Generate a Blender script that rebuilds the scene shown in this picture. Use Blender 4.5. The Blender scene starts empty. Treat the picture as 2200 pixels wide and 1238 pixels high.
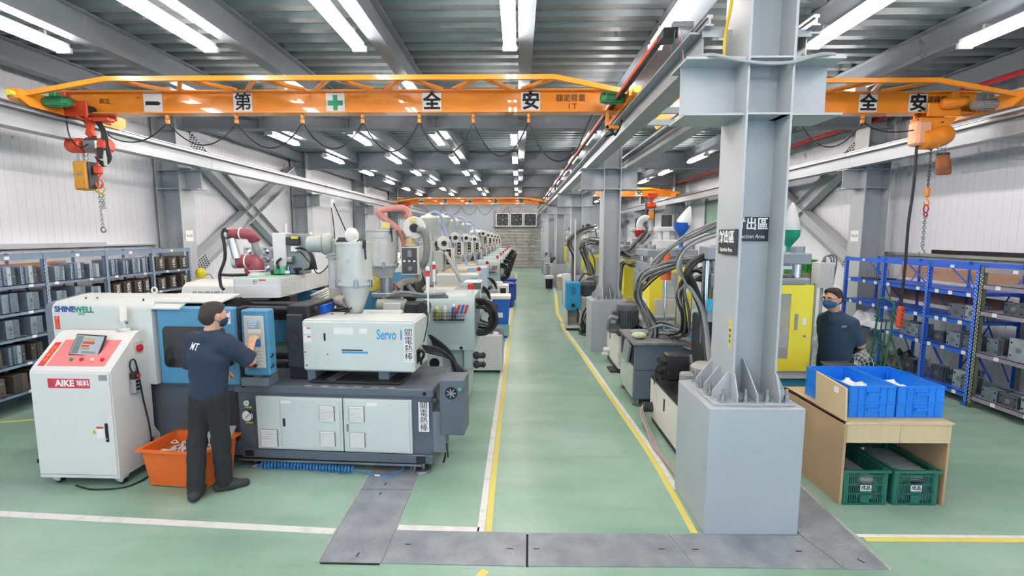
import bpy, bmesh, math, random
import numpy as np
from mathutils import Matrix, Vector
random.seed(7)
SC = bpy.context.scene
COL = SC.collection
PI = math.pi
R = math.radians
# ------------------------------------------------------------------ camera
cam = bpy.data.cameras.new('camera'); camo = bpy.data.objects.new('camera', cam); COL.objects.link(camo)
cam.sensor_width = 36.0; cam.lens = 1040.0 / 2200.0 * 36.0; cam.clip_start = 0.05; cam.clip_end = 200
camo.location = (0, 0, 2.25)
camo.rotation_euler = (PI / 2 - math.atan(115 / 1040), 0, math.atan(14 / 1040))
SC.camera = camo
# ------------------------------------------------------------------ world (daylight outside the open loading door behind the viewer)
w = bpy.data.worlds.new('world'); SC.world = w; w.use_nodes = True
bg = w.node_tree.nodes['Background']; bg.inputs[0].default_value = (0.50, 0.69, 1.0, 1); bg.inputs[1].default_value = 5.2
# ------------------------------------------------------------------ exposure
TUBE = 72.0            # strength of every fluorescent tube
SC.view_settings.view_transform = 'Standard'; SC.view_settings.look = 'None'
SC.view_settings.exposure = 0.0; SC.view_settings.gamma = 1.0; SC.view_settings.use_curve_mapping = False
SC.cycles.max_bounces = 6; SC.cycles.diffuse_bounces = 3; SC.cycles.glossy_bounces = 3; SC.cycles.transmission_bounces = 4
SC.cycles.caustics_reflective = False; SC.cycles.caustics_refractive = False
SC.cycles.use_adaptive_sampling = True; SC.cycles.adaptive_threshold = .15; SC.cycles.adaptive_min_samples = 12
SC.cycles.transparent_max_bounces = 8; SC.cycles.sample_clamp_indirect = 6.0
SC.cycles.use_denoising = True

# ------------------------------------------------------------------ materials
def lin(h):
    h = h.lstrip('#'); out = []
    for i in (0, 2, 4):
        c = int(h[i:i + 2], 16) / 255
        out.append(c / 12.92 if c <= .04045 else ((c + .055) / 1.055) ** 2.4)
    return (*out, 1)
MATS = {}
def mat(name, col, rough=.5, metal=0., var=.12, scale=3., bump=0., bscale=60., emit=0., trans=0., alpha=1., dirt=None, coat=0., spec=.5, stretch=None):
    if name in MATS: return MATS[name]
    m = bpy.data.materials.new(name); m.use_nodes = True; MATS[name] = m
    nt = m.node_tree; N = nt.nodes; L = nt.links; p = N['Principled BSDF']
    c = lin(col)
    p.inputs['Base Color'].default_value = c
    p.inputs['Roughness'].default_value = rough; p.inputs['Metallic'].default_value = metal
    p.inputs['Specular IOR Level'].default_value = spec
    if coat: p.inputs['Coat Weight'].default_value = coat
    if trans: p.inputs['Transmission Weight'].default_value = trans
    if alpha < 1: p.inputs['Alpha'].default_value = alpha
    if emit:
        p.inputs['Emission Color'].default_value = c; p.inputs['Emission Strength'].default_value = emit
        return m
    tc = N.new('ShaderNodeTexCoord'); src = tc.outputs['Object']
    if stretch:
        mp = N.new('ShaderNodeMapping'); mp.inputs['Scale'].default_value = stretch; L.new(src, mp.inputs[0]); src = mp.outputs[0]
    if var or dirt:
        n = N.new('ShaderNodeTexNoise'); n.inputs['Scale'].default_value = scale; n.inputs['Detail'].default_value = 5; n.inputs['Roughness'].default_value = .6
        L.new(src, n.inputs['Vector'])
        r = N.new('ShaderNodeValToRGB'); r.color_ramp.elements[0].position = .3; r.color_ramp.elements[1].position = .72
        if dirt:
            r.color_ramp.elements[0].color = lin(dirt); r.color_ramp.elements[1].color = c
            r.color_ramp.elements[0].position = .25; r.color_ramp.elements[1].position = .5
        else:
            r.color_ramp.elements[0].color = tuple(x * (1 - var) for x in c[:3]) + (1,)
            r.color_ramp.elements[1].color = tuple(min(1, x * (1 + var * .7)) for x in c[:3]) + (1,)
        L.new(n.outputs['Fac'], r.inputs[0]); L.new(r.outputs[0], p.inputs['Base Color'])
        mr = N.new('ShaderNodeMapRange'); mr.inputs[3].default_value = max(.03, rough - .07); mr.inputs[4].default_value = min(1, rough + .1)
        L.new(n.outputs['Fac'], mr.inputs[0]); L.new(mr.outputs[0], p.inputs['Roughness'])
    if bump:
        b = N.new('ShaderNodeTexNoise'); b.inputs['Scale'].default_value = bscale; b.inputs['Detail'].default_value = 3
        L.new(src, b.inputs['Vector'])
        bp = N.new('ShaderNodeBump'); bp.inputs['Strength'].default_value = bump; bp.inputs['Distance'].default_value = .01
        L.new(b.outputs['Fac'], bp.inputs['Height']); L.new(bp.outputs[0], p.inputs['Normal'])
    return m

STEEL = mat('grey_paint', '#a9b0b4', .42, var=.06, scale=1.5)
STEELD = mat('grey_beam_paint', '#7b858e', .5, var=.08, scale=1.5)
DECK = mat('galvanised_deck', '#788489', .42, .3, var=.1, scale=4)
WALLM = mat('white_panel', '#dcdfe6', .45, var=.03, scale=.6)
WALLB = mat('end_wall_paint', '#a9b3bd', .6, var=.04, scale=.5)
ORANGE = mat('crane_orange', '#f0942a', .3, var=.06, scale=2, coat=.7)
ORANGE2 = mat('hoist_orange', '#e58a25', .4, var=.08, scale=6)
REDP = mat('hoist_red', '#cf4a2c', .42, var=.12, scale=8)
BLACK = mat('black_rubber', '#1c1d20', .55, var=.1, scale=10)
BLACKP = mat('black_print', '#141416', .6, var=0)
WHITEP = mat('white_print', '#eef0f0', .6, var=0)
CHROME = mat('chrome', '#c9ced2', .18, 1., var=.05)
STEELM = mat('bare_steel', '#9b9fa3', .35, .85, var=.15, scale=12)
DARKM = mat('dark_metal', '#3b3e42', .5, .4, var=.25, scale=12)
GREASE = mat('greasy_iron', '#2e2f31', .45, .3, var=.3, scale=15)
GREENM = mat('motor_green', '#2f7d52', .4, var=.12, scale=9)
MGREEN = mat('machine_pale_green', '#cbd2cf', .38, var=.04, scale=2)
MWHITE = mat('machine_white', '#dcdedb', .4, var=.03, scale=2)
MAQUA = mat('machine_aqua', '#a9bbba', .38, var=.05, scale=2)
MSLATE = mat('machine_slate', '#59626d', .45, var=.08, scale=4)
MBLUE = mat('machine_blue', '#4f8fb4', .38, var=.05, scale=2)
HOPPER = mat('hopper_grey', '#bfc4c0', .4, .15, var=.1, scale=9)
GREYHOSE = mat('grey_hose', '#7e8282', .6, var=.12, scale=14)
TAPEW = mat('white_tape', '#dfe0de', .6, var=.12, scale=9, dirt='#bfc5bf')
TAPEY = mat('yellow_tape', '#dccf68', .6, var=.12, scale=9, dirt='#cfc78a')
RED = mat('signal_red', '#c8232a', .35, var=.05)
YELLOW = mat('sticker_yellow', '#d9cf4a', .55, var=.03)
PAPER = mat('paper', '#e6e7e6', .8, var=.03)

# ------------------------------------------------------------------ mesh helpers
KEEP = {'wire_basket', 'slot_holes', 'splice_bolts', 'far_wall_panels', 'sprue_tangle', 'end_bars', 'side_frame', 'end_frame', 'grille', 'cooling_fins'}
class MB:
    def __init__(s): s.v = []; s.f = []; s.M = None
    def at(s, M): s.M = M; return s
    def add(s, vs, fs):
        o = len(s.v)
        if s.M is not None: vs = [tuple(s.M @ Vector(p)) for p in vs]
        s.v += [tuple(p) for p in vs]; s.f += [tuple(i + o for i in f) for f in fs]; return s
    def box(s, x0, x1, y0, y1, z0, z1, b=0.):
        if x0 > x1: x0, x1 = x1, x0
        if y0 > y1: y0, y1 = y1, y0
        if z0 > z1: z0, z1 = z1, z0
        b = min(b, (x1 - x0) * .49, (y1 - y0) * .49, (z1 - z0) * .49)
        if b <= 0:
            vs = [(x, y, z) for x in (x0, x1) for y in (y0, y1) for z in (z0, z1)]
            return s.add(vs, [(0, 1, 3, 2), (4, 6, 7, 5), (0, 4, 5, 1), (2, 3, 7, 6), (0, 2, 6, 4), (1, 5, 7, 3)])
        vs = []; idx = {}
        X = (x0, x1); Y = (y0, y1); Z = (z0, z1); sg = (1, -1)
        for i in (0, 1):
            for j in (0, 1):
                for k in (0, 1):
                    cx, cy, cz = X[i], Y[j], Z[k]; dx, dy, dz = sg[i] * b, sg[j] * b, sg[k] * b
                    idx[i, j, k, 0] = len(vs); vs.append((cx, cy + dy, cz + dz))
                    idx[i, j, k, 1] = len(vs); vs.append((cx + dx, cy, cz + dz))
                    idx[i, j, k, 2] = len(vs); vs.append((cx + dx, cy + dy, cz))
        I = idx; fs = []
        for i in (0, 1):
            q = [I[i, 0, 0, 0], I[i, 0, 1, 0], I[i, 1, 1, 0], I[i, 1, 0, 0]]; fs.append(q if i == 0 else q[::-1])
            q = [I[0, i, 0, 1], I[1, i, 0, 1], I[1, i, 1, 1], I[0, i, 1, 1]]; fs.append(q if i == 0 else q[::-1])
            q = [I[0, 0, i, 2], I[0, 1, i, 2], I[1, 1, i, 2], I[1, 0, i, 2]]; fs.append(q if i == 0 else q[::-1])
        for i in (0, 1):
            for j in (0, 1):
                p = (i + j) % 2
                q = [I[i, j, 0, 0], I[i, j, 0, 1], I[i, j, 1, 1], I[i, j, 1, 0]]; fs.append(q if p == 0 else q[::-1])
                q = [I[i, 0, j, 0], I[i, 1, j, 0], I[i, 1, j, 2], I[i, 0, j, 2]]; fs.append(q[::-1] if p else q)
                q = [I[0, i, j, 1], I[0, i, j, 2], I[1, i, j, 2], I[1, i, j, 1]]; fs.append(q if p == 0 else q[::-1])
                for k in (0, 1):
                    t = [I[i, j, k, 0], I[i, j, k, 2], I[i, j, k, 1]]; fs.append(t if (i + j + k) % 2 == 0 else t[::-1])
        return s.add(vs, fs)
    def cyl(s, p0, p1, r, r2=None, n=16, cap=True):
        r2 = r if r2 is None else r2
        p0 = Vector(p0); p1 = Vector(p1); d = (p1 - p0).normalized()
        a = d.orthogonal().normalized(); b = d.cross(a)
        vs = []
        for p, rr in ((p0, r), (p1, r2)):
            for i in range(n):
                t = 2 * PI * i / n; vs.append(p + a * (rr * math.cos(t)) + b * (rr * math.sin(t)))
        fs = [(i, (i + 1) % n, n + (i + 1) % n, n + i) for i in range(n)]
        if cap: fs += [tuple(range(n))[::-1], tuple(range(n, 2 * n))]
        return s.add(vs, fs)
    def bar(s, p0, p1, w, h=None, up=(0, 0, 1)):
        """rectangular bar from p0 to p1: w sideways, h along up"""
        h = w if h is None else h
        p0 = Vector(p0); p1 = Vector(p1); d = (p1 - p0).normalized(); u = Vector(up)
        sx = d.cross(u)
        if sx.length < 1e-4: sx = d.orthogonal()
        sx.normalize(); uz = sx.cross(d).normalized()
        vs = [p + sx * (a * w / 2) + uz * (c * h / 2) for p in (p0, p1) for a, c in ((-1, -1), (1, -1), (1, 1), (-1, 1))]
        return s.add(vs, [(3, 2, 1, 0), (4, 5, 6, 7), (0, 1, 5, 4), (1, 2, 6, 5), (2, 3, 7, 6), (3, 0, 4, 7)])
    def tube(s, pts, r, n=8, res=6, smooth=True, cap=True, closed=False, ridge=0.):
        pts = [Vector(p) for p in pts]
        if smooth and len(pts) > 2:
            q = []; m = len(pts)
            for i in range(m if closed else m - 1):
                if closed: p0, p1, p2, p3 = (pts[(i + k - 1) % m] for k in range(4))
                else: p0 = pts[max(i - 1, 0)]; p1 = pts[i]; p2 = pts[i + 1]; p3 = pts[min(i + 2, m - 1)]
                for k in range(res):
                    t = k / res
                    q.append(.5 * ((2 * p1) + (p2 - p0) * t + (2 * p0 - 5 * p1 + 4 * p2 - p3) * t * t + (3 * p1 - p0 - 3 * p2 + p3) * t ** 3))
            if not closed: q.append(pts[-1])
            pts = q
        m = len(pts); vs = []; a = None
        for i, p in enumerate(pts):
            if closed: d = pts[(i + 1) % m] - pts[i - 1]
            else: d = pts[min(i + 1, m - 1)] - pts[max(i - 1, 0)]
            if d.length < 1e-9: d = Vector((0, 0, 1))
            d.normalize()
            if a is None: a = d.orthogonal().normalized()
            else:
                a = a - d * a.dot(d)
                a = a.normalized() if a.length > 1e-6 else d.orthogonal().normalized()
            b = d.cross(a); rr = r * (1 + ridge * (1 if i % 2 else -1))
            vs += [p + a * (rr * math.cos(2 * PI * k / n)) + b * (rr * math.sin(2 * PI * k / n)) for k in range(n)]
        fs = []
        for i in range(m if closed else m - 1):
            for k in range(n):
                j = (i + 1) % m
                fs.append((i * n + k, i * n + (k + 1) % n, j * n + (k + 1) % n, j * n + k))
        if cap and not closed: fs += [tuple(range(n))[::-1], tuple(range((m - 1) * n, m * n))]
        return s.add(vs, fs)
    def lathe(s, prof, c=(0, 0, 0), n=24, axis=(0, 0, 1), cap=True):
        d = Vector(axis).normalized(); a = d.orthogonal().normalized() if abs(d.z) < .99 else Vector((1, 0, 0)); b = d.cross(a); c = Vector(c)
        vs = []
        for r, z in prof:
            vs += [c + d * z + a * (r * math.cos(2 * PI * k / n)) + b * (r * math.sin(2 * PI * k / n)) for k in range(n)]
        m = len(prof); fs = [(i * n + k, i * n + (k + 1) % n, (i + 1) * n + (k + 1) % n, (i + 1) * n + k) for i in range(m - 1) for k in range(n)]
        if cap: fs += [tuple(range(n))[::-1], tuple(range((m - 1) * n, m * n))]
        return s.add(vs, fs)
    def prism(s, poly, plane, a0, a1):
        """poly in the plane ('xz','yz','xy') extruded along the third axis from a0 to a1"""
        def P(u, v, w): return {'xz': (u, w, v), 'yz': (w, u, v), 'xy': (u, v, w)}[plane]
        n = len(poly)
        vs = [P(u, v, a0) for u, v in poly] + [P(u, v, a1) for u, v in poly]
        fs = [tuple(range(n)), tuple(range(n, 2 * n))[::-1]] + [(i, i + n, (i + 1) % n + n, (i + 1) % n) for i in range(n)]
        return s.add(vs, fs)
    def torus(s, c, R_, r, axis=(0, 0, 1), n=20, k=8, sx=1., squash=None):
        d = Vector(axis).normalized(); a = d.orthogonal().normalized(); b = d.cross(a); c = Vector(c)
        if squash: a = Vector(squash).normalized(); b = d.cross(a)
        return s.tube([c + a * (R_ * sx * math.cos(2 * PI * i / n)) + b * (R_ * math.sin(2 * PI * i / n)) for i in range(n)], r, k, smooth=False, closed=True)
    def sphere(s, c, r, n=16, m=8, sz=(1, 1, 1)):
        vs = []; fs = []
        for j in range(1, m):
            t = PI * j / m
            for i in range(n): vs.append((c[0] + r * sz[0] * math.sin(t) * math.cos(2 * PI * i / n), c[1] + r * sz[1] * math.sin(t) * math.sin(2 * PI * i / n), c[2] + r * sz[2] * math.cos(t)))
        top = len(vs); vs.append((c[0], c[1], c[2] + r * sz[2])); bot = top + 1; vs.append((c[0], c[1], c[2] - r * sz[2]))
        for j in range(m - 2):
            for i in range(n): fs.append((j * n + i, (j + 1) * n + i, (j + 1) * n + (i + 1) % n, j * n + (i + 1) % n))
        for i in range(n):
            fs.append((top, i, (i + 1) % n)); fs.append((bot, (m - 2) * n + (i + 1) % n, (m - 2) * n + i))
        return s.add(vs, fs)
    def mesh(s, name, m, smooth=True, ang=35):
        me = bpy.data.meshes.new(name); me.from_pydata(s.v, [], s.f); me.materials.append(m)
        bm = bmesh.new(); bm.from_mesh(me); bmesh.ops.recalc_face_normals(bm, faces=bm.faces); bm.to_mesh(me); bm.free()
        if smooth:
            me.polygons.foreach_set('use_smooth', [True] * len(me.polygons)); me.set_sharp_from_angle(angle=R(ang))
        return me
    def islands(s):
        n = len(s.v); par = list(range(n))
        def fd(a):
            while par[a] != a: par[a] = par[par[a]]; a = par[a]
            return a
        for f in s.f:
            r0 = fd(f[0])
            for k in f[1:]: par[fd(k)] = r0
        g = {}
        for i in range(n): g.setdefault(fd(i), []).append(i)
        return list(g.values())
    def pieces(s, each=False):
        isl = s.islands(); k = len(isl)
        if k < 2 or k > 400: return [s]
        P = np.array(s.v); lo = np.array([P[i].min(0) for i in isl]); hi = np.array([P[i].max(0) for i in isl]); size = (hi - lo).max(1)
        if each: lab = list(range(k))
        else:
            gap = np.maximum(0, np.maximum(lo[:, None] - hi[None], lo[None] - hi[:, None])); near = np.sqrt((gap ** 2).sum(2)) <= np.maximum(.02, .5 * np.maximum(size[:, None], size[None]))
            lab = [-1] * k; c = 0
            for i in range(k):
                if lab[i] >= 0: continue
                st = [i]; lab[i] = c
                while st:
                    a = st.pop()
                    for b in np.nonzero(near[a])[0]:
                        if lab[b] < 0: lab[b] = c; st.append(int(b))
                c += 1
        if max(lab) == 0: return [s]
        out = []
        where = {}
        for j, i in enumerate(isl):
            for v in i: where[v] = lab[j]
        for c in range(max(lab) + 1):
            o = MB(); idx = {}
            for j, i in enumerate(isl):
                if lab[j] == c:
                    for v in i: idx[v] = len(o.v); o.v.append(s.v[v])
            o.f = [tuple(idx[v] for v in f) for f in s.f if where[f[0]] == c]
            out.append(o)
        return out
    def build(s, name, m, parent=None, loc=None, rot=None, smooth=True, ang=35):
        if parent is not None and name not in KEEP:
            each = name.endswith(('cables', 'hoses', '_feet')) and name not in ('dress_pack',)
            ps = s.pieces(each)
            if len(ps) > 1:
                nm = {'levelling_feet': 'levelling_foot'}.get(name, name[:-1] if each else name)
                obs = [link(nm, p.mesh(nm, m, smooth, ang), parent, loc, rot) for p in ps]
                return obs[0]
        return link(name, s.mesh(name, m, smooth, ang), parent, loc, rot)

CHILD = {}
def link(name, me, parent=None, loc=None, rot=None):
    o = bpy.data.objects.new(name, me); COL.objects.link(o)
    if parent: o.parent = parent; CHILD.setdefault(parent.name, []).append(o)
    if loc: o.location = loc
    if rot: o.rotation_euler = rot
    return o
def tag(o, label=None, cat=None, group=None, kind=None):
    if label: o['label'] = label
    if cat: o['category'] = cat
    if group: o['group'] = group
    if kind: o['kind'] = kind
    return o
def thing(name, label, cat, loc=(0, 0, 0), rz=0., group=None):
    o = bpy.data.objects.new(name, None); COL.objects.link(o); o.empty_display_size = .1
    o.location = loc; o.rotation_euler = (0, 0, R(rz)); return tag(o, label, cat, group)
def dup(root, loc=None, rz=None, label=None, group=None, scale=None):
    def cp(o, par):
        c = o.copy(); COL.objects.link(c); c.parent = par
        if par: CHILD.setdefault(par.name, []).append(c)
        for ch in KIDS(o): cp(ch, c)
        return c
    r = cp(root, None)
    if loc is not None: r.location = loc
    if rz is not None: r.rotation_euler = (0, 0, R(rz))
    if scale is not None: r.scale = scale if hasattr(scale, '__len__') else (scale,) * 3
    if label: r['label'] = label
    if group: r['group'] = group
    return r
def KIDS(o): return CHILD.get(o.name, [])
def box(name, m, parent, x0, x1, y0, y1, z0, z1, b=.004):
    return MB().box(x0, x1, y0, y1, z0, z1, b).build(name, m, parent)
def text(body, size, m, parent, loc, rot=(PI / 2, 0, 0), name='lettering', off=0., ext=.0012, sx=1., shear=0., align='CENTER', space=1., line=1.):
    cu = bpy.data.curves.new('t', 'FONT'); cu.body = body; cu.size = size; cu.align_x = align; cu.align_y = 'CENTER'
    cu.extrude = ext; cu.offset = off; cu.shear = shear; cu.space_character = space; cu.space_line = line; cu.resolution_u = 3
    t = bpy.data.objects.new('t', cu)
    me = bpy.data.meshes.new_from_object(t); me.name = name
    bpy.data.objects.remove(t); bpy.data.curves.remove(cu)
    me.materials.clear(); me.materials.append(m)
    o = link(name, me, parent, loc, rot)
    if sx != 1: o.scale = (sx, 1, 1)
    return o
ORD = ['first', 'second', 'third', 'fourth', 'fifth', 'sixth', 'seventh', 'eighth', 'ninth', 'tenth', 'eleventh', 'twelfth', 'thirteenth', 'fourteenth', 'fifteenth', 'sixteenth', 'seventeenth', 'eighteenth', 'nineteenth', 'twentieth']
# ================================================================== STRUCTURE
XL, XR, YB, YF = -7.05, 7.25, -7.0, 32.7      # room shell
ZD = 4.75                                      # underside of the roof deck
COLY = [3.79, 9.55, 15.2, 20.85, 26.5]
ALLY = [-1.9] + COLY + [32.2]

def floor_material():
    m = bpy.data.materials.new('green_epoxy'); m.use_nodes = True
    nt = m.node_tree; N = nt.nodes; L = nt.links; p = N['Principled BSDF']
    tc = N.new('ShaderNodeTexCoord')
    n1 = N.new('ShaderNodeTexNoise'); n1.inputs['Scale'].default_value = .55; n1.inputs['Detail'].default_value = 6; n1.inputs['Roughness'].default_value = .62
    L.new(tc.outputs['Object'], n1.inputs['Vector'])
    r1 = N.new('ShaderNodeValToRGB'); e = r1.color_ramp.elements
    e[0].position = .3; e[0].color = lin('#79a48b'); e[1].position = .7; e[1].color = lin('#a8c1b5')
    L.new(n1.outputs['Fac'], r1.inputs[0])
    mp = N.new('ShaderNodeMapping'); mp.inputs['Scale'].default_value = (.25, 2.2, 1); L.new(tc.outputs['Object'], mp.inputs[0])
    n2 = N.new('ShaderNodeTexNoise'); n2.inputs['Scale'].default_value = 1.6; n2.inputs['Detail'].default_value = 7; L.new(mp.outputs[0], n2.inputs['Vector'])
    r2 = N.new('ShaderNodeValToRGB'); e = r2.color_ramp.elements; e[0].position = .34; e[0].color = (.72, .72, .72, 1); e[1].position = .56; e[1].color = (1, 1, 1, 1)
    L.new(n2.outputs['Fac'], r2.inputs[0])
    n3 = N.new('ShaderNodeTexNoise'); n3.inputs['Scale'].default_value = 14; n3.inputs['Detail'].default_value = 4; L.new(tc.outputs['Object'], n3.inputs['Vector'])
    r3 = N.new('ShaderNodeValToRGB'); e = r3.color_ramp.elements; e[0].position = .25; e[0].color = (.8, .8, .8, 1); e[1].position = .42; e[1].color = (1, 1, 1, 1)
    L.new(n3.outputs['Fac'], r3.inputs[0])
    mx = N.new('ShaderNodeMix'); mx.data_type = 'RGBA'; mx.blend_type = 'MULTIPLY'; mx.inputs[0].default_value = .6
    L.new(r1.outputs[0], mx.inputs[6]); L.new(r2.outputs[0], mx.inputs[7])
    my = N.new('ShaderNodeMix'); my.data_type = 'RGBA'; my.blend_type = 'MULTIPLY'; my.inputs[0].default_value = .5
    L.new(mx.outputs[2], my.inputs[6]); L.new(r3.outputs[0], my.inputs[7]); L.new(my.outputs[2], p.inputs['Base Color'])
    mr = N.new('ShaderNodeMapRange'); mr.inputs[3].default_value = .2; mr.inputs[4].default_value = .46; L.new(n2.outputs['Fac'], mr.inputs[0]); L.new(mr.outputs[0], p.inputs['Roughness'])
    bp = N.new('ShaderNodeBump'); bp.inputs['Strength'].default_value = .12; bp.inputs['Distance'].default_value = .01
    L.new(n2.outputs['Fac'], bp.inputs['Height']); L.new(bp.outputs[0], p.inputs['Normal'])
    return m
FLOORM = floor_material()
floor = tag(MB().box(XL - .15, XR + .15, YB, YF + .15, -.12, 0).build('floor', FLOORM), 'glossy pale green epoxy factory floor', None, None, 'structure')

def plate_material():
    m = bpy.data.materials.new('tread_plate'); m.use_nodes = True
    nt = m.node_tree; N = nt.nodes; L = nt.links; p = N['Principled BSDF']
    p.inputs['Roughness'].default_value = .42; p.inputs['Metallic'].default_value = .2
    tc = N.new('ShaderNodeTexCoord')
    n = N.new('ShaderNodeTexNoise'); n.inputs['Scale'].default_value = 5; n.inputs['Detail'].default_value = 6; L.new(tc.outputs['Object'], n.inputs['Vector'])
    r = N.new('ShaderNodeValToRGB'); e = r.color_ramp.elements; e[0].position = .3; e[0].color = lin('#7d858d'); e[1].position = .7; e[1].color = lin('#9ca3a9')
    L.new(n.outputs['Fac'], r.inputs[0]); L.new(r.outputs[0], p.inputs['Base Color'])
    # raised lozenges: two families of short bars
    def fam(rot, off):
        mp = N.new('ShaderNodeMapping'); mp.inputs['Rotation'].default_value = (0, 0, rot); mp.inputs['Location'].default_value = (off, off, 0); mp.inputs['Scale'].default_value = (18, 34, 1)
        L.new(tc.outputs['Object'], mp.inputs[0])
        v = N.new('ShaderNodeTexVoronoi'); v.voronoi_dimensions = '2D'; v.inputs['Scale'].default_value = 1; v.inputs['Randomness'].default_value = 0.05
        L.new(mp.outputs[0], v.inputs['Vector'])
        s = N.new('ShaderNodeMapRange'); s.inputs[1].default_value = .2; s.inputs[2].default_value = .3; s.inputs[3].default_value = 1; s.inputs[4].default_value = 0
        L.new(v.outputs['Distance'], s.inputs[0]); return s
    a = fam(R(35), 0); 
    bp = N.new('ShaderNodeBump'); bp.inputs['Strength'].default_value = .28; bp.inputs['Distance'].default_value = .004
    L.new(a.outputs[0], bp.inputs['Height']); L.new(bp.outputs[0], p.inputs['Normal'])
    return m
PLATE = plate_material()
SLOT = mat('slot_dark', '#15161a', .8, var=0)
def steel_plate(poly, slots):
    o = MB().prism(poly, 'xy', .0005, .006).build('steel_plate', PLATE, floor, smooth=False)
    for (x, y, a) in slots:
        MB().at(Matrix.Translation((x, y, 0)) @ Matrix.Rotation(R(a), 4, 'Z')).box(-.022, .022, -.005, .005, .005, .0068).build('lifting_slot', SLOT, o, smooth=False)
    return o
steel_plate([(-1.37, 3.09), (-.945, 3.085), (-.94, 3.46), (-.94, 4.045), (-1.395, 4.045)], [(-1.13, 3.17, 80), (-1.2, 3.98, 80)])
steel_plate([(-1.395, 4.055), (-.94, 4.055), (-.945, 4.9), (-1.40, 4.9)], [(-1.2, 4.14, 80)])
steel_plate([(-.935, 3.085), (.045, 3.07), (.06, 3.44), (-.935, 3.46)], [(-.8, 3.29, 0), (-.06, 3.25, 0)])
steel_plate([(.068, 3.07), (1.195, 3.075), (1.125, 3.44), (.078, 3.44)], [(.13, 3.25, 0), (1.03, 3.26, 0)])
steel_plate([(1.205, 3.075), (2.20, 3.07), (2.115, 3.435), (1.135, 3.44)], [(1.27, 3.26, 0), (2.0, 3.25, 0)])
steel_plate([(2.21, 3.07), (2.50, 3.07), (2.53, 4.2), (2.54, 5.4), (2.13, 5.4), (2.125, 3.44)], [(2.37, 3.15, 115)])
MB().bar((.061, 3.065, .004), (.07, 3.42, .004), .016, .005).build('joint_gap', SLOT, floor)
MB().bar((-1.36, 3.082, .003), (-.95, 3.077, .003), .012, .004).build('joint_gap', SLOT, floor)
KERB = mat('grout_pale', '#a9b3ad', .8, var=.2, scale=20)
MB().tube([(2.515, 3.06, 0), (2.545, 4.2, 0), (2.56, 5.4, 0)], .013, 6).build('channel_edge', KERB, floor)
MB().tube([(-1.385, 3.09, 0), (-1.41, 4.5, 0)], .008, 6).build('channel_edge', KERB, floor)
MB().tube([(-.932, 3.47, 0), (-.932, 4.5, 0)], .006, 6).build('channel_edge', KERB, floor)

def tape(pts, wd, m, z=.0015):
    pts = [Vector((x, y, 0)) for x, y in pts]; vs = []; n = len(pts)
    for i, p in enumerate(pts):
        d = (pts[min(i + 1, n - 1)] - pts[max(i - 1, 0)]).normalized(); s = Vector((d.y, -d.x, 0))
        vs += [p - s * wd / 2 + Vector((0, 0, z)), p + s * wd / 2 + Vector((0, 0, z))]
    b = MB().add(vs, [(2 * i, 2 * i + 1, 2 * i + 3, 2 * i + 2) for i in range(n - 1)])
    return b.build('floor_tape', m, floor, smooth=False)
def cr(pts, res=8):
    q = []
    for i in range(len(pts) - 1):
        p0 = pts[max(i - 1, 0)]; p1 = pts[i]; p2 = pts[i + 1]; p3 = pts[min(i + 2, len(pts) - 1)]
        for k in range(res):
            t = k / res
            q.append(tuple(.5 * (2 * b + (c - a) * t + (2 * a - 5 * b + 4 * c - d) * t * t + (3 * b - a - 3 * c + d) * t ** 3) for a, b, c, d in zip(p0, p1, p2, p3)))
    return q + [pts[-1]]
tape([(-7, 3.86), (-4.2, 3.64), (-1.40, 3.445)], .075, TAPEW)
tape([(-.935, 3.50), (-.30, 3.475)], .07, TAPEW)
La = [(-.285, 3.455), (-.285, 5.06), (-.265, 8.33), (-.225, 14.9), (-.165, 24.4), (-.15, 28)]
tape(cr(La), .055, TAPEW); tape(cr([(x + .057, y) for x, y in La]), .052, TAPEY)
Rb = [(1.405, 4.1), (1.405, 4.9), (1.34, 6.4), (1.27, 8.3), (1.20, 9.9), (1.13, 11.4), (1.15, 12.2)]
Ra = [(1.335, 3.46)] + [(x - .055, y) for x, y in Rb]
tape(cr(Ra), .055, TAPEY); tape(cr(Rb), .05, TAPEW)
tape(cr([(1.15, 12.4), (1.12, 13.6), (1.2, 15), (1.36, 17.4), (1.4, 18.2)]), .1, TAPEY)
tape(cr([(1.42, 18.3), (1.5, 20.4), (1.58, 22.5), (1.62, 26)]), .09, TAPEW)
tape([(2.545, 3.445), (7.2, 3.445)], .035, TAPEW); tape([(2.575, 3.40), (7.2, 3.405)], .05, TAPEY)
tape([(-.22, 3.03), (-.50, 2.5)], .055, TAPEY)
tape([(-7, 5.3), (-5.0, 5.9)], .05, TAPEY)
# black wet marks on the floor are in the epoxy material

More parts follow.
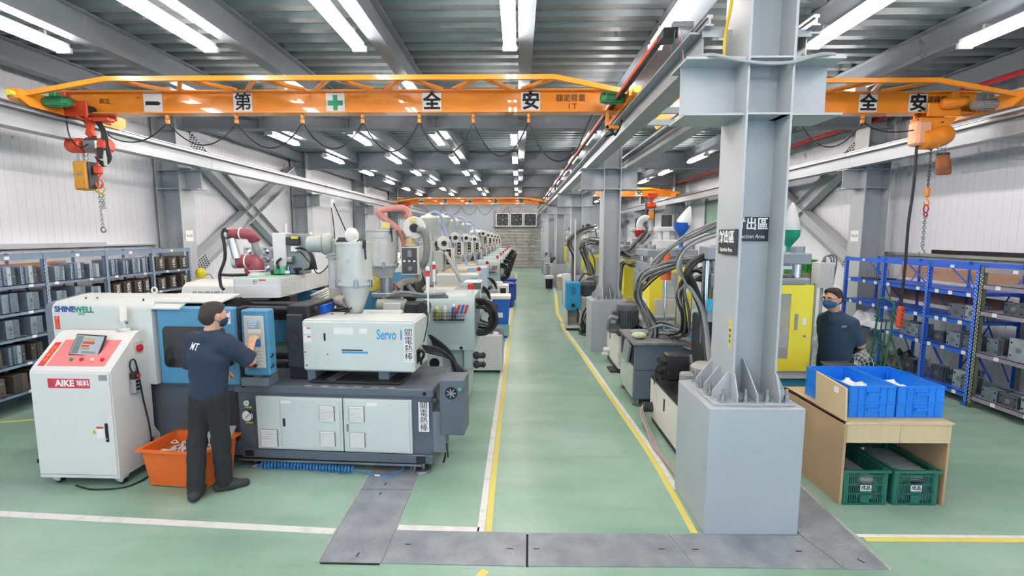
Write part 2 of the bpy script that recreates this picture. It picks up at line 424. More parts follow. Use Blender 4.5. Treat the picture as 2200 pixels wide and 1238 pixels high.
# ------------------------------------------------------------------ walls of ribbed panels
PW = .125
def panel_mesh(z0, z1, side):
    b = MB(); g = .003
    y0, y1 = .001, PW - .001
    x = 0.
    t = .0028 * side
    b.add([(x, 0, z0), (x, y0 + g, z0), (x, y0 + g, z1), (x, 0, z1), (x + t, y0 + g, z0), (x + t, y1 - g, z0), (x + t, y1 - g, z1), (x + t, y0 + g, z1), (x, y1, z0), (x, PW, z0), (x, PW, z1), (x, y1, z1)],
          [(0, 1, 2, 3), (1, 4, 7, 2), (4, 5, 6, 7), (5, 8, 11, 6), (8, 9, 10, 11), (7, 6, 11, 2), (4, 5, 8, 1)])
    return b
def long_wall(name, X, side, zs, label):
    wl = tag(MB().box(X, X - .12 * side, YB, YF, 0, 4.9).build(name, WALLM), label, None, None, 'structure')
    for z0, z1 in ((.02, zs - .02), (zs + .05, 4.6)):
        me = panel_mesh(z0, z1, side).mesh('wall_panel', WALLM, smooth=False)
        for i in range(84):
            y = 4.8 + i * PW
            if z1 < 3 and i > 60: continue
            link('wall_panel', me, wl, (X + .0015 * side, y, 0))
        b = MB()
        for i in range(int((YF - 15.3) / PW)):
            b.at(Matrix.Translation((X + .0015 * side, 15.3 + i * PW, 0)))
            b.v += []; p = panel_mesh(z0, z1, side); b.add(p.v, p.f)
        tag(b.build('far_wall_panels', WALLM, wl, smooth=False), None, None, None, 'stuff')
    return wl
wall_left = long_wall('wall_left', XL, 1, 2.06, 'white ribbed metal panel wall behind the grey mould shelves')
wall_right = long_wall('wall_right', XR, -1, 1.90, 'white ribbed metal panel wall behind the blue shelves')
MB().box(XL, XL + .10, 3, 9.3, 2.05, 2.075).box(XL, XL + .02, 3, 8.2, 2.075, 2.12).build('wall_ledge', STEEL, wall_left)
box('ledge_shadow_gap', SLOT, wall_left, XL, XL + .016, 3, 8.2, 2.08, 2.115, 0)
MB().box(XR - .14, XR, 3, 10.05, 1.87, 1.915).build('wall_ledge', mat('olive_ledge', '#8d9488', .6), wall_right)
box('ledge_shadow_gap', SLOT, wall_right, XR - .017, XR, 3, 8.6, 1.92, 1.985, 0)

# far end wall, roller shutter
wf = MB()
wf.box(XL, -1.68, YF, YF + .12, 0, 4.9).box(1.56, XR, YF, YF + .12, 0, 4.9).box(-1.68, 1.56, YF, YF + .12, 4.02, 4.9)
wall_far = tag(wf.build('wall_far', WALLB, smooth=False), 'plain blue grey end wall around the roller shutter', None, None, 'structure')
for i, x in enumerate([-6.2, -5.0, -3.9, -2.9, 2.3, 3.6, 4.8, 6.0]):
    box('wall_joint_strip', WALLB, wall_far, x, x + .05, YF - .02, YF, 0, 4.6)
SHUT = mat('shutter_steel', '#b3b1ae', .32, .5, var=.08, scale=3)
door = tag(MB().box(-1.68, 1.56, YF + .05, YF + .08, 0, 2.74).build('door_1', SHUT), 'closed ribbed steel roller shutter at the end of the aisle', None, None, 'structure')
sl = MB(); pr = [(0, 0), (-.035, .015), (-.045, .045), (-.035, .078), (0, .095)]
sl.add([(x, y, z) for x in (-1.62, 1.50) for y, z in pr], [(i, i + 1, i + 6, i + 5) for i in range(4)])
slm = sl.mesh('shutter_slat', SHUT)
for i in range(28): link('shutter_slat', slm, door, (0, YF + .05, .02 + i * .097))
MB().box(-1.72, -1.62, YF - .06, YF + .04, 0, 2.8, .005).box(1.50, 1.60, YF - .06, YF + .04, 0, 2.8, .005).build('guide_rail', STEEL, door)
MB().box(-1.75, 1.6, YF - .12, YF + .04, 2.72, 2.80, .005).build('door_head', STEELD, door)
FOIL = mat('foil_cladding', '#8f9295', .3, .7, var=.35, scale=7, bump=.8, bscale=14)
box('insulation_foil', FOIL, wall_far, -1.68, 1.56, YF + .02, YF + .05, 2.8, 4.02, 0)
# wall behind the viewer with an open loading doorway on the left
wb = MB().box(XL, -6.6, YB - .12, YB, 0, 4.9).box(-2.6, 2.6, YB - .12, YB, 0, 4.9).box(6.6, XR, YB - .12, YB, 0, 4.9).box(-6.6, -2.6, YB - .12, YB, 4.0, 4.9).box(2.6, 6.6, YB - .12, YB, 4.0, 4.9)
tag(wb.build('wall_near', WALLM, smooth=False), 'white wall with two open loading doorways behind the viewer', None, None, 'structure')

# ------------------------------------------------------------------ roof deck, girders, beams
P_ = .30
b = MB(); y = YB; prof = []
while y < YF:
    prof += [(y, 0), (y + .12, 0), (y + .15, .06), (y + .27, .06)]; y += P_
prof.append((y, 0))
b.add([(x, yy, ZD + z) for x in (XL - .1, XR + .1) for yy, z in prof], [(i, i + 1, i + 1 + len(prof), i + len(prof)) for i in range(len(prof) - 1)])
ceiling = tag(b.build('ceiling', DECK, smooth=False), 'corrugated grey steel roof deck', None, None, 'structure')
box('roof_slab', DECK, ceiling, XL - .15, XR + .15, YB, YF + .15, 4.86, 4.98, 0)
def ibeam_y(b, X, y0, y1, z0, z1, fw, tf=.014, tw=.010):
    b.box(X - fw / 2, X + fw / 2, y0, y1, z0, z0 + tf).box(X - fw / 2, X + fw / 2, y0, y1, z1 - tf, z1).box(X - tw / 2, X + tw / 2, y0, y1, z0 + tf, z1 - tf); return b
def ibeam_x(b, Y, x0, x1, z0, z1, fw, tf=.016, tw=.012):
    b.box(x0, x1, Y - fw / 2, Y + fw / 2, z0, z0 + tf).box(x0, x1, Y - fw / 2, Y + fw / 2, z1 - tf, z1).box(x0, x1, Y - tw / 2, Y + tw / 2, z0 + tf, z1 - tf); return b
BX = [-4.95, -3.27, -1.60, .08, 3.42, 5.09]
bxn = {-4.95: 'nearest the left wall', -3.27: 'second from the left wall', -1.60: 'third from the left wall', .08: 'straight above the aisle', 3.42: 'just right of the columns', 5.09: 'nearest the right wall'}
for X in BX:
    g = thing('roof_beam', 'long dark grey roof beam running down the hall, ' + bxn[X], 'beam', (X, 0, 0), group='lengthwise roof beams')
    for k, (a, c) in enumerate(zip([YB] + ALLY, ALLY)):
        ibeam_y(MB(), 0, a + .122, c - .122, 4.42, 4.748, .17).build('beam_length', STEELD, g, smooth=False)
for X, s, nm in ((XL + .42, 1, 'left'), (XR - .42, -1, 'right'), (1.75, 0, 'centre')):
    z0 = 4.45 if s else 4.42
    g = thing('eaves_beam', {'left': 'dark grey eaves beam along the top of the left wall', 'right': 'dark grey eaves beam along the top of the right wall', 'centre': 'dark grey roof beam over the row of centre columns'}[nm], 'beam', (X, 0, 0))
    for a, c in zip([YB] + ALLY, ALLY): ibeam_y(MB(), 0, a + .22, c - .22, z0, 4.75, .2).build('beam_length', STEELD, g, smooth=False)
for i, Y in enumerate(ALLY):
    lab = ['grey roof girder across the hall behind the viewer', 'grey cross girder on the nearest column', 'grey cross girder just behind the near orange crane', 'grey cross girder over the second column bay', 'grey cross girder in the middle distance', 'grey cross girder above the far orange crane', 'grey cross girder against the end wall'][i]
    g = thing('cross_girder', lab, 'girder', (0, Y, 0), group='cross girders')
    ibeam_x(MB(), 0, -6.50, 1.61, 4.25, 4.74, .24).build('girder_span', STEELD, g, smooth=False)
    ibeam_x(MB(), 0, 1.95, 6.52, 4.25, 4.74, .24).build('girder_span', STEELD, g, smooth=False)
    st = MB()
    for X in BX: st.box(X - .006, X + .006, -.11, .11, 4.27, 4.72)
    st.build('stiffener', STEELD, g, smooth=False)

# ------------------------------------------------------------------ columns
BOLTM = mat('bolt_steel', '#a5aaac', .4, .7, var=.15, scale=20)
CONC = mat('painted_concrete', '#a6aeb5', .55, var=.05, scale=2, bump=.05, bscale=30)
def hcol(b, z0, z1, hw=.18, hd=.18, tf=.016):
    b.box(-hw, -hw + tf, -hd, hd, z0, z1).box(hw - tf, hw, -hd, hd, z0, z1).box(-hw + tf, hw - tf, -.007, .007, z0, z1); return b
def centre_column(Y, label):
    t = thing('steel_column', label, 'column', (1.75, Y, 0), group='centre columns')
    MB().box(-.35, .35, -.35, .35, 0, .985, .006).build('concrete_base', CONC, t)
    MB().box(-.30, .30, -.30, .30, .985, 1.005, .003).build('base_plate', STEEL, t)
    hcol(MB().at(Matrix.Translation((.03, 0, 0))), 1.005, 4.74, .165, .21).build('shaft', STEEL, t, smooth=False)
    def gus(M, w=.11, h=.2):
        MB().at(M).prism([(0, 1.005), (w, 1.005), (w, 1.06), (.02, 1.005 + h), (0, 1.005 + h)], 'xz', -.006, .006).build('gusset', STEEL, t, smooth=False)
    for y in (-.17, 0, .17):
        gus(Matrix.Translation((-.135, y, 0)) @ Matrix.Rotation(PI, 4, 'Z'), .13); gus(Matrix.Translation((.195, y, 0)), .09)
    for x in (-.127, .03, .187):
        gus(Matrix.Translation((x, -.21 if x != .03 else -.007, 0)) @ Matrix.Rotation(-PI / 2, 4, 'Z'), .085 if x != .03 else .27, .2 if x != .03 else .27)
        gus(Matrix.Translation((x, .21 if x != .03 else .007, 0)) @ Matrix.Rotation(PI / 2, 4, 'Z'), .085 if x != .03 else .27, .2 if x != .03 else .27)
    bb = MB()
    for (x, y) in [(-.22, -.255), (-.05, -.255), (.11, -.255), (.255, -.255), (-.255, -.09), (-.255, .09), (-.24, .255), (.24, .255), (.26, 0.1)]:
        bb = MB().box(x - .03, x + .03, y - .03, y + .03, 1.005, 1.013).cyl((x, y, 1.013), (x, y, 1.04), .021, n=6).cyl((x, y, 1.04), (x, y, 1.058), .019, n=6).cyl((x, y, 1.058), (x, y, 1.10), .011, n=8)
        bb.build('anchor_bolt', BOLTM, t)
    for s in (-1, 1):
        c = MB()
        c.prism([(s * .13, -.19), (s * .56, -.19), (s * .56, .18), (s * .13, .18)], 'xy', 3.485, 3.502)
        c.prism([(s * .13, -.19), (s * .56, -.19), (s * .56, .18), (s * .13, .18)], 'xy', 3.10, 3.116)
        c.box(s * .13, s * .54, -.008, .008, 3.116, 3.485)
        c.build('corbel', STEEL, t, smooth=False)
    for ya, yb in ((-.208, -.008), (.008, .208)):
        for z in (3.10, 3.486): MB().box(-.12, .18, ya, yb, z, z + .014).build('web_stiffener', STEEL, t, smooth=False)
    return t
cl = ['large grey steel column nearest the viewer with two black injection area signs', 'grey centre column behind the dark hydraulic power unit', 'grey centre column beside the bright blue heater cabinet', 'grey centre column with a small basket at its foot, fourth from the viewer', 'farthest grey centre column near the roller shutter']
cols = [centre_column(Y, l) for Y, l in zip(COLY, cl)]
c1 = cols[0]
SIGNB = mat('sign_black', '#26282c', .35, var=.05)
CONDUIT = mat('conduit_grey', '#9fa5a6', .5)
# signs on the nearest column
sg = MB().box(-.135, .135, -.0215, -.0085, 2.20, 2.385, .003).build('area_sign', SIGNB, c1, loc=(.035, 0, 0))
text('射出區', .1, WHITEP, sg, (0, -.0222, 2.325), off=.002, sx=.85, space=1.05); text('Injection Area', .044, WHITEP, sg, (0, -.0222, 2.235), sx=.85)
sg = MB().box(-.16, -.1355, -.19, .10, 2.10, 2.29, .003).build('area_sign', SIGNB, c1)
text('射出區', .1, WHITEP, sg, (-.1606, -.045, 2.225), (PI / 2, 0, -PI / 2), off=.002, sx=.9); text('Injection Area', .045, WHITEP, sg, (-.1606, -.045, 2.135), (PI / 2, 0, -PI / 2), sx=.85)
sy = box('yellow_label', YELLOW, c1, -.1365, -.1353, -.155, -.115, 1.39, 1.61, 0)
text('1\n噸\n載\n荷', .032, BLACKP, sy, (-.1372, -.135, 1.5), (PI / 2, 0, -PI / 2), line=1.3, ext=.0004)
# runway rails: cable draped over the corbels, a yellow hose
MB().tube([(-.5, -.1, 3.515), (-.4, -.2, 3.51), (-.25, -.23, 3.47), (-.05, -.235, 3.44), (.15, -.235, 3.445), (.35, -.22, 3.5), (.5, -.15, 3.52), (.42, -.05, 3.53), (.3, -.1, 3.54)], .013, 8).build('draped_conduit', CONDUIT, c1)
MB().tube([(.235, -.1, 3.52), (.23, -.09, 3.8), (.235, -.05, 4.2), (.235, 0, 4.7)], .016, 8).tube([(.268, -.06, 3.52), (.268, -.06, 4.7)], .012, 8).build('riser_conduit', CONDUIT, c1)
MB().tube([(-.24, -.05, 3.51), (-.245, -.06, 3.7), (-.22, -.1, 4.0), (-.215, -.1, 4.7)], .012, 8).build('yellow_hose', mat('yellow_hose', '#d8b52c', .45), c1)
MB().bar((-.40, -.02, 3.72), (-.18, -.02, 3.72), .01, .05).bar((.18, -.02, 3.72), (.40, -.02, 3.72), .01, .05).build('beam_tie', STEEL, c1)

def wall_column(X, Y, s, label, sign=True):
    """s=+1: left wall (inner side towards +x)"""
    t = thing('wall_column', label, 'column', (X, Y, 0), group='wall columns')
    hcol(MB(), 0, 4.74, .23, .19).build('shaft', STEEL, t, smooth=False)
    c = MB()
    e = .23 + .33
    for z in (3.12, 3.47): c.box(s * .23, s * e, -.15, .15, z, z + .014)
    c.box(s * .23, s * (e - .015), -.007, .007, 3.134, 3.47)
    c.build('corbel', STEEL, t, smooth=False)
    k = MB()
    for z in (3.12, 3.47, 3.85, 4.23):
        k.box(-.21, .21, -.18, -.008, z, z + .012)
        k.box(-.21, .21, .008, .18, z, z + .012)
    k.build('web_stiffener', STEEL, t, smooth=False)
    if sign:
        q = box('department_sign', PAPER, t, s * .231, s * .233, -.11, .11, 2.12, 2.33, 0)
        text('射出部', .062, BLACKP, q, (s * .2336, 0, 2.22), (PI / 2, 0, s * PI / 2), ext=.0004)
    return t
nth = ['first', 'second', 'third', 'fourth', 'fifth', 'sixth']
for i, Y in enumerate(COLY):
    if i == 0: lw = 'grey wall column beside the near end of the left shelves'; rw = 'grey wall column beside the near end of the right shelves'
    else:
        lw = ['', 'grey left wall column at the end of the mould shelves with a paper sign', 'grey left wall column right of the cross bracing', 'grey left wall column behind the red ducted hopper', 'farthest grey column on the left wall'][i]
        rw = ['', 'grey right wall column at the end of the blue shelves with a paper sign', 'grey right wall column beyond the cross bracing', 'grey right wall column beside the green corrugated sheet', 'farthest grey column on the right wall'][i]
    wall_column(-6.74, Y, 1, lw); wall_column(6.76, Y, -1, rw)

# diagonal bracing on both long walls
def brace(X, s, ya, za, yb, zb, label, ywd=.30):
    t = thing('cross_brace', label, 'brace', (X, 0, 0), group='diagonal wall braces')
    d = Vector((0, yb - ya, zb - za)); L_ = d.length; ang = math.atan2(zb - za, yb - ya)
    M = Matrix.Translation((0, ya, za)) @ Matrix.Rotation(ang, 4, 'X')
    h = ywd / 2
    MB().at(M).box(-.005, .005, 0, L_, -h, h).build('web', STEEL, t, smooth=False)
    for q in (-1, 1): MB().at(M).box(-.11, .11, 0, L_, q * h - .007, q * h + .007).build('flange', STEEL, t, smooth=False)
    for a in (0, L_ - .55):
        p = MB().at(M).box(s * .115, s * .125, a, a + .55, -h - .02, h + .02).build('splice_plate', STEEL, t, smooth=False)
        bb = MB().at(M)
        for i in range(7):
            for j in range(5): bb.cyl((s * .125, a + .05 + i * .075, -h + .04 + j * .055), (s * .145, a + .05 + i * .075, -h + .04 + j * .055), .014, n=6)
        tag(bb.build('splice_bolts', DARKM, p), None, None, None, 'stuff')
    return t
brace(-6.86, 1, 10.0, 4.25, 14.88, 1.42, 'grey diagonal brace on the left wall falling away to the right, behind the hoist cable')
brace(-6.84, 1, 9.9, 1.48, 14.8, 4.12, 'grey diagonal brace on the left wall rising to the right behind the red robot arm')
brace(7.06, -1, 10.0, 4.2, 14.88, 1.47, 'grey diagonal brace on the right wall, upper end at the signed column')
brace(7.04, -1, 9.9, 1.48, 14.8, 4.12, 'grey diagonal brace on the right wall, lower end behind the green crate')

# ------------------------------------------------------------------ runway beams and rails
RUNM = mat('runway_paint', '#9aa2a8', .35, .25, var=.08, scale=3)
def runway(X, label, rail=True, red=0):
    t = thing('crane_runway', label, 'runway beam', (X, 0, 0), group='crane runway beams')
    y0 = 3.60 if abs(X) < 3 else YB
    for a, c in zip([YB] + ALLY, ALLY):
        if c > y0 + .3: ibeam_y(MB(), 0, max(a + .003, y0), c - .003, 3.50, 3.74, .20, .014, .009).build('beam_length', RUNM, t, smooth=False)
    y0 += .08
    MB().prism([(-.03, 3.74), (.03, 3.74), (.03, 3.75), (.008, 3.755), (.008, 3.79), (.022, 3.795), (.022, 3.812), (.018, 3.816), (-.018, 3.816), (-.022, 3.812), (-.022, 3.795), (-.008, 3.79), (-.008, 3.755), (-.03, 3.75)], 'xz', y0, 32).build('rail', STEELM, t, smooth=False)
    return t
runway(-5.98, 'crane runway beam along the left wall'); runway(1.37, 'crane runway beam on the left corbels of the centre columns')
runway(2.13, 'crane runway beam on the right corbels of the centre columns'); runway(6.33, 'crane runway beam along the right wall')
REDBAR = mat('conductor_red', '#c8502f', .5, var=.08)
cb = thing('conductor_bar', 'orange red conductor bar running beside the central crane rail', 'conductor bar', (1.20, 0, 0))
MB().box(-.03, .03, 4.3, 31, 3.88, 3.92, .004).build('bar_housing', REDBAR, cb); MB().box(-.022, .022, 4.3, 31, 3.865, 3.88).build('bar_slot', BLACK, cb)
for i in range(10): MB().box(-.01, .17, 4.5 + i * 2.7, 4.53 + i * 2.7, 3.92, 3.935).box(.15, .17, 4.5 + i * 2.7, 4.53 + i * 2.7, 3.74, 3.925).build('bracket', STEELD, cb)
tb = thing('junction_box', 'small junction box with loose green wires at the near end of the conductor bar', 'junction box', (1.22, 4.2, 3.86))
MB().box(-.05, .07, -.06, .1, -.02, .06, .005).build('housing', BLACK, tb)
MB().box(.03, .2, -.05, .01, .06, .11, .004).build('bracket', STEELM, tb)
for i, m in enumerate((mat('wire_green', '#3f8f6d', .5), mat('wire_red', '#b04040', .5), mat('wire_white', '#d0d0d0', .5))):
    MB().tube([(.05 + .02 * i, -.05, .05), (.03 + .03 * i, -.1, -.05), (.1 + .01 * i, -.08, -.18 - .03 * i), (.16, -.04, -.3 + .02 * i)], .004, 5).build('wire', m, tb)
tie = thing('runway_tie', 'two thin grey cross ties between the central runway beams', 'tie', (0, 0, 0))
for Y in (5.2, 5.75): MB().box(1.47, 2.03, Y, Y + .05, 3.50, 3.515).box(1.47, 2.03, Y, Y + .006, 3.515, 3.56).build('tie_angle', STEEL, tie, smooth=False)
# red fire pipe along the right wall
REDPIPE = mat('red_pipe', '#b8323a', .35, var=.08)
fp = thing('fire_pipe', 'red fire pipe running along the top of the right wall', 'pipe')
MB().tube([(6.66, -3, 4.42), (6.66, 9.3, 4.38), (6.62, 9.6, 4.38), (6.62, 32, 4.38)], .042, 10, smooth=False).build('pipe', REDPIPE, fp)
for Y in (4.5, 7.6, 10.8, 13.5, 17, 21, 25): MB().torus((6.66 if Y < 9.4 else 6.62, Y, 4.42 - .0033 * min(Y + 3, 12)), .046, .006, (0, 1, 0), 14, 6).build('pipe_clamp', STEELM, fp)
# green corrugated sheet window on the far right wall
GSHEET = mat('green_sheet', '#7fa392', .45, var=.06)
gs = thing('corrugated_sheet', 'pale green corrugated sheet panel high on the right wall', 'sheet panel', (7.1, 16.2, 0))
b = MB(); pr = [((i * .06), (.02 if i % 2 else 0)) for i in range(41)]
b.add([(x, y, z) for z in (2.4, 3.5) for y, x in pr], [(i, i + 1, i + 42, i + 41) for i in range(40)]); b.build('sheet', GSHEET, gs, smooth=False)
MB().box(-.04, .06, -.08, 0, 2.3, 3.6).box(-.04, .06, 2.4, 2.48, 2.3, 3.6).box(-.04, .06, 0, 2.4, 2.3, 2.4).build('frame', STEELD, gs)

# ------------------------------------------------------------------ ceiling lights
TUBEM = mat('tube_light', '#fff3ec', emit=TUBE)
BATTEN = mat('batten_white', '#cfd2d2', .5)
def make_light():
    t = thing('ceiling_light', 'x', 'ceiling light')
    MB().box(-.05, .05, -.65, .65, .0, .05, .006).build('housing', BATTEN, t, smooth=False)
    for x in (-.048, .048):
        MB().cyl((x, -.60, -.035), (x, .60, -.035), .02, n=6).build('tube', TUBEM, t)
    for q in (-1, 1):
        MB().box(-.08, .08, q * .605, q * .645, -.06, 0, .004).build('lamp_holder', BATTEN, t)
        MB().box(-.03, .03, q * .37, q * .4, .05, .1).build('hanger', BATTEN, t)
    return t
LX = [-5.1, -3.44, -1.77, -.10, 1.50, 3.22, 4.88]
rown = ['left wall row', 'second row from the left wall', 'third row from the left wall', 'row above the aisle', 'row beside the centre columns', 'row just right of the columns', 'right wall row']
l0 = None
for i, X in enumerate(LX):
    for k in range(-3, 10):
        Y = 5.0 + 2.86 * k
        if i == 4 and min(abs(Y - c) for c in COLY) < .7: Y += .0
        z = 4.33
        lab = 'twin tube ceiling light, %s, %s from the viewer' % (rown[i], ORD[k]) if k >= 0 else 'twin tube ceiling light, %s, %s one behind the viewer' % (rown[i], ORD[-k - 1])
        if l0 is None: l0 = make_light(); l0['label'] = lab; l0['group'] = 'twin tube ceiling lights'; l0.location = (X, Y, z)
        else: dup(l0, (X, Y, z), None, lab)
sd = thing('smoke_detector', 'small white round smoke detector under the roof deck', 'smoke detector', (-4.2, 6.5, 4.70))
MB().lathe([(.06, .05), (.062, .02), (.05, 0), (.02, -.012)], n=16).build('housing', MWHITE, sd); MB().lathe([(.012, 0), (.012, -.025)], n=10).build('sensor', BLACK, sd)
# ================================================================== OVERHEAD CRANES
SIGNW = mat('sign_white', '#e4e4e2', .5, var=.02)
CROSSG = mat('safety_green', '#2fa06f', .5, var=.03)
def catenary(a, c, sag, n=9):
    return [(a[0] + (c[0] - a[0]) * t, a[1] + (c[1] - a[1]) * t, a[2] + (c[2] - a[2]) * t - sag * (1 - (2 * t - 1) ** 2)) for t in [i / n for i in range(n + 1)]]
def chain_links(p0, p1, pitch=.03, r=.0045, w=.013, bend=None):
    b = MB(); p0 = Vector(p0); p1 = Vector(p1); d = p1 - p0; n = max(2, int(d.length / pitch)); d.normalize()
    a = d.orthogonal().normalized(); c = d.cross(a)
    for i in range(n):
        o = p0 + d * (i + .5) * pitch; sd = a if i % 2 else c; L_ = pitch * .5 + r * 1.2
        b.tube([o + d * (L_ * math.cos(t)) + sd * (w * math.sin(t)) for t in [2 * PI * k / 10 for k in range(10)]], r, 5, smooth=False, closed=True)
    return b
def hook(b, p, s=1.):
    x, y, z = p
    pts = [(0, 0, 0), (0, 0, -.03), (.025, 0, -.055), (.035, 0, -.09), (.012, 0, -.125), (-.022, 0, -.118), (-.04, 0, -.085), (-.034, 0, -.07)]
    b.tube([(x + s * u, y, z + s * v) for u, _, v in pts], .009 * s, 7, 4); b.torus((x, y, z + .015 * s), .02 * s, .007 * s, (0, 1, 0), 12, 6)
    return b
def end_truck(t, X, y0, y1, z0, s):
    """box beam on two wheels, chamfered ends; s = side of the motor"""
    p = MB().prism([(y0, z0 + .05), (y0 + .12, z0 - .02), (y1 - .12, z0 - .02), (y1, z0 + .05), (y1, z0 + .16), (y0, z0 + .16)], 'yz', X - .075, X + .075).build('end_truck', ORANGE, t, smooth=False)
    for y in (y0 + .14, y1 - .14):
        MB().cyl((X - .05, y, z0 + .055), (X + .05, y, z0 + .055), .065, n=18).build('wheel', STEELM, p)
    for y, q in ((y0, -1), (y1, 1)): MB().cyl((X, y, z0 + .1), (X, y + q * .06, z0 + .1), .035, n=14).build('buffer', YELLOW if q < 0 else BLACK, p)
    return p
def gear_motor(t, c, ax, L_, r, m, name='travel_motor'):
    c = Vector(c); d = Vector(ax).normalized(); b = MB()
    b.lathe([(r * .5, 0), (r * .95, .02), (r, .04), (r, L_ * .75), (r * 1.12, L_ * .76), (r * 1.12, L_ * .82), (r, L_ * .83), (r * .9, L_), (r * .3, L_ + .01)], c, 16, d)
    for i in range(10):
        a = 2 * PI * i / 10; o = d.orthogonal().normalized(); o2 = d.cross(o); q = (o * math.cos(a) + o2 * math.sin(a)) * r * 1.06
        b.bar(c + q + d * .05, c + q + d * L_ * .73, .006, .012)
    p = b.build(name, m, t); MB().box(c.x - .045, c.x + .045, c.y - .045, c.y + .045, c.z + r * .9, c.z + r + .06, .008).build('terminal_box', m, p, loc=tuple(d * L_ * .45))
    return p
def crane(label, x0, x1, Y, z, signs, fronty=.62, group='orange overhead cranes', texts=True, hangers=None, chordx=None, motors=True, cz=None):
    t = thing('bridge_crane', label, 'crane', (0, Y, 0), group=group)
    g = MB(); ibeam_x(g, 0, x0, x1, z, z + .29, .20, .016, .012)
    gi = g.build('girder', ORANGE, t, smooth=False)
    f = -.010
    for (xc, ch) in signs:
        pl = box('sign_plate', SIGNW, gi, xc - .125, xc + .125, f - .006, f, z + .018, z + .268, 0)
        if ch == '+': MB().box(xc - .1, xc + .1, f - .008, f - .006, z + .108, z + .172).box(xc - .03, xc + .03, f - .0085, f - .006, z + .045, z + .24).build('green_cross', CROSSG, pl, smooth=False)
        elif ch == '一': MB().prism([(xc - .1, z + .165), (xc - .085, z + .17), (xc + .07, z + .168), (xc + .105, z + .145), (xc + .08, z + .118), (xc - .085, z + .122), (xc - .1, z + .11)], 'xz', f - .008, f - .006).build('lettering', BLACKP, pl, smooth=False)
        else: text(ch, .235, BLACKP, pl, (xc + .004, f - .0072, z + .145), off=.0035 if ch == '第' else .0075)
    # stiffening lattice beside the girder
    cy = -fronty; xa, xb = chordx; zz = z + .27
    ch = MB(); ch.bar((xa, cy, zz), (xb, cy, zz), .045, .055)
    ch.bar((x0 - .02, cy, z + .08), (xa, cy, zz), .045, .055).bar((xb, cy, zz), (x1, cy, z + .08), .045, .055); ch.build('lattice_chord', ORANGE, t, smooth=False)
    n = max(3, round((xb - xa) / .87)); st = (xb - xa) / n
    for i in range(n):
        xs = xa + i * st
        MB().bar((xs + .06, cy, zz - .01), (xs + st * .42, -.10, z + .285), .045, .04).build('lattice_brace', ORANGE, t, smooth=False)
        MB().bar((xs + st, cy, zz - .01), (xs + st * .58, -.10, z + .285), .045, .04).build('lattice_brace', ORANGE, t, smooth=False)
    end_truck(t, x0 + .05, -.72, .85, z - .02, 1); end_truck(t, x1, -.72, .85, z - .02, -1)
    return t, gi
def festoon(t, zs, X, sags, y=-.03, last=None):
    for i, x in enumerate(X):
        h = MB().box(x - .018, x + .018, y - .02, y + .02, zs - .06, zs, .004).box(x - .02, x + .02, y - .022, y + .022, zs - .125, zs - .068, .006)
        h.build('cable_trolley', ORANGE2, t)
    cb = MB()
    for i in range(len(X) - 1): cb.tube(catenary((X[i], y, zs - .11), (X[i + 1], y, zs - .11), sags[i]), .0085, 6, 3)
    if last: cb.tube(last, .0085, 6, 5)
    cb.build('festoon_cable', BLACK, t)

# near left crane -----------------------------------------------------------------
Z0 = 3.835
ca, gi = crane('orange bridge crane with black safety characters spanning the left bay in the foreground', -6.05, 1.36, 6.6, Z0, [(-4.85, '一'), (-3.65, '第'), (-2.42, '+'), (-1.145, '全'), (.155, '安')], chordx=(-4.95, .42))
BRN = mat('paint_brown', '#6b3a12', .6, var=0)
text('高立', .075, BRN, gi, (-5.5, -.0115, Z0 + .17), ext=.0006); text('額定荷重', .098, BRN, gi, (.68, -.0115, Z0 + .19), ext=.0006, off=.001); text('1T', .1, BRN, gi, (.70, -.0115, Z0 + .085), ext=.0006, space=1.3, off=.001)
gear_motor(ca, (-5.93, -.42, Z0 + .06), (1, 0, 0), .34, .058, GREENM); gear_motor(ca, (1.30, -.46, Z0 + .07), (-1, 0, 0), .30, .066, GREENM)
festoon(ca, Z0 + .0, [-4.66, -3.74, -2.86, -2.06, -1.31, -.60, .13], [.29, .33, .34, .38, .41, .44], last=[(.13, -.03, Z0 - .11), (.3, -.03, Z0 - .48), (.53, -.03, Z0 - .62), (.75, -.03, Z0 - .5), (.88, -.03, Z0 - .2), (.96, -.03, Z0 - .03)])
MB().box(1.13, 1.17, -.12, -.07, Z0 - .22, Z0, .004).box(1.13, 1.3, -.12, -.08, Z0 - .22, Z0 - .18).build('collector_arm', ORANGE, ca)
MB().tube([(1.16, -.1, Z0 - .2), (1.2, -.12, Z0 - .28), (1.12, -.12, Z0 - .32), (1.28, -.1, Z0 - .26), (1.34, -.1, Z0 - .1)], .012, 6).tube([(1.2, -.1, Z0 - .22), (1.26, -.1, Z0 - .3), (1.3, -.1, Z0 - .16)], .01, 6).build('collector_cable', BLACK, ca)

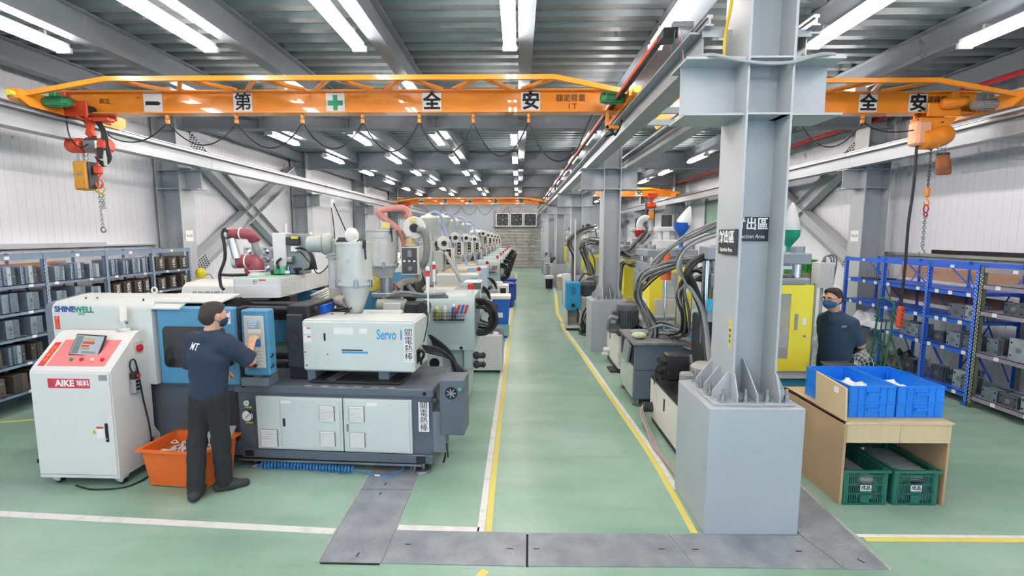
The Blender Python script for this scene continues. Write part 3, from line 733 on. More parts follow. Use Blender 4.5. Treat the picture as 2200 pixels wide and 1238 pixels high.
def hoist_left():
    t = thing('chain_hoist', 'red chain hoist with yellow chain bag under the left end of the near crane', 'hoist', (-5.72, 6.6, 0))
    z = Z0
    tr = MB().box(-.30, .10, -.16, -.125, z - .05, z + .14, .01).box(-.16, .24, .125, .16, z - .05, z + .12, .01).build('trolley_plate', REDP, t)
    for x in (-.05, .1):
        for s in (-1, 1): MB().cyl((x, s * .06, z + .045), (x, s * .13, z + .045), .045, n=14).build('wheel', DARKM, tr)
    gear_motor(t, (-.02, -.2, z + .09), (-1, -.1, .25), .24, .055, REDP, 'trolley_motor')
    MB().cyl((-.02, -.17, z - .06), (-.02, .17, z - .06), .022, n=10).cyl((.12, -.15, z - .08), (.12, .17, z - .08), .018, n=10).box(.08, .32, -.1, .02, z - .10, z - .045, .012).build('cross_shaft', REDP, t)
    MB().prism([(-.10, z - .05), (.06, z - .05), (.03, z - .13), (.01, z - .2), (.05, z - .27), (-.02, z - .3), (-.07, z - .25), (-.04, z - .17)], 'xz', -.03, .03).build('suspension', REDP, t)
    MB().box(-.10, .16, -.10, .10, z - .50, z - .30, .05).build('gear_case', STEELM, t)
    MB().lathe([(.04, -.22), (.085, -.20), (.10, -.17), (.10, -.02), (.085, 0)], (-.10, -.02, z - .40), 18, (1, 0, 0)).build('motor', REDP, t)
    MB().lathe([(.085, 0), (.10, .02), (.095, .10), (.06, .13)], (.14, -.02, z - .40), 18, (1, 0, 0)).build('brake_cover', REDP, t)
    MB().box(.12, .24, -.11, -.05, z - .58, z - .42, .02).build('terminal_box', DARKM, t)
    BAG = mat('chain_bag_yellow', '#cd9433', .6, var=.2, scale=9)
    bg_ = MB().box(-.23, -.04, -.10, .06, z - .99, z - .61, .02).build('chain_bag', BAG, t)
    MB().box(-.04, .0, -.09, .05, z - .97, z - .62, .01).build('bag_side', DARKM, bg_); box('bag_label', STEELM, bg_, -.16, -.11, -.102, -.1, z - .80, z - .77, 0)
    for x in (-.19, -.12, -.06): chain_links((x, -.02, z - .49), (x, -.02, z - .62)).build('bag_chain', STEELM, t)
    MB().box(.0, .10, -.05, .03, z - .78, z - .66, .02).cyl((.05, -.01, z - .66), (.05, -.01, z - .50), .012, n=8).build('hook_block', REDP, t)
    hook(MB(), (.05, -.01, z - .80), 1.25).build('hook', REDP, t)
    MB().tube([(.02, -.01, z - .94), (.06, -.02, z - 1.04), (.11, -.01, z - .98), (.07, 0, z - .92)], .008, 6, closed=True).bar((.0, -.02, z - 1.0), (.11, -.02, z - 1.06), .02, .02).build('shackle', mat('shackle_yellow', '#b7a24a', .5, .4), t)
    chain_links((.035, -.01, z - 1.05), (.045, -.01, z - 1.48), .03, .005, .014).build('sling_chain', STEELM, t)
    chain_links((.06, .01, z - 1.05), (.075, .01, z - 1.25), .03, .005, .014).build('sling_chain', STEELM, t); chain_links((.09, -.02, z - 1.05), (.078, -.02, z - 1.25), .03, .005, .014).build('sling_chain', STEELM, t)
    MB().torus((.045, -.01, z - 1.52), .034, .01, (0, 1, 0), 16, 7).build('end_ring', STEELM, t)
    cb = MB()
    for k in range(5):
        o = .016 * k
        cb.tube([(.12 + o, -.06, z - .1), (.2 + o, -.08, z - .25), (.18 + o * 1.6, -.09, z - .42), (.25 + o, -.1, z - .52 - o), (.2, -.1, z - .62 - o), (.1, -.1, z - .56)], .009, 6)
    cb.tube([(-.2, -.14, z - .02), (-.17, -.15, z - .3), (-.05, -.15, z - .45), (.05, -.13, z - .4)], .008, 6)
    cb.tube([(.16, -.06, z - .12), (.3, -.04, z - .3), (.55, -.03, z - .36), (.8, -.03, z - .3), (1.06, -.03, z - .11)], .0085, 6)
    cb.build('hoist_cables', BLACK, t)
    MB().lathe([(.025, 0), (.03, .1), (.012, .2)], (.24, -.1, z - .68), 10).build('limit_cone', mat('plastic_milk', '#b9bdb4', .5), t)
    return t
hoist_left()

# near right crane ------------------------------------------------------------------
Z1 = 3.90
cr_, gr = crane('orange bridge crane in the right bay, partly hidden by the nearest column', 2.15, 6.30, 7.0, Z1, [(3.3, '第'), (4.82, '全'), (5.50, '安')], chordx=(3.0, 5.25))
text('額定荷重', .088, BRN, gr, (5.72, -.0115, Z1 + .195), ext=.0006, off=.001, align='CENTER'); text('1T', .1, BRN, gr, (5.75, -.0115, Z1 + .085), ext=.0006)
gm = gear_motor(cr_, (6.28, -.36, Z1 + .04), (-1, .05, 0), .32, .065, mat('motor_grey', '#8b8f8c', .45, .2))
festoon(cr_, Z1 - .0, [3.0, 3.9, 4.75], [.3, .33], last=[(4.75, -.03, Z1 - .11), (5.0, -.03, Z1 - .22), (5.3, -.05, Z1 - .24), (5.6, -.06, Z1 - .18), (5.8, -.1, Z1 - .12)])
def hoist_right():
    t = thing('chain_hoist', 'orange electric chain hoist with worn chain bag on the right bay crane', 'hoist', (5.78, 7.0, 0)); z = Z1
    MB().box(-.25, .2, -.16, -.125, z - .06, z + .12, .012).box(-.2, .22, .125, .16, z - .06, z + .12, .012).build('trolley_plate', ORANGE2, t)
    gear_motor(t, (-.12, -.2, z + .09), (1, -.12, .12), .32, .065, ORANGE2, 'trolley_motor')
    MB().prism([(-.3, z - .06), (.2, z - .06), (.12, z - .16), (.2, z - .24), (-.3, z - .26), (-.26, z - .16)], 'xz', -.1, .08).build('suspension_frame', ORANGE2, t)
    MB().lathe([(.06, -.26), (.12, -.24), (.135, -.2), (.135, -.06), (.14, -.05), (.14, .08), (.12, .14), (.07, .17)], (.0, -.05, z - .31), 20, (1, .1, .22)).build('hoist_body', ORANGE2, t)
    MB().box(-.22, .0, -.14, .06, z - .47, z - .36, .03).build('chain_guide', ORANGE2, t)
    MB().box(-.34, -.14, -.14, .06, z - .43, z - .1, .03).build('control_box', mat('box_peach', '#e8a882', .5), t)
    BAG2 = mat('chain_bag_worn', '#9a5a32', .8, var=.3, scale=7, dirt='#3d3530')
    MB().lathe([(.075, -.27), (.085, -.25), (.082, -.12), (.07, 0), (.072, .02)], (.10, -.05, z - .55), 16, (-.12, 0, 1)).build('chain_bag', BAG2, t)
    MB().lathe([(.076, 0), (.076, .03)], (.10, -.05, z - .56), 16, (-.12, 0, 1), cap=False).build('bag_collar', GREASE, t)
    for x in (.04, .09, .15): chain_links((x - .02, -.05, z - .44), (x, -.05, z - .55)).build('bag_chain', STEELM, t)
    chain_links((-.07, -.05, z - .46), (-.065, -.05, z - 1.0), .03, .005, .013).build('load_chain', DARKM, t)
    MB().box(-.09, -.04, -.075, -.025, z - 1.12, z - 1.0, .01).build('hook_block', ORANGE2, t)
    hook(MB(), (-.065, -.05, z - 1.13), 1.0).build('hook', ORANGE2, t)
    MB().torus((-.065, -.05, z - 1.29), .055, .009, (0, 1, 0), 18, 7, .6, (1, 0, 0)).torus((-.065, -.05, z - 1.37), .03, .009, (1, 0, .3), 14, 7).build('master_link', mat('link_red', '#9c2f3d', .4, .2), t)
    chain_links((-.065, -.05, z - 1.39), (-.065, -.05, z - 1.80), .036, .0065, .017).build('sling_chain', STEELM, t)
    hook(MB(), (-.065, -.05, z - 1.82), 1.05).build('sling_hook', STEELM, t)
    return t
hoist_right()
pd = thing('pendant_control', 'orange pendant control hanging on a long black cable in front of the blue shelves', 'pendant', (5.5, 7.0, 0))
MB().tube([(.0, -.06, 3.95), (.0, -.06, 3.5), (-.01, -.08, 2.9), (-.05, -.1, 2.4), (-.06, -.12, 1.8), (-.07, -.12, 1.28)], .018, 8).build('cable', BLACK, pd)
MB().box(-.11, -.03, -.16, -.09, .93, 1.24, .018).build('pendant_body', mat('pendant_orange', '#d9562f', .5), pd)
MB().cyl((-.07, -.125, 1.24), (-.07, -.125, 1.30), .02, .014, n=10).build('strain_relief', BLACK, pd)
for z in (1.18, 1.12, 1.06, 1.0): MB().cyl((-.07, -.162, z), (-.07, -.166, z), .014, n=10).build('button', mat('button_brown', '#8b3a26', .5), pd)

# far left crane --------------------------------------------------------------------
cf, gf = crane('small looking orange bridge crane in the far distance of the left bay', -6.05, 1.36, 24.4, 3.735, [(-4.85, '一'), (-3.65, '第'), (-2.42, '+'), (-1.145, '全'), (.155, '安')], chordx=(-4.95, .42))
text('額定荷重', .098, BRN, gf, (.68, -.0115, 3.925), ext=.0006); text('1T', .1, BRN, gf, (.70, -.0115, 3.82), ext=.0006)
gear_motor(cf, (-5.95, -.42, 3.82), (1, 0, 0), .32, .06, GREENM); gear_motor(cf, (1.3, -.46, 3.83), (-1, 0, 0), .3, .066, GREENM)
festoon(cf, 3.735, [-4.66, -3.74, -2.86, -2.06, -1.31, -.60, .13], [.4] * 6)
def small_hoist(label, X, Y, z, drop):
    t = thing('chain_hoist', label, 'hoist', (X, Y, 0))
    MB().box(-.2, .2, -.16, -.12, z - .06, z + .12, .01).box(-.2, .2, .12, .16, z - .06, z + .12, .01).build('trolley_plate', REDP, t)
    MB().prism([(-.1, z - .05), (.1, z - .05), (.04, z - .3), (-.04, z - .3)], 'xz', -.03, .03).build('suspension', REDP, t)
    MB().lathe([(.05, -.22), (.11, -.19), (.11, .15), (.05, .19)], (0, 0, z - .38), 16, (1, 0, 0)).build('hoist_body', REDP, t)
    MB().box(-.1, .1, -.08, .08, z - .95, z - .6, .02).build('chain_bag', ORANGE2, t)
    chain_links((.14, 0, z - .48), (.14, 0, z - drop), .04, .007, .02).build('load_chain', DARKM, t); hook(MB(), (.14, 0, z - drop), 1.3).build('hook', REDP, t)
    return t
small_hoist('small red hoist under the left end of the far crane', -5.6, 24.4, 3.735, 1.2)
# far right crane
cg, gg = crane('orange bridge crane in the far right bay behind the second column', 2.15, 6.30, 20.2, 3.80, [(3.1, '第'), (3.92, '全'), (4.92, '安')], chordx=(3.0, 5.25))
small_hoist('red hoist with orange chain bag under the far right crane', 5.45, 20.2, 3.80, 1.35)
rp = thing('pendant_control', 'dark red pendant cable hanging from the far right crane', 'pendant', (5.2, 20.2, 0))
MB().tube([(0, -.1, 3.8), (0, -.1, 2.6), (-.02, -.1, 1.5)], .03, 8).build('cable', mat('cable_maroon', '#6d3540', .6), rp); MB().box(-.07, .03, -.15, -.05, 1.2, 1.5, .02).build('pendant_body', REDP, rp)
# ================================================================== NEAR INJECTION MACHINE
NAVY = mat('logo_navy', '#2c3f95', .5, var=0); LGREEN = mat('logo_green', '#1f8d72', .5, var=0)
CYANP = mat('print_cyan', '#3aa0cf', .5, var=0); REDL = mat('label_red', '#d9402f', .5, var=.03)
GLASSD = mat('dark_window', '#26292c', .15, var=.1, coat=.6)
SLATE2 = mat('machine_slate_light', '#6f7882', .42, var=.06, scale=5)
BLUET = mat('tray_blue', '#1560d2', .4, var=.06)
def louvre(parent, u0, u1, z0, z1, v, n=10):
    fr = MB().box(u0, u1, v - .006, v, z0, z1, .002).build('vent', STEELM, parent)
    h = (z1 - z0) / n
    me = MB().prism([(v - .006, 0), (v - .016, .001), (v - .007, h * .75)], 'yz', u0 + .008, u1 - .008).mesh('vent_slat', MWHITE, smooth=False)
    for i in range(n): link('vent_slat', me, fr, (0, 0, z0 + h * (i + .1)))
def vsign(parent, u0, u1, z0, z1, v, s='關\n電\n熱\n棒', size=.075):
    p = box('warning_sign', PAPER, parent, u0, u1, v - .002, v, z0, z1, 0)
    text(s, size, BLACKP, p, ((u0 + u1) / 2, v - .0027, (z0 + z1) / 2 - .0), line=.95, ext=.0004)
    return p
def decal(parent, u0, u1, z0, z1, v, m=PAPER, name='decal'):
    return box(name, m, parent, u0, u1, v - .0015, v, z0, z1, 0)
def tower_light(parent, x, y, z0, z1, r=.018, cap='white'):
    p = MB().cyl((x, y, z0), (x, y, z1 - .26), r * .45, n=10).cyl((x, y, z1 - .26), (x, y, z1 - .10), r, n=14).build('signal_pole', MWHITE, parent)
    MB().cyl((x, y, z1 - .10), (x, y, z1 - .04), r * 1.05, n=14).build('signal_lens', RED, p)
    MB().lathe([(r * 1.05, 0), (r, .03), (r * .5, .04)], (x, y, z1 - .04), 14).build('signal_cap', MWHITE, p)
    return p

m1 = thing('injection_machine', 'pale green injection moulding machine with blue door and slate base nearest the viewer', 'injection machine', (-.93, 4.35, 0), -3.9)
bs = MB().box(-3.62, .13, .02, .8, .10, .80, .008).build('base', MSLATE, m1)
MB().box(-1.80, .145, -.005, .8, .745, .82, .008).build('base_lip', MSLATE, m1)
MB().box(-3.6, -1.8, .03, .8, .74, .815, .006).build('left_deck', SLATE2, m1)
MB().box(-1.75, .13, -.012, .03, .10, .185, .006).build('base_skirt', MSLATE, m1)
MB().bar((-1.8, .0, .075), (.02, .0, .085), .03, .02).build('floor_conduit', STEELM, m1)
for u in (.02, -1.66, -3.4):
    MB().lathe([(.075, 0), (.08, .006), (.075, .03), (.045, .036), (.03, .03)], (u, .045, 0), 22).cyl((u, .045, .03), (u, .045, .11), .016, n=10).build('levelling_foot', STEELM, m1)
    MB().lathe([(.07, 0), (.07, .03)], (u, .7, 0), 16).cyl((u, .7, .03), (u, .7, .11), .016, n=8).build('levelling_foot', STEELM, m1)
box('foot_recess', GREASE, m1, -1.72, -1.63, -.0135, -.01, .115, .175, 0); box('foot_recess', GREASE, m1, -.03, .06, -.0135, -.01, .105, .175, 0)
# access doors
for (a, c, nm) in ((-1.585, -.735, 'l'), (-.722, -.065, 'r')):
    fr = MB().box(a, c, -.012, .02, .195, .715, .004).build('access_panel', MGREEN, m1)
    if nm == 'l':
        d1 = MB().box(-1.575, -1.345, -.02, -.012, .207, .703, .003).build('access_door', MGREEN, m1); d2 = MB().box(-1.335, -.755, -.022, -.012, .215, .69, .003).build('access_door', MGREEN, m1)
        louvre(d1, -1.545, -1.37, .225, .395, -.02); louvre(d2, -.955, -.80, .495, .645, -.022); louvre(d2, -.955, -.80, .25, .395, -.022)
        MB().box(-1.315, -1.29, -.03, -.022, .43, .51, .003).build('latch', DARKM, d2); decal(d2, -1.33, -1.23, .655, .685, -.022)
    else:
        d3 = MB().box(-.70, -.085, -.022, -.012, .212, .695, .003).build('access_door', MGREEN, m1)
        louvre(d3, -.665, -.51, .50, .65, -.022); louvre(d3, -.665, -.51, .25, .395, -.022)
        MB().box(-.69, -.668, -.03, -.022, .40, .475, .003).build('latch', STEELM, d3); decal(d3, -.49, -.39, .655, .69, -.022)
vsign(m1, .0, .1, .415, .70, -.005)
GAUGE = mat('gauge_face', '#e7e8e4', .5, var=0)
for z, r in ((.65, .028), (.52, .05)):
    gg_ = MB().lathe([(r, 0), (r * 1.12, -.01), (r * 1.12, -.03), (r, -.034)], (-1.665, .0, z), 22, (0, 1, 0)).build('pressure_gauge', CHROME, m1)
    MB().cyl((-1.665, -.035, z), (-1.665, -.036, z), r * .93, n=20).build('gauge_face', GAUGE, gg_)
    MB().bar((-1.665 - r * .3, -.037, z - r * .3), (-1.665 + r * .5, -.037, z + r * .5), .003, .004).build('needle', BLACKP, gg_)
    decal(m1, -1.70, -1.63, z - r - .03, z - r - .012, -.003, YELLOW, 'gauge_label')
MB().cyl((.06, -.008, .78), (.06, -.002, .78), .018, n=14).build('lifting_hole', SLOT, m1)
for i in range(6): box('hazard_stripe', mat('stripe_cream', '#b9a98a', .6), m1, -1.1 + i * .16, -1.03 + i * .16, .01, .035, .8205, .8215, 0)
# injection unit cover on legs
ib = MB().box(-1.17, -.065, .13, .62, .935, 1.43, .018).build('injection_cover', MGREEN, m1)
MB().box(-1.15, -.08, .14, .6, 1.425, 1.437, .006).build('cover_lid', MGREEN, ib)
text('Servo 1', .135, CYANP, ib, (-.30, .127, 1.30), sx=.62, off=.0025, ext=.0006); vsign(ib, -.165, -.075, 1.04, 1.375, .129, size=.082)
decal(ib, -.85, -.66, 1.30, 1.365, .13); decal(ib, -.60, -.52, 1.31, 1.36, .13)
for i in range(2):
    q = decal(ib, -1.15, -1.075, 1.30 - i * .085, 1.365 - i * .085, .13, PAPER, 'warning_label'); decal(q, -1.115, -1.08, 1.35 - i * .085, 1.362 - i * .085, .1284, REDL)
MB().box(-.95, -.932, .122, .13, 1.235, 1.31, .004).build('handle_slot', BLACKP, ib)
decal(ib, -.775, -.52, 1.115, 1.135, .13, CYANP, 'blue_caption'); decal(ib, -.775, -.57, 1.142, 1.153, .13, BLACKP, 'black_caption')
for (u, z) in ((-1.14, 1.12), (-.92, 1.10), (-1.13, .99)): MB().cyl((u, .127, z), (u, .13, z), .007, n=8).build('screw', DARKM, ib)
MB().box(-.075, -.062, .2, .32, 1.0, 1.14, .004).build('side_cutout', SLOT, ib)
MB().tube([(-.06, .25, 1.1), (-.02, .24, 1.13), (-.01, .26, 1.08), (-.04, .28, 1.03)], .014, 7).tube([(-.06, .22, 1.05), (-.02, .2, 1.06), (-.03, .22, 1.0)], .012, 7).build('side_cables', BLACK, ib)
for (u0, u1, v0) in ((-1.16, -1.08, .18), (-.45, -.34, .2)): MB().box(u0, u1, v0, v0 + .25, .82, .94, .006).build('cover_leg', SLATE2, m1)
MB().box(-1.1, -.2, .1, .5, .822, .845, .006).build('slide_rail', GREASE, m1); MB().bar((-.9, .12, .85), (-.75, .5, .92), .1, .01).build('chute_plate', STEELM, m1)
MB().box(-1.36, -1.14, .22, .78, .82, 1.56, .01).build('fixed_platen', GREASE, m1)
MB().box(-1.34, -1.18, .16, .22, .95, 1.48, .01).cyl((-1.28, .14, 1.25), (-1.28, .2, 1.25), .07, n=18).build('platen_rib', DARKM, m1)
for z in (.93, 1.5):
    for v in (.34, .68): MB().cyl((-2.4, v, z), (-1.1, v, z), .035, n=14).build('tie_bar', GREASE, m1)
MB().cyl((-1.2, .42, 1.2), (-1.1, .42, 1.2), .11, n=20).build('barrel_nozzle', STEELM, m1)
# operator panel
pn = MB().box(-1.655, -1.395, -.055, .07, .93, 1.555, .014).build('control_panel', MBLUE, m1)
MB().box(-1.625, -1.43, -.062, -.05, 1.005, 1.50, .01).build('panel_face', mat('panel_face', '#c9c8c0', .4, var=.04), pn)
MB().box(-1.585, -1.465, -.066, -.06, 1.38, 1.46, .004).build('upper_display', mat('display_blue', '#9db6cf', .2), pn)
for i in range(3): box('display_line', mat('display_white', '#dbe4ee', .3), pn, -1.575, -1.49 - .01 * i, -.0668, -.066, 1.44 - .022 * i, 1.45 - .022 * i, 0)
MB().box(-1.585, -1.46, -.065, -.06, 1.335, 1.372, .003).build('soft_keys', mat('keys_white', '#dfe3d8', .5), pn)
MB().box(-1.535, -1.465, -.066, -.06, 1.21, 1.31, .004).build('lower_display', mat('display_deep', '#4a77b5', .2), pn); box('display_bar', YELLOW, pn, -1.535, -1.47, -.0668, -.066, 1.285, 1.31, 0)
KEY = mat('key_grey', '#d8d3cb', .4)
for i in range(5):
    for j in range(4): MB().box(-1.605 + j * .042, -1.575 + j * .042, -.068, -.061, 1.17 - i * .032, 1.192 - i * .032, .004).build('key', KEY, pn)
MB().lathe([(.018, 0), (.024, -.01), (.022, -.03), (.01, -.034)], (-1.575, -.062, 1.03), 16, (0, 1, 0)).build('emergency_stop', RED, pn); MB().cyl((-1.53, -.062, 1.03), (-1.53, -.075, 1.03), .018, n=14).build('selector_switch', DARKM, pn)
MB().tube([(-1.395, .0, 1.13), (-1.37, -.03, 1.12), (-1.395, -.04, 1.11)], .007, 6).tube([(-1.395, .0, 1.03), (-1.37, -.03, 1.02), (-1.395, -.04, 1.01)], .007, 6).build('panel_hinge', BLACK, pn)
MB().box(-1.70, -1.43, -.04, .14, .82, .905, .006).cyl((-1.55, .02, .9), (-1.55, .02, .94), .05, n=14).build('panel_stand', SLATE2, m1)
MB().box(-1.715, -1.672, -.03, .12, .80, 1.575, .012).build('door_edge', BLACKP, m1)
# sliding safety door
sd_ = MB().box(-2.52, -1.715, -.03, .03, .815, 1.575, .02).build('safety_door', MBLUE, m1)
rr = [(-2.45 + .04 * (1 - math.cos(t)), 1.35 + 0) for t in ()]
def rrect(u0, u1, z0, z1, r, n=5):
    p = []
    for cx, cz, a0 in ((u1 - r, z1 - r, 0), (u0 + r, z1 - r, 90), (u0 + r, z0 + r, 180), (u1 - r, z0 + r, 270)):
        for k in range(n + 1): t = R(a0 + 90 * k / n); p.append((cx + r * math.cos(t), cz + r * math.sin(t)))
    return p
MB().prism(rrect(-2.46, -1.83, .985, 1.385, .05), 'xz', -.034, -.02).build('door_window', GLASSD, sd_)
MB().box(-1.80, -1.76, -.07, -.03, 1.02, 1.08, .012).build('door_handle', BLACKP, sd_)
q = decal(sd_, -1.86, -1.77, 1.415, 1.535, -.03, PAPER, 'warning_label'); decal(q, -1.855, -1.78, 1.52, 1.535, -.0316, REDL); decal(q, -1.82, -1.775, 1.465, 1.478, -.0316, REDL); decal(q, -1.85, -1.825, 1.425, 1.45, -.0316, BLACKP)
# clamp cover
cv = MB().prism([(-.05, .82), (-.05, 1.53), (-.035, 1.575), (.0, 1.605), (.34, 1.65), (.78, 1.52), (.78, .82)], 'yz', -3.56, -2.54).build('clamp_cover', MGREEN, m1)
MB().prism([(-.042, .83), (-.042, 1.53), (-.03, 1.57), (.0, 1.595), (.34, 1.64), (.77, 1.51), (.77, .83)], 'yz', -3.64, -3.56).build('clamp_end_band', SLATE2, m1)
MB().prism([(.02, 1.60), (.33, 1.643), (.33, 1.656), (.015, 1.613)], 'yz', -2.56, -1.90).build('cover_roof', MGREEN, m1)
MB().prism([(.08, 1.56), (.34, 1.62), (.6, 1.5), (.6, 1.40), (.08, 1.40)], 'yz', -2.5, -1.9).build('roof_recess', GREASE, m1)
MB().prism([(-.06, 1.55), (.12, 1.63), (.12, 1.64), (-.06, 1.562)], 'yz', -2.56, -2.25).build('roof_flap', MGREEN, m1)
text('SHINE', .078, NAVY, cv, (-3.425, -.0512, 1.535), off=.0025, ext=.0006); text('WELL', .078, LGREEN, cv, (-3.225, -.0512, 1.533), off=.0025, ext=.0006)
for u in (-3.27, -3.235): MB().torus((u, -.051, 1.495), .011, .003, (0, 1, 0), 14, 5).build('logo_wheel', LGREEN, cv, smooth=True)
rl = decal(cv, -3.54, -3.49, 1.34, 1.47, -.05, REDL, 'red_charm'); text('開\n工\n大\n吉', .03, mat('gold_print', '#f0a060', .5, var=0), rl, (-3.515, -.0524, 1.405), ext=.0003)
MB().torus((-2.78, .28, 1.69), .028, .008, (0, 1, 0), 18, 7).cyl((-2.78, .28, 1.635), (-2.78, .28, 1.67), .012, n=10).build('lifting_eye', MWHITE, cv)
for u, v in ((-3.35, .1), (-3.25, .12), (-2.7, .05)): MB().cyl((u, v, 1.60), (u, v, 1.635), .007, n=6).build('bolt', DARKM, cv)
MB().box(-3.5, -1.82, .02, .06, .1, .80, .005).build('left_side_panel', SLATE2, m1)
MB().box(-2.2, -1.78, .0, .3, .25, .75, .01).build('drop_opening', GREASE, m1)
MB().prism([(-.12, .30), (-.1, .29), (.25, .6), (.25, .64)], 'yz', -2.15, -1.80).build('product_chute', STEELM, m1)
# electrical boxes on the right end
e1 = MB().box(.205, .43, -.02, .26, .395, .92, .006).build('electrical_box', MSLATE, m1)
MB().torus((.315, -.022, .80), .052, .006, (0, 1, 0), 20, 6).cyl((.315, -.02, .80), (.315, -.0225, .80), .05, n=20).build('fan_grille', BLACKP, e1)
for a in range(7): MB().bar((.315, -.024, .80), (.315 + .045 * math.cos(a * .9), -.024, .80 + .045 * math.sin(a * .9)), .012, .004, (0, 1, 0)).build('fan_blade', STEELM, e1)
MB().cyl((.395, -.02, .84), (.395, -.034, .84), .016, n=14).build('green_lamp', mat('lamp_green', '#3fa68c', .3), e1)
e2 = MB().box(.125, .255, .02, .14, .205, .60, .005).build('connection_box', SLATE2, m1); decal(e2, .22, .25, .50, .58, .02, YELLOW, 'hazard_label'); MB().box(.20, .235, .0, .02, .40, .415, .003).build('latch', DARKM, e2)
MB().tube([(.13, .01, .72), (.19, -.01, .71), (.235, .0, .67), (.24, .02, .6)], .009, 7).tube([(.24, .06, .21), (.22, .1, .12), (.2, .12, .06)], .01, 7).tube([(.25, .03, .3), (.27, .0, .22), (.26, .05, .15)], .008, 6).build('power_cable', BLACK, m1)
MB().cyl((.13, .0, .72), (.18, -.01, .72), .025, .02, n=10).box(.13, .16, .02, .06, .66, .78, .004).build('cable_gland', DARKM, m1)
cb = MB()
for i in range(4): cb.tube([(-.05, .35 + .04 * i, 1.15 - .03 * i), (.1 + .03 * i, .38 + .03 * i, 1.12 - .04 * i), (.24 + .02 * i, .42, 1.0 - .02 * i), (.3 + .03 * i, .4, .85)], .014 if i < 2 else .009, 7)
cb.build('motor_cables', BLACK, m1)
MB().tube([(-.1, .66, 1.43), (-.02, .5, 1.45), (.0, .35, 1.33), (-.02, .3, 1.2)], .006, 6).build('sensor_cable', BLACK, m1)
tower_light(m1, -.05, .62, 1.35, 1.92, .021)

# blue tray on the injection cover
tr = thing('parts_tray', 'small bright blue plastic tray on top of the near injection cover', 'tray', (-2.13, 4.99, 1.44), -3.9)
MB().prism([(-.16, .07), (.16, .09), (.14, .0), (-.15, 0)], 'xz', -.11, .11).build('tray_body', BLUET, tr)

# blue coiled air hose on the floor
hs = thing('coiled_air_hose', 'bright blue coiled air hose lying in front of the slate machine base', 'air hose', (-.93, 4.35, 0), -3.9)
HOSEB = mat('hose_blue', '#2f83c9', .35, var=.08)
MB().tube([(-1.55 + .92 * i / 400, -.03 + .03 * math.cos(i * 2 * PI / 14) + .015 * math.sin(i * .012), .036 + .029 * math.sin(i * 2 * PI / 14)) for i in range(401)], .006, 6, smooth=False).build('coil', HOSEB, hs)
MB().tube([(-.63, -.03, .03), (-.5, -.06, .02), (-.38, -.1, .012), (-.25, -.09, .012), (-.17, -.0, .03), (-.2, .06, .06), (-.45, .08, .075)], .006, 6).tube([(-1.55, -.03, .03), (-1.7, -.02, .01), (-1.95, -.05, .01), (-2.2, -.03, .01)], .006, 6).build('tail', HOSEB, hs)
MB().cyl((-.40, -.098, .016), (-.35, -.102, .016), .009, n=10).build('coupling', MWHITE, hs)
fh = thing('flexible_conduit', 'short grey conduit rising from the floor channel beside the machine foot', 'conduit', (-1.02, 4.46, 0))
MB().tube([(0, -.06, .005), (.0, -.05, .04), (-.02, .0, .08), (-.05, .05, .1)], .014, 8, 8, ridge=.1).tube([(.03, -.06, .005), (.03, -.05, .05), (.0, .02, .09)], .012, 8, 8, ridge=.1).build('conduit', GREYHOSE, fh)

# ------------------------------------------------------------------ sprue picker beam with collaborative robot
tk = thing('takeout_beam', 'white rounded robot traverse beam reaching over the near machine', 'robot beam', (-2.84, 5.15, 0))
p = []
for t in range(7): p.append((-.26 + .06 - .06 * math.sin(R(90 - t * 15)), .06 - .06 * math.sin(R(t * 15)) if False else .06 - .06 * math.cos(R(90 - t * 15))))
poly = [(-.26, 1.36), (-.26, .06), (-.245, .02), (-.20, 0), (.20, 0), (.245, .02), (.26, .06), (.26, 1.36)]
MB().prism(poly, 'xy', 1.57, 1.775).build('beam_shell', MWHITE, tk, ang=50)
MB().prism([(u * 1.004, v - .001) for u, v in poly[:-1]] + [(.261, .4)], 'xy', 1.70, 1.708).build('light_strip', mat('strip_white', '#f4f6f4', .3), tk)
MB().box(-.22, .22, .05, 1.3, 1.772, 1.782, .003).build('beam_top', mat('mint_glow', '#9fd0b8', .5), tk)  # mint base colour stands in for green light on the beam top
sgm = MB().cyl((.0, -.001, 1.745), (.0, .002, 1.745), .022, n=18).build('hand_symbol', WHITEP, tk); MB().torus((.0, -.001, 1.745), .022, .002, (0, 1, 0), 18, 5).box(-.006, .006, -.003, 0, 1.735, 1.757).build('hand_mark', BLACKP, sgm); decal(tk, .045, .12, 1.755, 1.77, .0, REDL)
MB().box(-.2, .3, .15, .35, 1.30, 1.57, .01).build('beam_pedestal', GREASE, tk)
MB().box(-.25, -.12, .02, .12, 1.50, 1.57, .006).box(-.15, .12, .04, .1, 1.535, 1.57, .004).build('underside_valves', STEELM, tk)
MB().tube([(.28, .3, 1.52), (.34, .28, 1.40), (.44, .3, 1.42), (.55, .4, 1.38), (.72, .6, 1.36), (.86, .9, 1.42), (.88, 1.1, 1.6)], .02, 8).tube([(.28, .3, 1.5), (.36, .26, 1.35), (.48, .28, 1.37), (.68, .5, 1.33), (.82, .8, 1.36), (.84, 1.05, 1.6)], .02, 8).build('umbilical', BLACK, tk)
MB().tube([(.4, .7, 1.56), (.46, .72, 1.4), (.5, .75, 1.2), (.52, .78, 1.0)], .11, 16, 14, ridge=.06).build('white_duct', mat('duct_white', '#d5d7d4', .5), tk)
for i in range(3): MB().cyl((.27, .9 + .07 * i, 1.5), (.27, .9 + .07 * i, 1.57), .018, n=10).build('cable_plug', BLACK, tk)
CLEAR = mat('clear_plastic', '#e8edec', .08, trans=.0, alpha=.18, var=0)
MB().box(.262, .40, .05, .3, 1.60, 1.75, .006).build('clear_cover', CLEAR, tk)

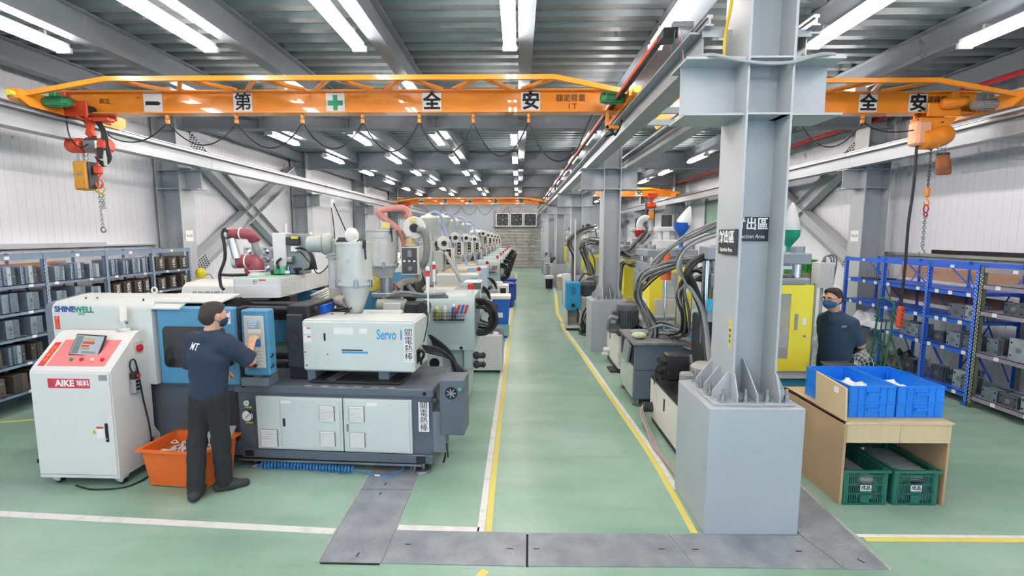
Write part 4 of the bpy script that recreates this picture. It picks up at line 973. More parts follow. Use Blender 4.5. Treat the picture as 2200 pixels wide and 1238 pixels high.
CRED = mat('robot_maroon', '#8c3f49', .38, var=.05); CSIL = mat('robot_silver', '#c9cccd', .3, .6, var=.04)
rb = thing('robot_arm', 'maroon and silver collaborative robot arm folded above the white beam', 'robot arm', (-3.0, 5.5, 1.78))
MB().lathe([(.085, 0), (.085, .02), (.07, .03), (.07, .055)], n=22).build('robot_base', MWHITE, rb)
MB().tube([(.0, 0, .05), (.0, 0, .12), (-.02, 0, .155), (-.08, -.0, .165), (-.20, 0, .165)], .08, 18, 5).build('shoulder_joint', CRED, rb)
MB().lathe([(.084, 0), (.084, .05), (.06, .06)], (-.20, 0, .165), 20, (-1, 0, 0)).build('shoulder_cap', CSIL, rb)
MB().torus((-.10, 0, .165), .08, .008, (1, 0, 0), 20, 6).torus((.0, 0, .06), .081, .006, (0, 0, 1), 20, 6).build('joint_ring', WHITEP, rb)
MB().cyl((-.19, -.05, .2), (-.235, -.05, .43), .05, .045, n=18).build('upper_arm', CSIL, rb)
MB().tube([(-.26, -.04, .475), (-.15, -.04, .48), (-.06, -.03, .475), (-.025, .0, .44), (-.02, .02, .40)], .062, 18, 5).build('elbow_joint', CRED, rb)
MB().lathe([(.065, 0), (.065, .04), (.045, .05)], (-.26, -.04, .475), 20, (-1, 0, 0)).build('elbow_cap', CSIL, rb)
MB().torus((-.13, -.04, .48), .062, .007, (1, 0, 0), 20, 6).build('joint_ring', WHITEP, rb); MB().torus((-.02, .02, .41), .062, .006, (0, 0, 1), 20, 6).build('joint_ring', BLACK, rb); MB().torus((-.235, -.05, .435), .05, .007, (-.2, 0, 1), 20, 6).build('joint_ring', BLACK, rb)
MB().cyl((-.02, .02, .40), (-.035, .1, .20), .045, .032, n=16).build('forearm', CSIL, rb)
MB().cyl((-.04, .1, .2), (-.06, .12, .08), .04, n=16).lathe([(.045, 0), (.045, .07), (.03, .08)], (-.09, .05, .06), 18, (0, -1, 0)).build('wrist', CRED, rb)
MB().torus((-.09, -.02, .06), .034, .006, (0, 1, 0), 18, 6).build('wrist_ring', CSIL, rb)
MB().tube([(-.25, -.1, .50), (-.28, -.1, .53), (-.31, -.1, .47), (-.29, -.11, .36), (-.30, -.1, .2), (-.35, -.12, .05), (-.36, -.12, -.01), (-.34, -.14, -.1), (-.30, -.16, -.14)], .017, 8).tube([(-.36, -.12, .02), (-.25, -.06, .01), (-.1, -.02, .012)], .017, 8).build('dress_pack', BLACK, rb)
sc = thing('loose_tooling', 'pile of small clear and green tooling bits beside the robot arm', 'tooling', (-2.72, 5.5, 1.78))
rnd = random.Random(3)
for i, (m, n) in enumerate([(CLEAR, 'clear_clip'), (mat('bit_green', '#2f9b6c', .4), 'green_fitting'), (BLACK, 'black_clamp'), (mat('bit_blue', '#3c6fc0', .4), 'blue_fitting'), (CHROME, 'metal_bit')] * 3):
    x, y = rnd.uniform(-.12, .08), rnd.uniform(0, .35)
    MB().at(Matrix.Translation((x, y, .02)) @ Matrix.Rotation(rnd.uniform(0, 3), 4, 'Z')).box(-.03, .03, -.02, .02, 0, rnd.uniform(.03, .08), .006).cyl((0, 0, 0), (.02, 0, .09), .008, n=8).build(n, m, sc)
# wall rack of small clear parts behind the robot (the crystal clear clutter)
cc = thing('clear_parts_board', 'board of glittering clear moulded parts behind the robot arm', 'sample board', (-3.1, 5.95, 1.78))
bd = MB().box(-.3, .5, .0, .01, .0, .32, .003).build('board', mat('board_clear', '#c4c7c8', .2, .2), cc)
for i in range(7):
    for j in range(3): MB().lathe([(.02, 0), (.045, -.012), (.03, -.03), (.005, -.034)], (-.24 + i * .11, 0, .06 + j * .1), 8, (0, 1, 0)).build('clear_part', STEELM if (i + j) % 2 else CHROME, cc)

# sprue picker upright (white panel) with grey drive
sp = thing('sprue_picker', 'upright white panelled sprue picker with bundled black cables beside the hopper', 'sprue picker', (-2.86, 5.7, 0), -3.9)
MB().box(-.03, .13, -.03, .12, 1.78, 2.27, .006).build('white_panel', MWHITE, sp); MB().box(.13, .36, .0, .12, 1.79, 2.26, .01).build('drive_body', mat('drive_grey', '#8b9693', .45, var=.1, scale=8), sp)
MB().box(.15, .30, -.06, .02, 2.13, 2.22, .006).build('valve_block', DARKM, sp); box('yellow_sticker', YELLOW, sp, .22, .30, -.062, -.06, 2.2, 2.23, 0)
MB().box(.20, .28, -.05, .0, 2.05, 2.12, .005).build('terminal_block', MWHITE, sp)
MB().cyl((.16, -.03, 1.95), (.22, -.03, 1.95), .05, n=18).box(.14, .2, -.02, .02, 1.8, 1.95, .006).build('drive_wheel', STEELM, sp)
MB().box(.22, .30, -.05, .0, 1.83, 1.86, .004).box(.24, .26, -.05, .0, 1.78, 1.83, .003).build('handle', BLACK, sp)
MB().cyl((.1, .05, 2.27), (.1, .05, 2.38), .012, n=8).build('antenna', MWHITE, sp)
cb = MB()
for i in range(7): cb.tube([(.26 + .006 * i, -.05, 2.09), (.38 + .015 * i, -.08, 2.09 - .01 * i), (.47 + .01 * i, -.1, 1.98 - .02 * i), (.44 + .012 * i, -.1, 1.86), (.36, -.05, 1.84)], .008, 6)
cb.tube([(.3, -.02, 2.05), (.45, -.06, 1.9), (.53, -.08, 1.80), (.6, -.05, 1.84), (.64, -.02, 1.9)], .007, 6)
cb.build('cable_bundle', BLACK, sp)
MB().tube([(.0, -.03, 1.80), (.05, -.06, 1.86), (.03, -.06, 1.92), (.09, -.07, 1.97)], .014, 7).box(-.04, .1, -.09, -.03, 1.78, 1.84, .01).build('gripper', DARKM, sp)

# ------------------------------------------------------------------ hopper dryers
def lid_clamp(p, x, y, z):
    return MB().box(x - .012, x + .012, y - .02, y, z - .06, z + .01, .003).bar((x, y - .022, z), (x + .01, y - .03, z - .12), .012, .008).build('lid_clamp', DARKM, p)
def hopper(label, loc, r, z0, z1, zc, zb, rb_=.06, rz=0, m=HOPPER, lid='bag', group='hopper dryers'):
    t = thing('hopper_dryer', label, 'hopper', loc, rz, group)
    MB().lathe([(r, z0), (r * 1.0, z1)], n=32).build('drum', m, t)
    MB().lathe([(r * 1.06, z1 - .012), (r * 1.06, z1 + .012)], n=32).build('top_rim', m, t)
    MB().lathe([(rb_, zb), (r * .98, zc + .0)], n=32).build('cone', m, t)
    MB().lathe([(r * 1.1, zc - .012), (r * 1.1, z0 + .012)], n=32).build('cone_flange', m, t)
    MB().box(-rb_ * 1.3, rb_ * 1.3, -rb_ * 1.3, rb_ * 1.3, zb - .13, zb, .008).build('throat', STEELM, t)
    MB().box(-rb_ * .7, rb_ * .7, -rb_ * 1.6, -rb_ * 1.25, zb - .10, zb - .03, .005).build('sight_window', DARKM, t)
    for a in (-70, -20, 60, 150, 220): 
        p = MB().at(Matrix.Rotation(R(a), 4, 'Z')).box(r * 1.02, r * 1.17, -.02, .02, z0 - .05, z0 + .035, .006).build('flange_clamp', STEELM, t)
    p = MB().at(Matrix.Rotation(R(-40), 4, 'Z')).box(r * 1.0, r * 1.15, -.015, .015, z1 - .05, z1 + .02, .004).bar((r * 1.12, 0, z1), (r * 1.18, 0, z1 - .16), .015, .012).build('lid_latch', DARKM, t)
    return t
h1 = hopper('large grey hopper dryer with a white filter bag on its lid beside the blower', (-1.70, 5.0, 0), .175, 1.76, 2.16, 1.745, 1.44)
BAGW = mat('filter_bag', '#d4d4ce', .9, var=.08, scale=12, bump=.4, bscale=25)
MB().sphere((-.02, 0, 2.24), .075, 16, 10, (.95, .9, 1.1)).lathe([(.06, 2.16), (.05, 2.2)], n=16).build('filter_bag', BAGW, h1, ang=80)
MB().tube([(.05, -.05, 2.18), (.1, -.08, 2.2), (.14, -.06, 2.18)], .006, 6).tube([(-.1, -.06, 2.17), (-.13, -.09, 2.2), (-.16, -.05, 2.17)], .006, 6).build('lid_cable', BLACK, h1)
text('Hr', .05, mat('faint_print', '#a3a7a4', .6, var=0), h1, (0, -.1765, 1.98), off=.001, ext=.0003)
MB().tube([(-.02, -.08, 1.5), (-.12, -.1, 1.42), (-.22, -.12, 1.44)], .008, 6).build('sensor_cable', BLACK, h1)
MB().box(-.1, .35, -.12, .1, 1.32, 1.4, .01).cyl((.1, -.05, 1.42), (.5, -.06, 1.42), .055, n=16).box(.18, .42, -.1, .02, 1.43, 1.46, .004).build('feed_motor', HOPPER, h1)
# blower with hot air pipe
bl = thing('dryer_blower', 'grey centrifugal blower and heater pipe feeding the large hopper', 'blower', (-2.1, 5.3, 0))
BLG = mat('blower_grey', '#a5aea8', .42, var=.1, scale=9)
MB().lathe([(.05, -.18), (.085, -.16), (.09, -.05), (.09, 0)], (-.03, -.02, 2.145), 22, (1, .12, 0)).build('motor', BLG, bl)
MB().lathe([(.06, 0), (.115, .01), (.12, .03), (.12, .08), (.1, .1)], (-.03, -.02, 2.145), 26, (1, .12, 0)).torus((-.035, -.02, 2.145), .098, .008, (1, .12, 0), 22, 6).build('volute', BLG, bl)
MB().box(.03, .12, -.06, .05, 2.0, 2.2, .02).build('outlet', BLG, bl)
MB().lathe([(.085, 1.99), (.085, 2.01), (.07, 2.012), (.07, 2.03), (.085, 2.032), (.085, 2.05)], (.07, 0, 0), 22).build('pipe_flange', BLG, bl)
MB().lathe([(.063, 1.66), (.063, 1.99)], (.07, 0, 0), 20).build('heater_pipe', HOPPER, bl)
MB().tube([(.07, 0, 1.68), (.07, 0, 1.58), (.1, -.02, 1.53), (.18, -.08, 1.525), (.26, -.16, 1.53)], .062, 16, 7, ridge=.015).build('insulated_elbow', mat('insulation_cloth', '#b3ada3', .9, var=.25, scale=14, bump=.5, bscale=30), bl)
MB().box(.12, .22, .02, .1, 1.7, 2.06, .01).build('support_bracket', BLG, bl)
MB().box(.14, .25, -.06, .06, 2.1, 2.22, .01).box(.16, .23, -.075, -.055, 2.12, 2.2, .003).build('contactor_box', DARKM, bl)
# ================================================================== WHITE CONTROL CABINET
CABW = mat('cabinet_white', '#d8d8d6', .42, var=.02)
CORAL = mat('console_coral', '#de7f80', .5, var=.03)
ak = thing('control_cabinet', 'white wheeled robot control cabinet with coral console and tablet', 'cabinet', (-3.55, 4.06, 0), -1.6)
prof = [(0, .085), (0, 1.06), (.02, 1.085), (.27, 1.315), (.30, 1.342), (.34, 1.355), (.39, 1.352), (.415, 1.33), (.425, 1.28), (.425, .40), (.49, .30), (.49, .085)]
MB().prism(prof, 'yz', -.735, 0).build('body', CABW, ak, ang=28)
fd = MB().box(-.728, -.012, -.014, .0, .12, 1.05, .004).build('front_door', CABW, ak)
MB().box(-.735, .0, -.008, .0, .085, .115, .003).build('door_sill', CABW, ak)
for z in (.92, .22): MB().box(-.745, -.728, -.016, .002, z, z + .035, .003).build('hinge', BLACKP, ak)
lg = box('logo_plate', mat('logo_red', '#c93a4c', .5, var=.03), fd, -.565, -.185, -.0155, -.014, .915, 1.0, 0)
text('AIKE', .078, WHITEP, lg, (-.41, -.0165, .957), off=.003, ext=.0004, sx=1.05); text('埃科', .058, WHITEP, lg, (-.245, -.0165, .957), off=.0012, ext=.0004)
box('grey_plate', mat('plate_grey', '#9a9c9c', .4, .3), fd, -.10, -.025, -.0155, -.014, .985, 1.035, 0)
wl = box('warning_label', PAPER, fd, -.165, -.095, -.0155, -.014, .46, .575, 0); box('label_head', REDL, wl, -.162, -.098, -.0162, -.0155, .55, .57, 0)
MB().prism([(-.205, .505), (-.165, .505), (-.185, .545)], 'xz', -.0165, -.014).build('warning_triangle', mat('warn_yellow', '#d6c21f', .5), fd, smooth=False)
text('!', .03, BLACKP, fd, (-.185, -.0168, .518), ext=.0003)
hd = MB().box(-.085, -.055, -.02, -.012, .43, .60, .004).build('door_latch', BLACKP, fd); MB().cyl((-.07, -.02, .46), (-.07, -.024, .46), .008, n=10).build('lock', CHROME, hd)
S = Matrix.Translation((0, .02, 1.085)) @ Matrix.Rotation(math.atan2(.23, .25), 4, 'X')
cs = MB().at(S).box(-.615, -.085, .02, .30, .0, .003).build('console_panel', CORAL, ak, smooth=False)
ch_ = MB().at(S).box(-.695, -.635, .02, .27, .0, .0025).build('red_charm', REDL, ak, smooth=False)
text('出\n入\n平\n安', .045, mat('gold_print', '#f0a060', .5, var=0), ch_, tuple(S @ Vector((-.665, .145, .0032))), (math.atan2(.23, .25), 0, 0), ext=.0003)
for i, m in enumerate((mat('btn_green', '#3f8f6a', .4), mat('btn_red', '#b03030', .4), mat('btn_cream', '#d8c9a8', .4), RED)):
    MB().at(S).lathe([(.017, .003), (.017, .012), (.012, .02)], (-.42 + i * .095, .085, 0), 14).build('push_button', m, cs)
tb_ = MB().at(Matrix.Translation((-.34, .16, 1.245)) @ Matrix.Rotation(R(3), 4, 'Y') @ Matrix.Rotation(R(62), 4, 'X')).box(-.14, .14, -.09, .11, -.008, .008, .006).build('tablet', BLACKP, ak)
SCRM = mat('tablet_screen', '#a7b0b8', .15, var=.02)
Mt = Matrix.Translation((-.34, .16, 1.245)) @ Matrix.Rotation(R(3), 4, 'Y') @ Matrix.Rotation(R(62), 4, 'X')
MB().at(Mt).box(-.128, .128, -.078, .098, .008, .0088).build('screen', SCRM, tb_, smooth=False)
for i, (a, c, d, e, m) in enumerate([(-.12, -.06, -.07, .09, '#6e7f80'), (-.05, .05, .05, .075, '#b7a06a'), (-.05, .06, .02, .045, '#a9574d'), (-.05, .02, -.005, .012, '#b8453c'), (-.05, .03, -.03, -.012, '#a78f5a'), (-.03, .1, -.065, -.045, '#7d8a94')]):
    MB().at(Mt).box(a, c, d, e, .0088, .0092).build('screen_block', mat('scr%s' % m, m, .2, var=0), tb_, smooth=False)
MB().at(Mt).box(-.1, .1, -.06, .09, -.03, -.008, .004).build('tablet_mount', DARKM, tb_)
bc = MB().cyl((-.16, .36, 1.354), (-.16, .36, 1.375), .05, n=18).cyl((-.16, .36, 1.375), (-.16, .36, 1.44), .014, n=10).torus((-.16, .34, 1.415), .018, .008, (0, 1, 0), 14, 6).build('beacon_stand', MWHITE, ak)
MB().lathe([(.026, 1.44), (.03, 1.46), (.034, 1.57), (.03, 1.585)], (-.16, .36, 0), 18).build('beacon', mat('beacon_cream', '#e6e2d8', .35), bc)
MB().tube([(-.14, .36, 1.42), (-.1, .34, 1.43), (-.12, .33, 1.45)], .004, 5).build('beacon_wire', BLACK, bc)
rc = MB().box(-.002, .004, .26, .37, 1.14, 1.26, .002).build('switch_recess', mat('recess_cream', '#c9c4b4', .5), ak)
MB().cyl((.004, .315, 1.2), (.022, .315, 1.2), .034, n=18).box(.02, .03, .29, .34, 1.19, 1.21, .003).build('main_switch', RED, rc)
pb = MB().box(.003, .05, .18, .25, .80, .97, .01).build('teach_pendant', mat('pendant_grey', '#9c9c98', .5), ak)
MB().box(.005, .055, .175, .255, .93, 1.0, .012).build('pendant_head', BLACKP, pb); MB().cyl((.055, .215, .965), (.075, .215, .965), .016, n=12).build('stop_button', RED, pb)
for z in (.9, .865, .83): MB().box(.05, .054, .195, .235, z, z + .022, .002).build('rocker', BLACKP, pb)
MB().tube([(.02, .2, 1.0), (.02, .18, 1.06), (.02, .2, 1.11), (.02, .24, 1.10), (.015, .27, .98), (.02, .30, .7), (.03, .33, .45), (.03, .34, .25), (.05, .3, .06), (.1, .2, .012), (.05, .0, .01), (-.2, -.06, .01), (-.42, .0, .01)], .007, 6).build('pendant_cable', BLACK, ak)
MB().tube([(.03, .33, .3), (.05, .36, .2), (.02, .34, .14), (.05, .33, .24), (.03, .36, .32)], .008, 6).build('coiled_cable', BLACK, ak)
CASW = mat('castor_white', '#c9c8c2', .5)
for (u, v) in ((-.65, .08), (-.06, .08), (-.65, .42), (-.06, .42)):
    c = MB().box(u - .05, u + .05, v - .03, v + .03, .06, .085, .004).prism([(u - .05, .062), (u + .045, .062), (u + .02, .02), (u - .02, .03)], 'xz', v - .028, v + .028).build('castor_fork', CASW, ak)
    MB().cyl((u + .012, v - .02, .031), (u + .012, v + .02, .031), .031, n=18).build('castor_wheel', BLACK, c)

# ================================================================== ORANGE BIN WITH SPRUES
ORB = mat('bin_orange', '#e66a28', .45, var=.06, scale=5)
bn = thing('orange_bin', 'orange plastic bin of white sprues behind the operator at the machine', 'bin', (-3.02, 4.235, 0), -6)
def open_bin(x, y, h, tx, ty, th=.008, rim=.02, r=.03):
    def ring(a, c, z, n=4):
        p = []
        for cx, cy, a0 in ((a - r, c - r, 0), (-a + r, c - r, 90), (-a + r, -c + r, 180), (a - r, -c + r, 270)):
            for k in range(n + 1): t = R(a0 + 90 * k / n); p.append((cx + r * math.cos(t), cy + r * math.sin(t), z))
        return p
    seq = [ring(x - .02, y - .02, 0), ring(x, y, .012), ring(tx, ty, h - .012), ring(tx + rim, ty + rim, h - .012), ring(tx + rim, ty + rim, h), ring(tx - th, ty - th, h), ring(x - th, y - th, .02)]
    n = len(seq[0]); vs = [p for q in seq for p in q]; fs = []
    for i in range(len(seq) - 1):
        for k in range(n): fs.append((i * n + k, i * n + (k + 1) % n, (i + 1) * n + (k + 1) % n, (i + 1) * n + k))
    fs += [tuple(range(n))[::-1], tuple(range((len(seq) - 1) * n, len(seq) * n))]
    return MB().add(vs, fs)
open_bin(.285, .175, .36, .315, .215, rim=.03).build('bin_body', ORB, bn, ang=40)
SPR = mat('sprue_white', '#e9e9e6', .4, var=.03)
sp_ = thing('sprue_scrap', 'tangle of white plastic sprues inside the orange bin', 'scrap plastic', (-3.02, 4.235, .26), -6)
rnd = random.Random(5); b = MB()
for i in range(46):
    cx, cy = rnd.uniform(-.2, .22), rnd.uniform(-.12, .13); a = rnd.uniform(0, 6.28); l = rnd.uniform(.03, .07); zz = .0 + rnd.uniform(0, .05)
    b.tube([(cx, cy, zz), (cx + l * math.cos(a), cy + l * math.sin(a), zz + rnd.uniform(0, .03)), (cx + l * math.cos(a + 1.3), cy + l * math.sin(a + 1.3), zz + rnd.uniform(0, .04)), (cx + l * .4 * math.cos(a + 3), cy + l * .4 * math.sin(a + 3), zz + .01)], .0045, 5, 4)
tag(b.build('sprue_tangle', SPR, sp_), None, None, None, 'stuff')
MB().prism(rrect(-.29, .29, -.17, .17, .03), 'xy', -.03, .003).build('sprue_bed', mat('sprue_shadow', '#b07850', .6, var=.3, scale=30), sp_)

# ================================================================== MOULD BLOCKS
MSTEEL = [mat('mould_steel_%d' % i, c, .4, .7, var=.2, scale=9) for i, c in enumerate(['#9fb0c2', '#8491a0', '#bccad6', '#646b74'])]  # bluish tint puts blue daylight on the moulds into the steel colours
MDARK = [mat('mould_dark_%d' % i, c, .6, .3, var=.3, scale=9) for i, c in enumerate(['#4d4743', '#5b534d', '#3f3c3b'])]
def mould_mesh_parts(t, w, d, h, layers, mm, seed, holes=True):
    """block split in plates along its width; front face looks to -y"""
    rn = random.Random(seed); x = -w / 2
    ws = [rn.uniform(.6, 1.4) for _ in range(layers)]; s = sum(ws)
    for k in range(layers):
        wk = w * ws[k] / s; ins = rn.choice([0, 0, .012, .02])
        p = MB().box(x + .0015, x + wk - .0015, -d / 2 + ins, d / 2 - ins, 0, h - ins * .5, .003).build('mould_plate', mm[k % len(mm)], t)
        if holes and wk > .03:
            for j in range(rn.choice([1, 2, 2, 4])):
                zz = h * rn.uniform(.1, .9); xx = x + wk * rn.uniform(.3, .7)
                MB().cyl((xx, -d / 2 + ins, zz), (xx, -d / 2 + ins - .002, zz), min(rn.uniform(.003, .007), wk * .15), n=8).build('bolt_hole', SLOT, p)
            if rn.random() < .5: zz = h * rn.uniform(.4, .8); MB().box(x + wk * .25, x + wk * .75, -d / 2 + ins - .004, -d / 2 + ins, zz, zz + .02, .002).build('name_plate', STEELM, p)
        x += wk
MOULD_KINDS = {}
def mould(label, loc, rz, w, d, h, layers=3, dark=False, kind=None, group=None, num=None):
    key = (kind, dark)
    if kind is not None and key in MOULD_KINDS and num is None:
        src = MOULD_KINDS[key]; return dup(src, loc, rz, label, group)
    t = thing('mould_block', label, 'mould', loc, rz, group)
    mould_mesh_parts(t, w, d, h, layers, MDARK if dark else MSTEEL, hash((kind, dark)) % 1000 if kind is None else kind, True)
    if num:
        text(num, .085, WHITEP, t, (0, -d / 2 - .002, h / 2), (PI / 2, -PI / 2, 0) if False else (PI / 2, R(90), 0), name='painted_number', ext=.0005)
    elif kind is not None: MOULD_KINDS[key] = t
    return t
def face_mould(label, loc, rz, s, d, h, m=0, group=None):
    """square plate mould whose round locating ring faces the viewer"""
    t = thing('mould_block', label, 'mould', loc, rz, group)
    for k, (a, c) in enumerate(((0, .25), (.27, .45), (.6, .75), (.77, 1))):
        MB().box(-s / 2 + (.02 if k in (1, 2) else 0), s / 2 - (.02 if k in (1, 2) else 0), -d / 2 + d * a, -d / 2 + d * c, 0, h, .003).build('mould_plate', MSTEEL[(m + k) % 4], t)
    MB().lathe([(.012, 0), (.032, 0), (.032, .006), (.015, .008)], (0, -d / 2, h / 2), 18, (0, -1, 0)).build('locating_ring', STEELM, t)
    for x in (-1, 1):
        for z in (.2, .8): MB().cyl((x * s * .38, -d / 2, h * z), (x * s * .38, -d / 2 - .002, h * z), .012, n=10).build('bolt_hole', SLOT, t)
    for x in (-.3, .3): MB().box(x * s - .015, x * s + .015, -d * .1, d * .1, .02, h - .02, .003).build('spacer', MDARK[1], t)
    return t

# ================================================================== LEFT SHELVES
SHG = mat('shelf_bluegrey', '#75899f', .45, var=.08, scale=3)
TAG_LITSLOT = mat('shelf_tag_lit_slot', '#dfe2e4', .6, var=.02)
PERF = SLOT
def post(t, x, y, h, m, s, front=True, perf=True, w=.05):
    """angle post; s = direction of the room (+1: towards +x)"""
    p = MB().box(x, x - s * .004, y - w / 2, y + w / 2, 0, h).box(x, x - s * .05, y - w / 2, y - w / 2 + .004, 0, h).box(x - .03, x + .03, y - .04, y + .04, 0, .006).build('post', m, t, smooth=False)
    if perf:
        b = MB(); n = int((h - .1) / .05)
        for i in range(n):
            z = .06 + i * .05; b.box(x + s * .001, x, y - w * .25 - .006, y - w * .25 + .006, z, z + .012); b.box(x + s * .001, x, y + w * .25 - .006, y + w * .25 + .006, z + .02, z + .032)
        tag(b.build('slot_holes', TAG_LITSLOT if perf == 'light' else SLOT, p, smooth=False), None, None, None, 'stuff')  # pale slot fill stands in for light passing through the holes
    return p
def rack(label, X, s, depth, ys, h, levels, m, postm=None, tagsper=2, topbeam=True, braces=True, light=False, name='shelf_rack', lip=.045, shelfm=None, bays=None):
    t = thing(name, label, 'shelf'); postm = postm or m
    for y in ys:
        post(t, X, y, h, postm, s, perf='light' if light else True); post(t, X - s * depth, y, h, postm, -s, perf=False)
        for z in levels: MB().box(X - s * .004, X - s * depth, y - .012, y - .008, z - .04, z).build('side_rail', m, t, smooth=False)
    for i in range(len(ys) - 1):
        a, c = ys[i] + .026, ys[i + 1] - .026
        for k, z in enumerate(levels):
            if bays and not bays(i, k): continue
            sh = MB().box(X - s * .002, X - s * depth, a, c, z - .008, z).box(X - s * .002, X - s * .008, a, c, z - lip, z).box(X - s * depth, X - s * (depth - .006), a, c, z - lip, z).build('shelf_board', shelfm or m, t, smooth=False)
            rn = random.Random(i * 31 + k)
            for q in range(tagsper):
                y = a + (c - a) * (q + rn.uniform(.2, .7)) / tagsper
                box('shelf_label', TAG_LITSLOT, sh, X - s * .002, X + s * .0005, y - .03, y + .03, z - lip + .004, z - .006, 0)
        if topbeam:
            tp = MB().box(X - s * .002, X - s * .012, a, c, h - .07, h - .005).box(X - s * depth, X - s * (depth - .01), a, c, h - .07, h - .005).build('top_rail', m, t, smooth=False)
            box('shelf_label', TAG_LITSLOT, tp, X - s * .002, X + s * .0005, (a + c) / 2 - .03, (a + c) / 2 + .03, h - .06, h - .02, 0)
        if braces and i % 2 == 0:
            MB().bar((X - s * (depth - .02), a, .3), (X - s * (depth - .02), c, h - .2), .02, .004, (1, 0, 0)).build('back_brace', m, t); MB().bar((X - s * (depth - .02), c, .3), (X - s * (depth - .02), a, h - .2), .02, .004, (1, 0, 0)).build('back_brace', m, t)
    return t
LYS = [4.42, 5.38, 6.34, 7.30, 8.24, 9.17]; LZ = [.27, .63, .96, 1.28, 1.62]
rack('long blue grey slotted shelf along the left wall filled with steel moulds', -6.28, 1, .52, LYS, 2.0, LZ, SHG, light=True)
levn = ['bottom shelf', 'second shelf up', 'third shelf up', 'fourth shelf up', 'top shelf']
bayn = ['nearest bay', 'leftmost visible bay', 'second visible bay', 'third visible bay', 'last bay']
rn = random.Random(11); cnt = 0
for i in range(1, 5):
    for k in range(5):
        dark_bay = i == 4
        if i >= 3 and k < 2: continue
        n = 4 if i == 3 and k > 2 else 3
        a, c = LYS[i] + .06, LYS[i + 1] - .06
        for q in range(n):
            y = a + (c - a) * (q + .5) / n + rn.uniform(-.01, .01)
            h = rn.uniform(.2, .25); w = (c - a) / n * rn.uniform(.5, .72); d = rn.uniform(.32, .40)
            num = None; dark = False
            if i == 4 or (i == 3 and k == 3): dark = True; num = str(rn.choice([5058, 5062, 5049, 5041, 5067, 5052, 5031, 5083, 5094]))
            if k == 0: dark = True
            if k == 1 and i == 1: dark = q % 2 == 0
            lab = '%s mould, %s from left, %s of the grey shelves, %s' % ('dark' if dark else 'bright steel', ORD[q], levn[k], bayn[i])
            if num:
                mould(lab, (-6.46, y, LZ[k]), 90, w, d, h, 2, dark, None, 'moulds on the left shelves', num)
            else:
                kd = rn.randint(0, 5) + 10 * n
                mould(lab, (-6.46, y, LZ[k]), 90 + rn.uniform(-3, 3), w, d, h, rn.randint(2, 4), dark, kd, 'moulds on the left shelves')
CARD = mat('cardboard_brown', '#a9764a', .8, var=.1)
bkb = thing('back_board', 'brown wooden board standing behind the moulds on the top left shelf', 'board', (-6.77, 5.45, 1.622)); MB().box(-.012, .0, 0, 1.7, 0, .24, .003).build('panel', CARD, bkb)
hm = thing('safety_helmet', 'yellow safety helmet hanging at the end of the left shelves', 'helmet', (-6.2, 9.25, 1.44))
MB().sphere((.0, .08, .06), .10, 18, 10, (.8, 1, 1.1)).lathe([(.115, .0), (.115, .008)], (0, .08, -.03), 20).build('shell', mat('helmet_yellow', '#d9c92b', .35), hm, ang=60)
MB().tube([(0, .18, .0), (.08, .24, .02), (.14, .24, -.08), (.16, .22, -.2)], .006, 6).build('strap', BLACK, hm)

# ================================================================== RIGHT SHELVES
SHB = mat('shelf_blue', '#2c62cc', .42, var=.08, scale=3)
OLIVE = mat('post_olive', '#5a6350', .5, var=.1)
SHGY = mat('shelf_grey_plum', '#8a8794', .45, var=.08)
RYS = [6.30, 7.06, 7.93, 8.84]; RZ = [.16, .72, 1.11, 1.49]
brk = rack('blue steel shelf rack along the right wall behind the second man', 5.92, -1, .6, RYS, 1.86, RZ, SHB, light=True, tagsper=3, lip=.06)
GYS = [4.6, 5.42, 6.24]; GZ = [.16, .74, 1.28, 1.62]
rack('grey shelf rack with an olive green end post at the right edge of the photograph', 5.92, -1, .6, GYS, 1.84, GZ, SHGY, OLIVE, light=True, tagsper=2, lip=.06)
# diagonal stays of the blue rack
for y0 in (6.4, 7.15, 8.02): MB().bar((6.1, y0 + .55, 1.84), (6.35, y0 + .05, 1.2), .03, .01).build('stay', SHB, brk)
for y0 in (6.4, 7.15): MB().bar((6.45, y0 + .1, .25), (6.45, y0 + .45, .7), .03, .01).build('stay', SHB, brk)
PLY = mat('plank_brown', '#a88466', .7, var=.14, scale=4, stretch=(1, 12, 3))
for i, (z, y0, y1) in enumerate(((1.54, 6.1, 8.3), (1.17, 6.4, 8.5))):
    o = thing('wooden_plank', ['upper long wooden plank fixed behind the blue shelves', 'lower long wooden plank fixed behind the blue shelves'][i], 'plank', (6.50, y0, z)); MB().box(0, .02, 0, y1 - y0, 0, .2, .003).build('board', PLY, o)
o = thing('pale_board', 'pale board standing behind the top of the grey shelf rack', 'board', (6.5, 5.0, 1.63)); MB().box(0, .02, 0, 1.2, 0, .18, .003).build('board', mat('board_pale', '#c9bfc9', .6), o)
def rmould(label, y, z, s, d, h, m=0, rz=-90, x=6.1): return face_mould(label, (x, y, z), rz, s, d, h, m, 'moulds on the right shelves')
rmould('bronze tinted square mould with ring on the blue rack, second highest shelf', 6.66, 1.11, .24, .16, .19, 1)
rmould('bright silver mould beside the bronze one on the blue rack', 6.42, 1.11, .18, .2, .2, 2)
rmould('wide lettered mould on the middle blue shelf near the olive post', 6.62, .72, .2, .26, .2, 0)
rmould('grey square mould with ring touching the olive post, middle blue shelf', 6.40, .72, .19, .2, .19, 1)
rmould('dark low mould at the back of the middle blue shelf', 6.88, .72, .17, .22, .16, 3)
rmould('brownish square mould with ring at the left of the lowest blue shelf', 6.88, .16, .2, .16, .22, 3)
rmould('dark mould on the lowest blue shelf behind the brownish one', 6.72, .16, .12, .3, .19, 3, -90, 6.25)
rmould('tall silver mould in the middle of the lowest blue shelf', 6.58, .16, .17, .3, .24, 2, -80, 6.2)
